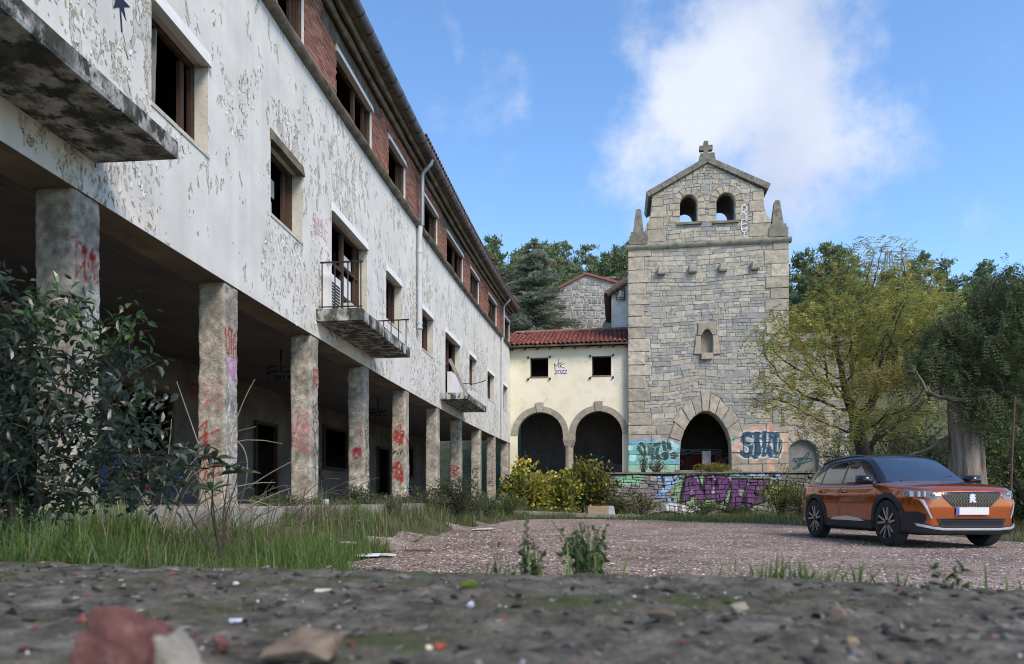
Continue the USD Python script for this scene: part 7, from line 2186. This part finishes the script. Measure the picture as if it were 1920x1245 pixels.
# ------------------------------------------------------------------ grass
def blades(P, h, w, cols, rng, bend=.5, seg=3):
    n = len(P); a = rng.uniform(0, 2 * np.pi, n); d = np.stack([np.cos(a), np.sin(a), 0 * a], -1); s = np.stack([-np.sin(a), np.cos(a), 0 * a], -1)
    b = rng.uniform(.1, 1, n) * bend; h = np.broadcast_to(h, (n,)); w = np.broadcast_to(w, (n,))
    V = []
    for k in range(seg):
        t = k / seg
        c = P + np.array([0, 0, 1.0]) * (h * t * (1 - .35 * b * t))[:, None] + d * (h * b * t * t)[:, None]
        ww = (w * (1 - .75 * t ** 1.5) / 2)[:, None]
        V += [c - s * ww, c + s * ww]
    V.append(P + np.array([0, 0, 1.0]) * (h * (1 - .35 * b))[:, None] + d * (h * b)[:, None])
    V = np.stack(V, 1); k = seg * 2 + 1
    q = [[2 * i, 2 * i + 1, 2 * i + 3] for i in range(seg - 1)] + [[2 * i, 2 * i + 3, 2 * i + 2] for i in range(seg - 1)] + [[2 * seg - 2, 2 * seg - 1, 2 * seg]]
    F = (np.arange(n)[:, None, None] * k + np.array(q)[None]).reshape(-1, 3)
    return V.reshape(-1, 3), F, np.repeat(cols, k, 0)


GC = [(.075, .135, .022), (.10, .17, .03), (.06, .11, .022), (.13, .18, .04), (.08, .115, .035)]
DRY = [(.22, .19, .10), (.17, .15, .08), (.27, .24, .15)]
rng = np.random.default_rng(81)


def slab_b(x, y): return (x - E0[0]) * ey[0] + (y - E0[1]) * ey[1]


def turf(n, xr, yr, keep, h, w, cols, name, label, seed, dry=.06, bend=.5, gtop=None):
    r = np.random.default_rng(seed)
    x, y = r.uniform(*xr, n), r.uniform(*yr, n)
    d = meshkit.fbm(np.c_[x * 1.1, y * 1.1, x * 0], 3, seed)
    m = keep(x, y) & (d > .36 + .2 * r.random(n)) & (slab_b(x, y) > .06)
    x, y, d = x[m], y[m], d[m]; n = len(x)
    z = gtop(x, y) if gtop else np.maximum(terrain(x, y), -.03)
    c = palette(r, cols, n, .3); q = r.random(n) < dry; c[q] = palette(r, DRY, q.sum())
    hh = r.uniform(h[0], h[1], n) * (.45 + 1.25 * np.clip((d - .36) / .3, 0, 1.3)) * (.7 + .6 * meshkit.noise(np.c_[x * 2.6, y * 2.6, x * 0], seed + 1))
    v, f, cc = blades(np.c_[x, y, z - .01], hh, r.uniform(*w, n), c, r, bend)
    solo(name, (v, f), MT['grass'], label, 'grass', kind='stuff', paint=cc)


wn = lambda x, y: x - (PA * y * y + PB * y + PC)
notc = lambda x, y: ~in_court(x, y)
GD = [(.055, .10, .02), (.075, .125, .03), (.05, .085, .022), (.10, .12, .04)]
# rank grass directly behind the ledge at left: the soil there is heaped against it
heap = lambda x, y: np.maximum(np.maximum(terrain(x, y), -.03), .50 - .085 * (slab_b(x, y)) - .10 * np.maximum(0, x + 1.6))
hx, hy = np.meshgrid(np.arange(-6.5, 1.2, .2), np.arange(.8, 8.2, .2))
hz = np.where(slab_b(hx, hy) > -.3, heap(hx, hy), .2) + .03 * meshkit.noise(np.stack([hx * 2, hy * 2, hx * 0], -1)) - .02
hv = np.stack([hx, hy, hz], -1).reshape(-1, 3); hn = hx.shape[1]
i = (np.arange(hx.shape[0] - 1)[:, None] * hn + np.arange(hn - 1)).ravel()
solo('grass_bank', (hv, np.stack([i, i + 1, i + hn + 1, i + hn], -1)), MT['soil'], kind='structure', smooth=True)
turf(60000, (-5.2, -.45), (2.3, 5.6), lambda x, y: (x < -.275 * y + .12 + .35 * (meshkit.noise(np.c_[x * 1.3, y * 1.3, x * 0], 3) - .5)) & (x > -.95 * y + .2), (.09, .30), (.0025, .007), GC, 'tall_grass', 'rank green grass in a thick belt behind the ledge at left', 5, .04, .9, heap)
turf(40000, (-5.2, -.45), (2.3, 6.5), lambda x, y: (x < -.275 * y + .05 + .5 * (meshkit.noise(np.c_[x * 1.3, y * 1.3, x * 0], 8) - .5)) & (x > -.95 * y + .2), (.06, .22), (.003, .008), GD, 'tall_grass', 'lower mixed green grass and weeds filling the belt behind the ledge at left', 25, .12, 1.1, heap)
turf(52000, (-6, .4), (5, 13), lambda x, y: notc(x, y) & (wn(x, y) > .9), (.10, .28), (.005, .012), GC, 'meadow_grass', 'green grass between the walkway and the gravel', 6, .12, .6, lambda x, y: np.where(y < 8, heap(x, y), np.maximum(terrain(x, y), -.03)))
turf(60000, (-5, 2.5), (10, 34), lambda x, y: notc(x, y) & (wn(x, y) > 1.0), (.10, .34), (.007, .016), GC + BR, 'verge_grass', 'dry and green grass along the walkway further back', 7, .25, .6)
turf(26000, (-.5, 14), (24, 33.5), notc, (.06, .2), (.01, .02), GC + [(.09, .11, .03)], 'back_grass', 'grass strip between the gravel and the terrace wall', 8, .25, .6)
turf(30000, (8.5, 24), (6, 30), notc, (.08, .26), (.008, .02), GC + BR, 'bank_grass', 'rough grass around and behind the car', 9, .3, .6)
turf(2500, (-2.4, 13), (7, 27), lambda x, y: in_court(x, y) & (meshkit.fbm(np.c_[x * .5, y * .5, x * 0], 3, 3) > .62), (.03, .09), (.005, .01), GC, 'sparse_grass', 'sparse small tufts growing through the gravel', 10, .1, .7, court_z)


# weeds standing behind the ledge
def weed(u_, y, hpx, npl, spread, label, seed, leafy=0, cols=GC, grp=None, dry=0.05, name='weed_tuft', bend=.7):
    r = np.random.default_rng(seed); x = (u_ - 960) / 1300 * y
    z0 = SZ - .05
    t = thing(name, label, 'weed', (x, y, z0), grp)
    H_ = hpx / 1300 * y + (EYE - SZ) * 0 + .05
    P = np.c_[x + r.normal(0, spread, npl), y + r.normal(0, spread * .5, npl), np.full(npl, z0)]
    P = P[[slab_b(*p[:2]) > .015 for p in P]] if True else P
    c = palette(r, cols, len(P), .3)
    v, f, cc = blades(P, H_ * r.uniform(.35, 1.0, len(P)), r.uniform(.003, .0075, len(P)), c, r, bend, 4)
    part(t, 'blade', (v, f), MT['grass'], paint=cc, kind='stuff')
    if leafy:
        st = MB(); LP, LD = [], []
        for k in range(leafy):
            a = r.uniform(0, 6.28); h_ = H_ * r.uniform(.5, 1.15)
            e = np.array([x + r.normal(0, spread * 1.1), y + abs(r.normal(0, spread * .6)), z0 + h_])
            b_ = np.array([x + r.normal(0, spread * .3), y, z0]); s = np.linspace(0, 1, 6)[:, None]
            pth = b_ + (e - b_) * s + np.array([.0, 0, .015]) * np.sin(s * 3.1)
            st.tube(pth, np.linspace(.0022, .001, 6), 4, False)
            q = r.uniform(.15, 1, 11); LP.append(b_ + (e - b_) * q[:, None]); LD.append(rdir(r, 11) + [0, 0, .3])
        part(t, 'stalk', st.vf, MT['twig'] if r.random() < .4 else plain(f'green_stalk', (.05, .075, .02), .6) if not UsdShade.Material.Get(stage, '/World/Looks/green_stalk') else '/World/Looks/green_stalk')
        LP, LD = np.vstack(LP), np.vstack(LD)
        v, f, cc = leafset(LP, LD, rdir(r, len(LP)), r.uniform(.010, .024, len(LP)), r.uniform(.005, .011, len(LP)), palette(r, [(.05, .075, .03), (.065, .09, .035), (.04, .06, .028)], len(LP)), .2, 'oval')
        part(t, 'leaf', (v, f), MT['leaf'], paint=cc, kind='stuff')
    return t


def edge_y(u_): 
    k = (u_ - 960) / 1300; return (E0[1] * ey[1]) / (ey[1] + k * ey[0])


weed(1000, edge_y(1000) + .10, 72, 26, .022, 'thin upright grass and weed stems left of the leafy weed at the ledge edge', 1, 7)
weed(1108, edge_y(1108) + .12, 70, 40, .034, 'bushy leafy green weed standing at the middle of the ledge edge', 2, 34)
weed(1480, edge_y(1480) + .10, 52, 110, .060, 'spreading green grass tuft at the ledge edge left of the car', 3, 0, bend=1.0)
weed(1550, edge_y(1550) + .10, 36, 60, .045, 'low grass tuft joining the right side of the spreading tuft', 4, 0, bend=1.1)
weed(1418, edge_y(1418) + .09, 46, 16, .02, 'few thin grass blades left of the spreading tuft', 5, 0)
weed(930, edge_y(930) + .09, 34, 16, .03, 'short grass blades at the ledge edge left of centre', 6, 2)
weed(1265, edge_y(1265) + .10, 22, 18, .05, 'short sparse blades between the leafy weed and the spreading tuft', 7, 0)
weed(1765, edge_y(1765) + .05, 14, 12, .05, 'creeping small leaved weed on the ledge edge below the car bumper', 8, 9)
weed(1885, edge_y(1885) + .10, 40, 8, .03, 'thin blades at the right end of the ledge', 9, 0)
weed(1690, edge_y(1690) + .10, 26, 8, .03, 'two or three short blades below the front wheel of the car', 10, 0)
# long thin stalk rising before the gravel
st_ = thing('thin_stalk', 'single long dark weed stalk rising above the gravel left of centre', 'weed', (.035, 1.72, SZ))
part(st_, 'stem', tubevf([(.040, 1.72, SZ - .05), (.036, 1.72, SZ + .10), (.030, 1.72, SZ + .20), (.033, 1.72, SZ + .28)], [.0016, .0013, .001, .0006], 5), plain('dark_stem', (.05, .055, .03), .8))
sd_ = MB()
for k in range(9):
    sd_.add(*[(lambda v, f: (v * [1, 1, 2.0] + [.036 + (-1) ** k * .004, 1.72, SZ + .05 + k * .009], f))(*lump(rng, .0028, 1.0, 1, .3))][0])
part(st_, 'seed_head', sd_.vf, '/World/Looks/dark_stem')

# dark bush at left with broad leaves
rng = np.random.default_rng(91)
bx, by = -2.75, 3.75
spec = [(-2.85, 3.8, 1.45, .85, .6, .62), (-2.35, 3.7, 1.12, .6, .5, .42), (-3.1, 3.8, .95, .7, .5, .5), (-2.15, 3.9, 1.72, .22, .2, .26), (-3.0, 3.7, 1.85, .35, .35, .28), (-1.95, 3.7, .92, .35, .4, .25)]
s0 = np.array([-2.7, 3.8, .35])
N4, p4 = colonize(ellipsoids(rng, spec, 1500), [s0, s0 + [0, 0, .12], s0 + [0, 0, .24]], .085, .11, 1.2, seed=3)
limbs, twigs, tips, rr_ = branches(N4, p4, .03, .0028)
db = thing('dark_bush', 'large dark broad leaved bush in front of the first pillar at left', 'bush', s0)
if limbs.v: part(db, 'stem', limbs.vf, MT['bark_dark'])
twigs.v and part(db, 'twig', twigs.vf, MT['bark_dark'], kind='stuff')
sel = np.where(rr_ < .012)[0]
P = np.repeat(N4[sel], 8, 0) + rng.normal(0, .05, (len(sel) * 8, 3)); n = len(P)
D = unit(rdir(rng, n) + [0.1, -.2, .05]); Nn = unit(np.array([0, -.35, 1.0]) + .75 * rdir(rng, n))
cc0 = palette(rng, [(.014, .024, .014), (.018, .029, .017), (.024, .036, .02), (.012, .02, .013), (.03, .045, .02)], n, .3)
red = rng.random(n) < .003; cc0[red] = (.10, .018, .018)
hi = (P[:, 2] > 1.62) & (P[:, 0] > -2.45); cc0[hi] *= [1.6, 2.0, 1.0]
v, f, c = leafset(P, D, Nn, rng.uniform(.04, .08, n), rng.uniform(.02, .036, n), cc0, .18, 'oval')
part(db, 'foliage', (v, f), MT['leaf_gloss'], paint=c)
print('bush', len(N4), n)
# rosette plant right of it and dry arching stalks
rp = thing('rosette_plant', 'dark star leaved plant at the foot of the second pillar right of the dark bush', 'plant', (-1.62, 3.9, .5))
rs = MB(); P, D = [], []
for k in range(5):
    c0 = np.array([-1.62 + rng.normal(0, .10), 3.9 + rng.normal(0, .08), .93 + rng.uniform(-.22, .12)])
    rs.tube([(-1.62, 3.9, .4), (np.array([-1.62, 3.9, .4]) + c0) / 2 + rng.normal(0, .02, 3), c0], [.006, .005, .003], 5, False)
    a = np.linspace(0, 2 * np.pi, 9, endpoint=False) + rng.uniform(0, 1)
    P.append(np.tile(c0, (9, 1))); D.append(np.c_[np.cos(a), np.sin(a) * .8, rng.uniform(-.1, .5, 9)])
part(rp, 'stem', rs.vf, MT['bark_dark'])
P, D = np.vstack(P), np.vstack(D)
v, f, c = leafset(P, D, unit(np.array([0, -.3, 1.0]) + .3 * rdir(rng, len(P))), rng.uniform(.09, .14, len(P)), rng.uniform(.028, .04, len(P)), palette(rng, [(.03, .045, .022), (.04, .06, .026)], len(P)), .15, 'oval')
part(rp, 'leaf', (v, f), MT['leaf_gloss'], paint=c)
ds_ = thing('dry_stalks', 'pale dry arching grass stalks in front of the second pillar', 'dry grass', (-1.75, 4.3, .3))
m = MB()
for (u0, v0, u1, v1, u2, v2) in ((395, 930, 352, 800, 330, 715), (365, 930, 400, 850, 372, 1000), (290, 985, 320, 890, 317, 785), (300, 1000, 350, 830, 465, 880), (310, 990, 370, 790, 520, 830), (420, 900, 445, 780, 481, 712), (300, 990, 330, 820, 480, 800), (440, 950, 500, 830, 415, 815), (330, 985, 400, 900, 520, 905), (280, 970, 240, 870, 175, 815), (300, 960, 260, 860, 250, 758), (350, 1000, 470, 900, 560, 860), (380, 1000, 400, 940, 355, 873), (410, 990, 470, 930, 600, 900), (300, 990, 250, 900, 172, 818), (340, 1000, 420, 900, 540, 960)):
    yk = 4.3 + rng.uniform(-.4, .4)
    pt_ = lambda u_, v_: np.array([(u_ - 960) / 1300 * yk, yk + rng.normal(0, .05), EYE + (935 - v_) / 1300 * yk])
    a_, b_, c_ = pt_(u0, v0), pt_(u1, v1), pt_(u2, v2); s = np.linspace(0, 1, 10)[:, None]
    m.tube((1 - s) ** 2 * a_ + 2 * s * (1 - s) * b_ + s * s * c_, np.linspace(.0045, .0018, 10), 4, False)
part(ds_, 'stalk', m.vf, MT['twig'], kind='stuff')
br_ = thing('bramble_tangle', 'tangle of thin bare reddish twigs between the second and third pillars', 'bramble', (-2.6, 7.0, .3))
m = MB()
for k in range(46):
    a_ = np.array([rng.uniform(-3.2, -2.3), rng.uniform(6.0, 8.5), .35]); e_ = a_ + [rng.uniform(-.5, 1.1), rng.uniform(-.4, .4), rng.uniform(.15, .85)]
    b_ = (a_ + e_) / 2 + [0, 0, rng.uniform(.1, .5)]; s = np.linspace(0, 1, 8)[:, None]
    m.tube((1 - s) ** 2 * a_ + 2 * s * (1 - s) * b_ + s * s * e_, np.linspace(.006, .0025, 8), 4, False)
part(br_, 'twig', m.vf, mottled('reddish_twig', [(.3, (.06, .04, .03)), (.7, (.15, .11, .08))], 9), kind='stuff')

# ------------------------------------------------------------------ litter on the gravel
rng = np.random.default_rng(97)
n = 46000
x, y = rng.uniform(-2.6, 13.5, n), 6.2 + 21 * rng.random(n) ** 1.5
m_ = in_court(x, y); x, y = x[m_], y[m_]; n = len(x)
z = court_z(x, y)
sz = rng.uniform(.006, .017, n) * (1 + .02 * y)
oc = np.array([[1, 0, 0], [0, 1, 0], [-1, 0, 0], [0, -1, 0], [0, 0, .62]])
ang = rng.uniform(0, 6.3, n); R = np.stack([np.stack([np.cos(ang), -np.sin(ang), 0 * ang], -1), np.stack([np.sin(ang), np.cos(ang), 0 * ang], -1), np.tile([0, 0, 1.0], (n, 1))], 1)
V = np.einsum('nij,kj->nki', R, oc) * (sz[:, None] * rng.uniform(.6, 1.4, (n, 1)))[:, :, None] * np.stack([rng.uniform(.7, 1.4, n), np.ones(n), rng.uniform(.6, 1.3, n)], -1)[:, None] + np.stack([x, y, z], -1)[:, None]
F = (np.arange(n)[:, None, None] * 5 + np.array([[0, 1, 4], [1, 2, 4], [2, 3, 4], [3, 0, 4]])[None]).reshape(-1, 3)
col = palette(rng, [(.20, .145, .122), (.15, .11, .092), (.26, .205, .18), (.11, .083, .07), (.31, .265, .235), (.19, .155, .14)], n, .25)
wh = rng.random(n) < .035; col[wh] = palette(rng, [(.48, .45, .42)], wh.sum())
solo('gravel_stones', (V.reshape(-1, 3), F), MT['chips'], 'loose reddish gravel stones over the court', 'gravel', kind='stuff', paint=np.repeat(col, 5, 0))
# flat litter: leaves, plaster scraps, splinters at the near left part
n = 5200
x = -2.4 + 4.2 * rng.random(n) ** 1.3; y = 7.0 + 11 * rng.random(n) ** 1.2
m_ = in_court(x, y); x, y = x[m_], y[m_]; n = len(x)
D = rdir(rng, n) * [1, 1, .15]
col = palette(rng, [(.20, .09, .035), (.26, .13, .05), (.14, .07, .035), (.45, .43, .40), (.55, .54, .53), (.10, .07, .05), (.24, .17, .10)], n, .25)
v, f, c = leafset(np.c_[x, y, court_z(x, y) + .012], D, unit(np.array([0, 0, 1.0]) + .35 * rdir(rng, n)), rng.uniform(.025, .085, n), rng.uniform(.012, .035, n), col, .1)
solo('leaf_litter', (v, f), MT['chips'], 'fallen leaves and plaster scraps over the near left part of the gravel', 'litter', kind='stuff', paint=c)


def scrap(u_, v_, wpx, dpx, label, col, seed, name='plaster_scrap', cat='debris', th=.015):
    r = np.random.default_rng(seed); y = EYE * 1300 / (v_ - 935.0); x = (u_ - 960) / 1300 * y; z = float(court_z(x, y))
    w, d = wpx / 1300 * y, dpx
    p = Polygon([(-.5 * w, -.5 * d), (.1 * w, -.55 * d), (.5 * w, -.3 * d), (.45 * w, .5 * d), (-.2 * w, .45 * d), (-.5 * w, .2 * d)])
    v, f = poly_extrude(p, 0, th)
    v[:, 2] += .10 * v[:, 0] * r.uniform(-1, 1) + .06 * np.abs(v[:, 1])
    solo(name, (v + [x, y, z + .02], f), MT['chips'], label, cat, paint=col)


scrap(690, 1046, 46, .35, 'curled white sheet lying on the gravel at the grass edge', (.60, .60, .62), 1, 'white_sheet')
scrap(655, 1040, 30, .18, 'narrow white scrap left of the curled white sheet', (.55, .55, .55), 2)
scrap(728, 1045, 30, .22, 'cream scrap right of the curled white sheet', (.46, .43, .38), 3)
scrap(673, 1021, 34, .10, 'white splinter in the grass above the curled white sheet', (.55, .54, .52), 4)
scrap(905, 995, 40, .45, 'pale plaster patch at the far left edge of the gravel', (.48, .46, .44), 5)
scrap(786, 1036, 48, .10, 'dark brown bark strip on the leaf litter', (.07, .05, .04), 6, 'bark_strip')
scrap(1035, 1004, 30, .07, 'white strip lying on the gravel left of the leafy weed', (.34, .32, .29), 7)
scrap(1195, 1018, 40, .05, 'thin white lath on the gravel right of centre', (.30, .28, .25), 8)
scrap(980, 1003, 28, .07, 'pale flat lath on the gravel beyond the thin stalk', (.30, .27, .24), 9)
sb2 = np.array([4.0, 29.8]); zb = gz(*sb2)
bx_ = thing('concrete_trough', 'pale box shaped concrete block lying on the low kerb before the shrubs', 'block', (4.0, 29.8, zb))
part(bx_, 'block', (lambda v, f: (v, f))(*(lambda V: (V, _BF))(np.array([(3.25, 29.6, zb + .0), (4.1, 29.45, zb + .0), (3.2, 30.1, zb), (4.1, 30.0, zb), (3.25, 29.6, zb + .52), (4.1, 29.45, zb + .52), (3.2, 30.1, zb + .52), (4.1, 30.0, zb + .52)]))), mottled('tan_block', [(.3, (.26, .19, .12)), (.7, (.36, .28, .19))], 4, .9, .3))
part(bx_, 'white_end', (np.array([(4.105, 29.45, zb), (4.40, 29.35, zb), (4.105, 30.0, zb), (4.40, 29.9, zb), (4.105, 29.45, zb + .52), (4.32, 29.38, zb + .52), (4.105, 30.0, zb + .52), (4.32, 29.9, zb + .52)]), _BF), mottled('white_block', [(.3, (.40, .41, .38)), (.7, (.55, .56, .54))], 4, .9, .3))
kb = MB()
kb.add(*beam((.1, 30.3, gz(.1, 30.3) + .04), (5.6, 29.3, gz(5.6, 29.3) + .04), .5, .16))
solo('path_kerb', kb.vf, MT['floor'], kind='structure')
cup = solo('white_cup', (lambda m: (m.vertices + [*wall_pt(12.4, .7, .74)], m.faces))(trimesh.creation.revolve(np.array([(0, -.04), (.045, -.04), (.055, .05), (.045, .05), (.04, -.03), (0, -.03)]), sections=16)), plain('white_plastic', (.6, .6, .62), .4), 'small white cup left on the walkway before the third pillar', 'cup')
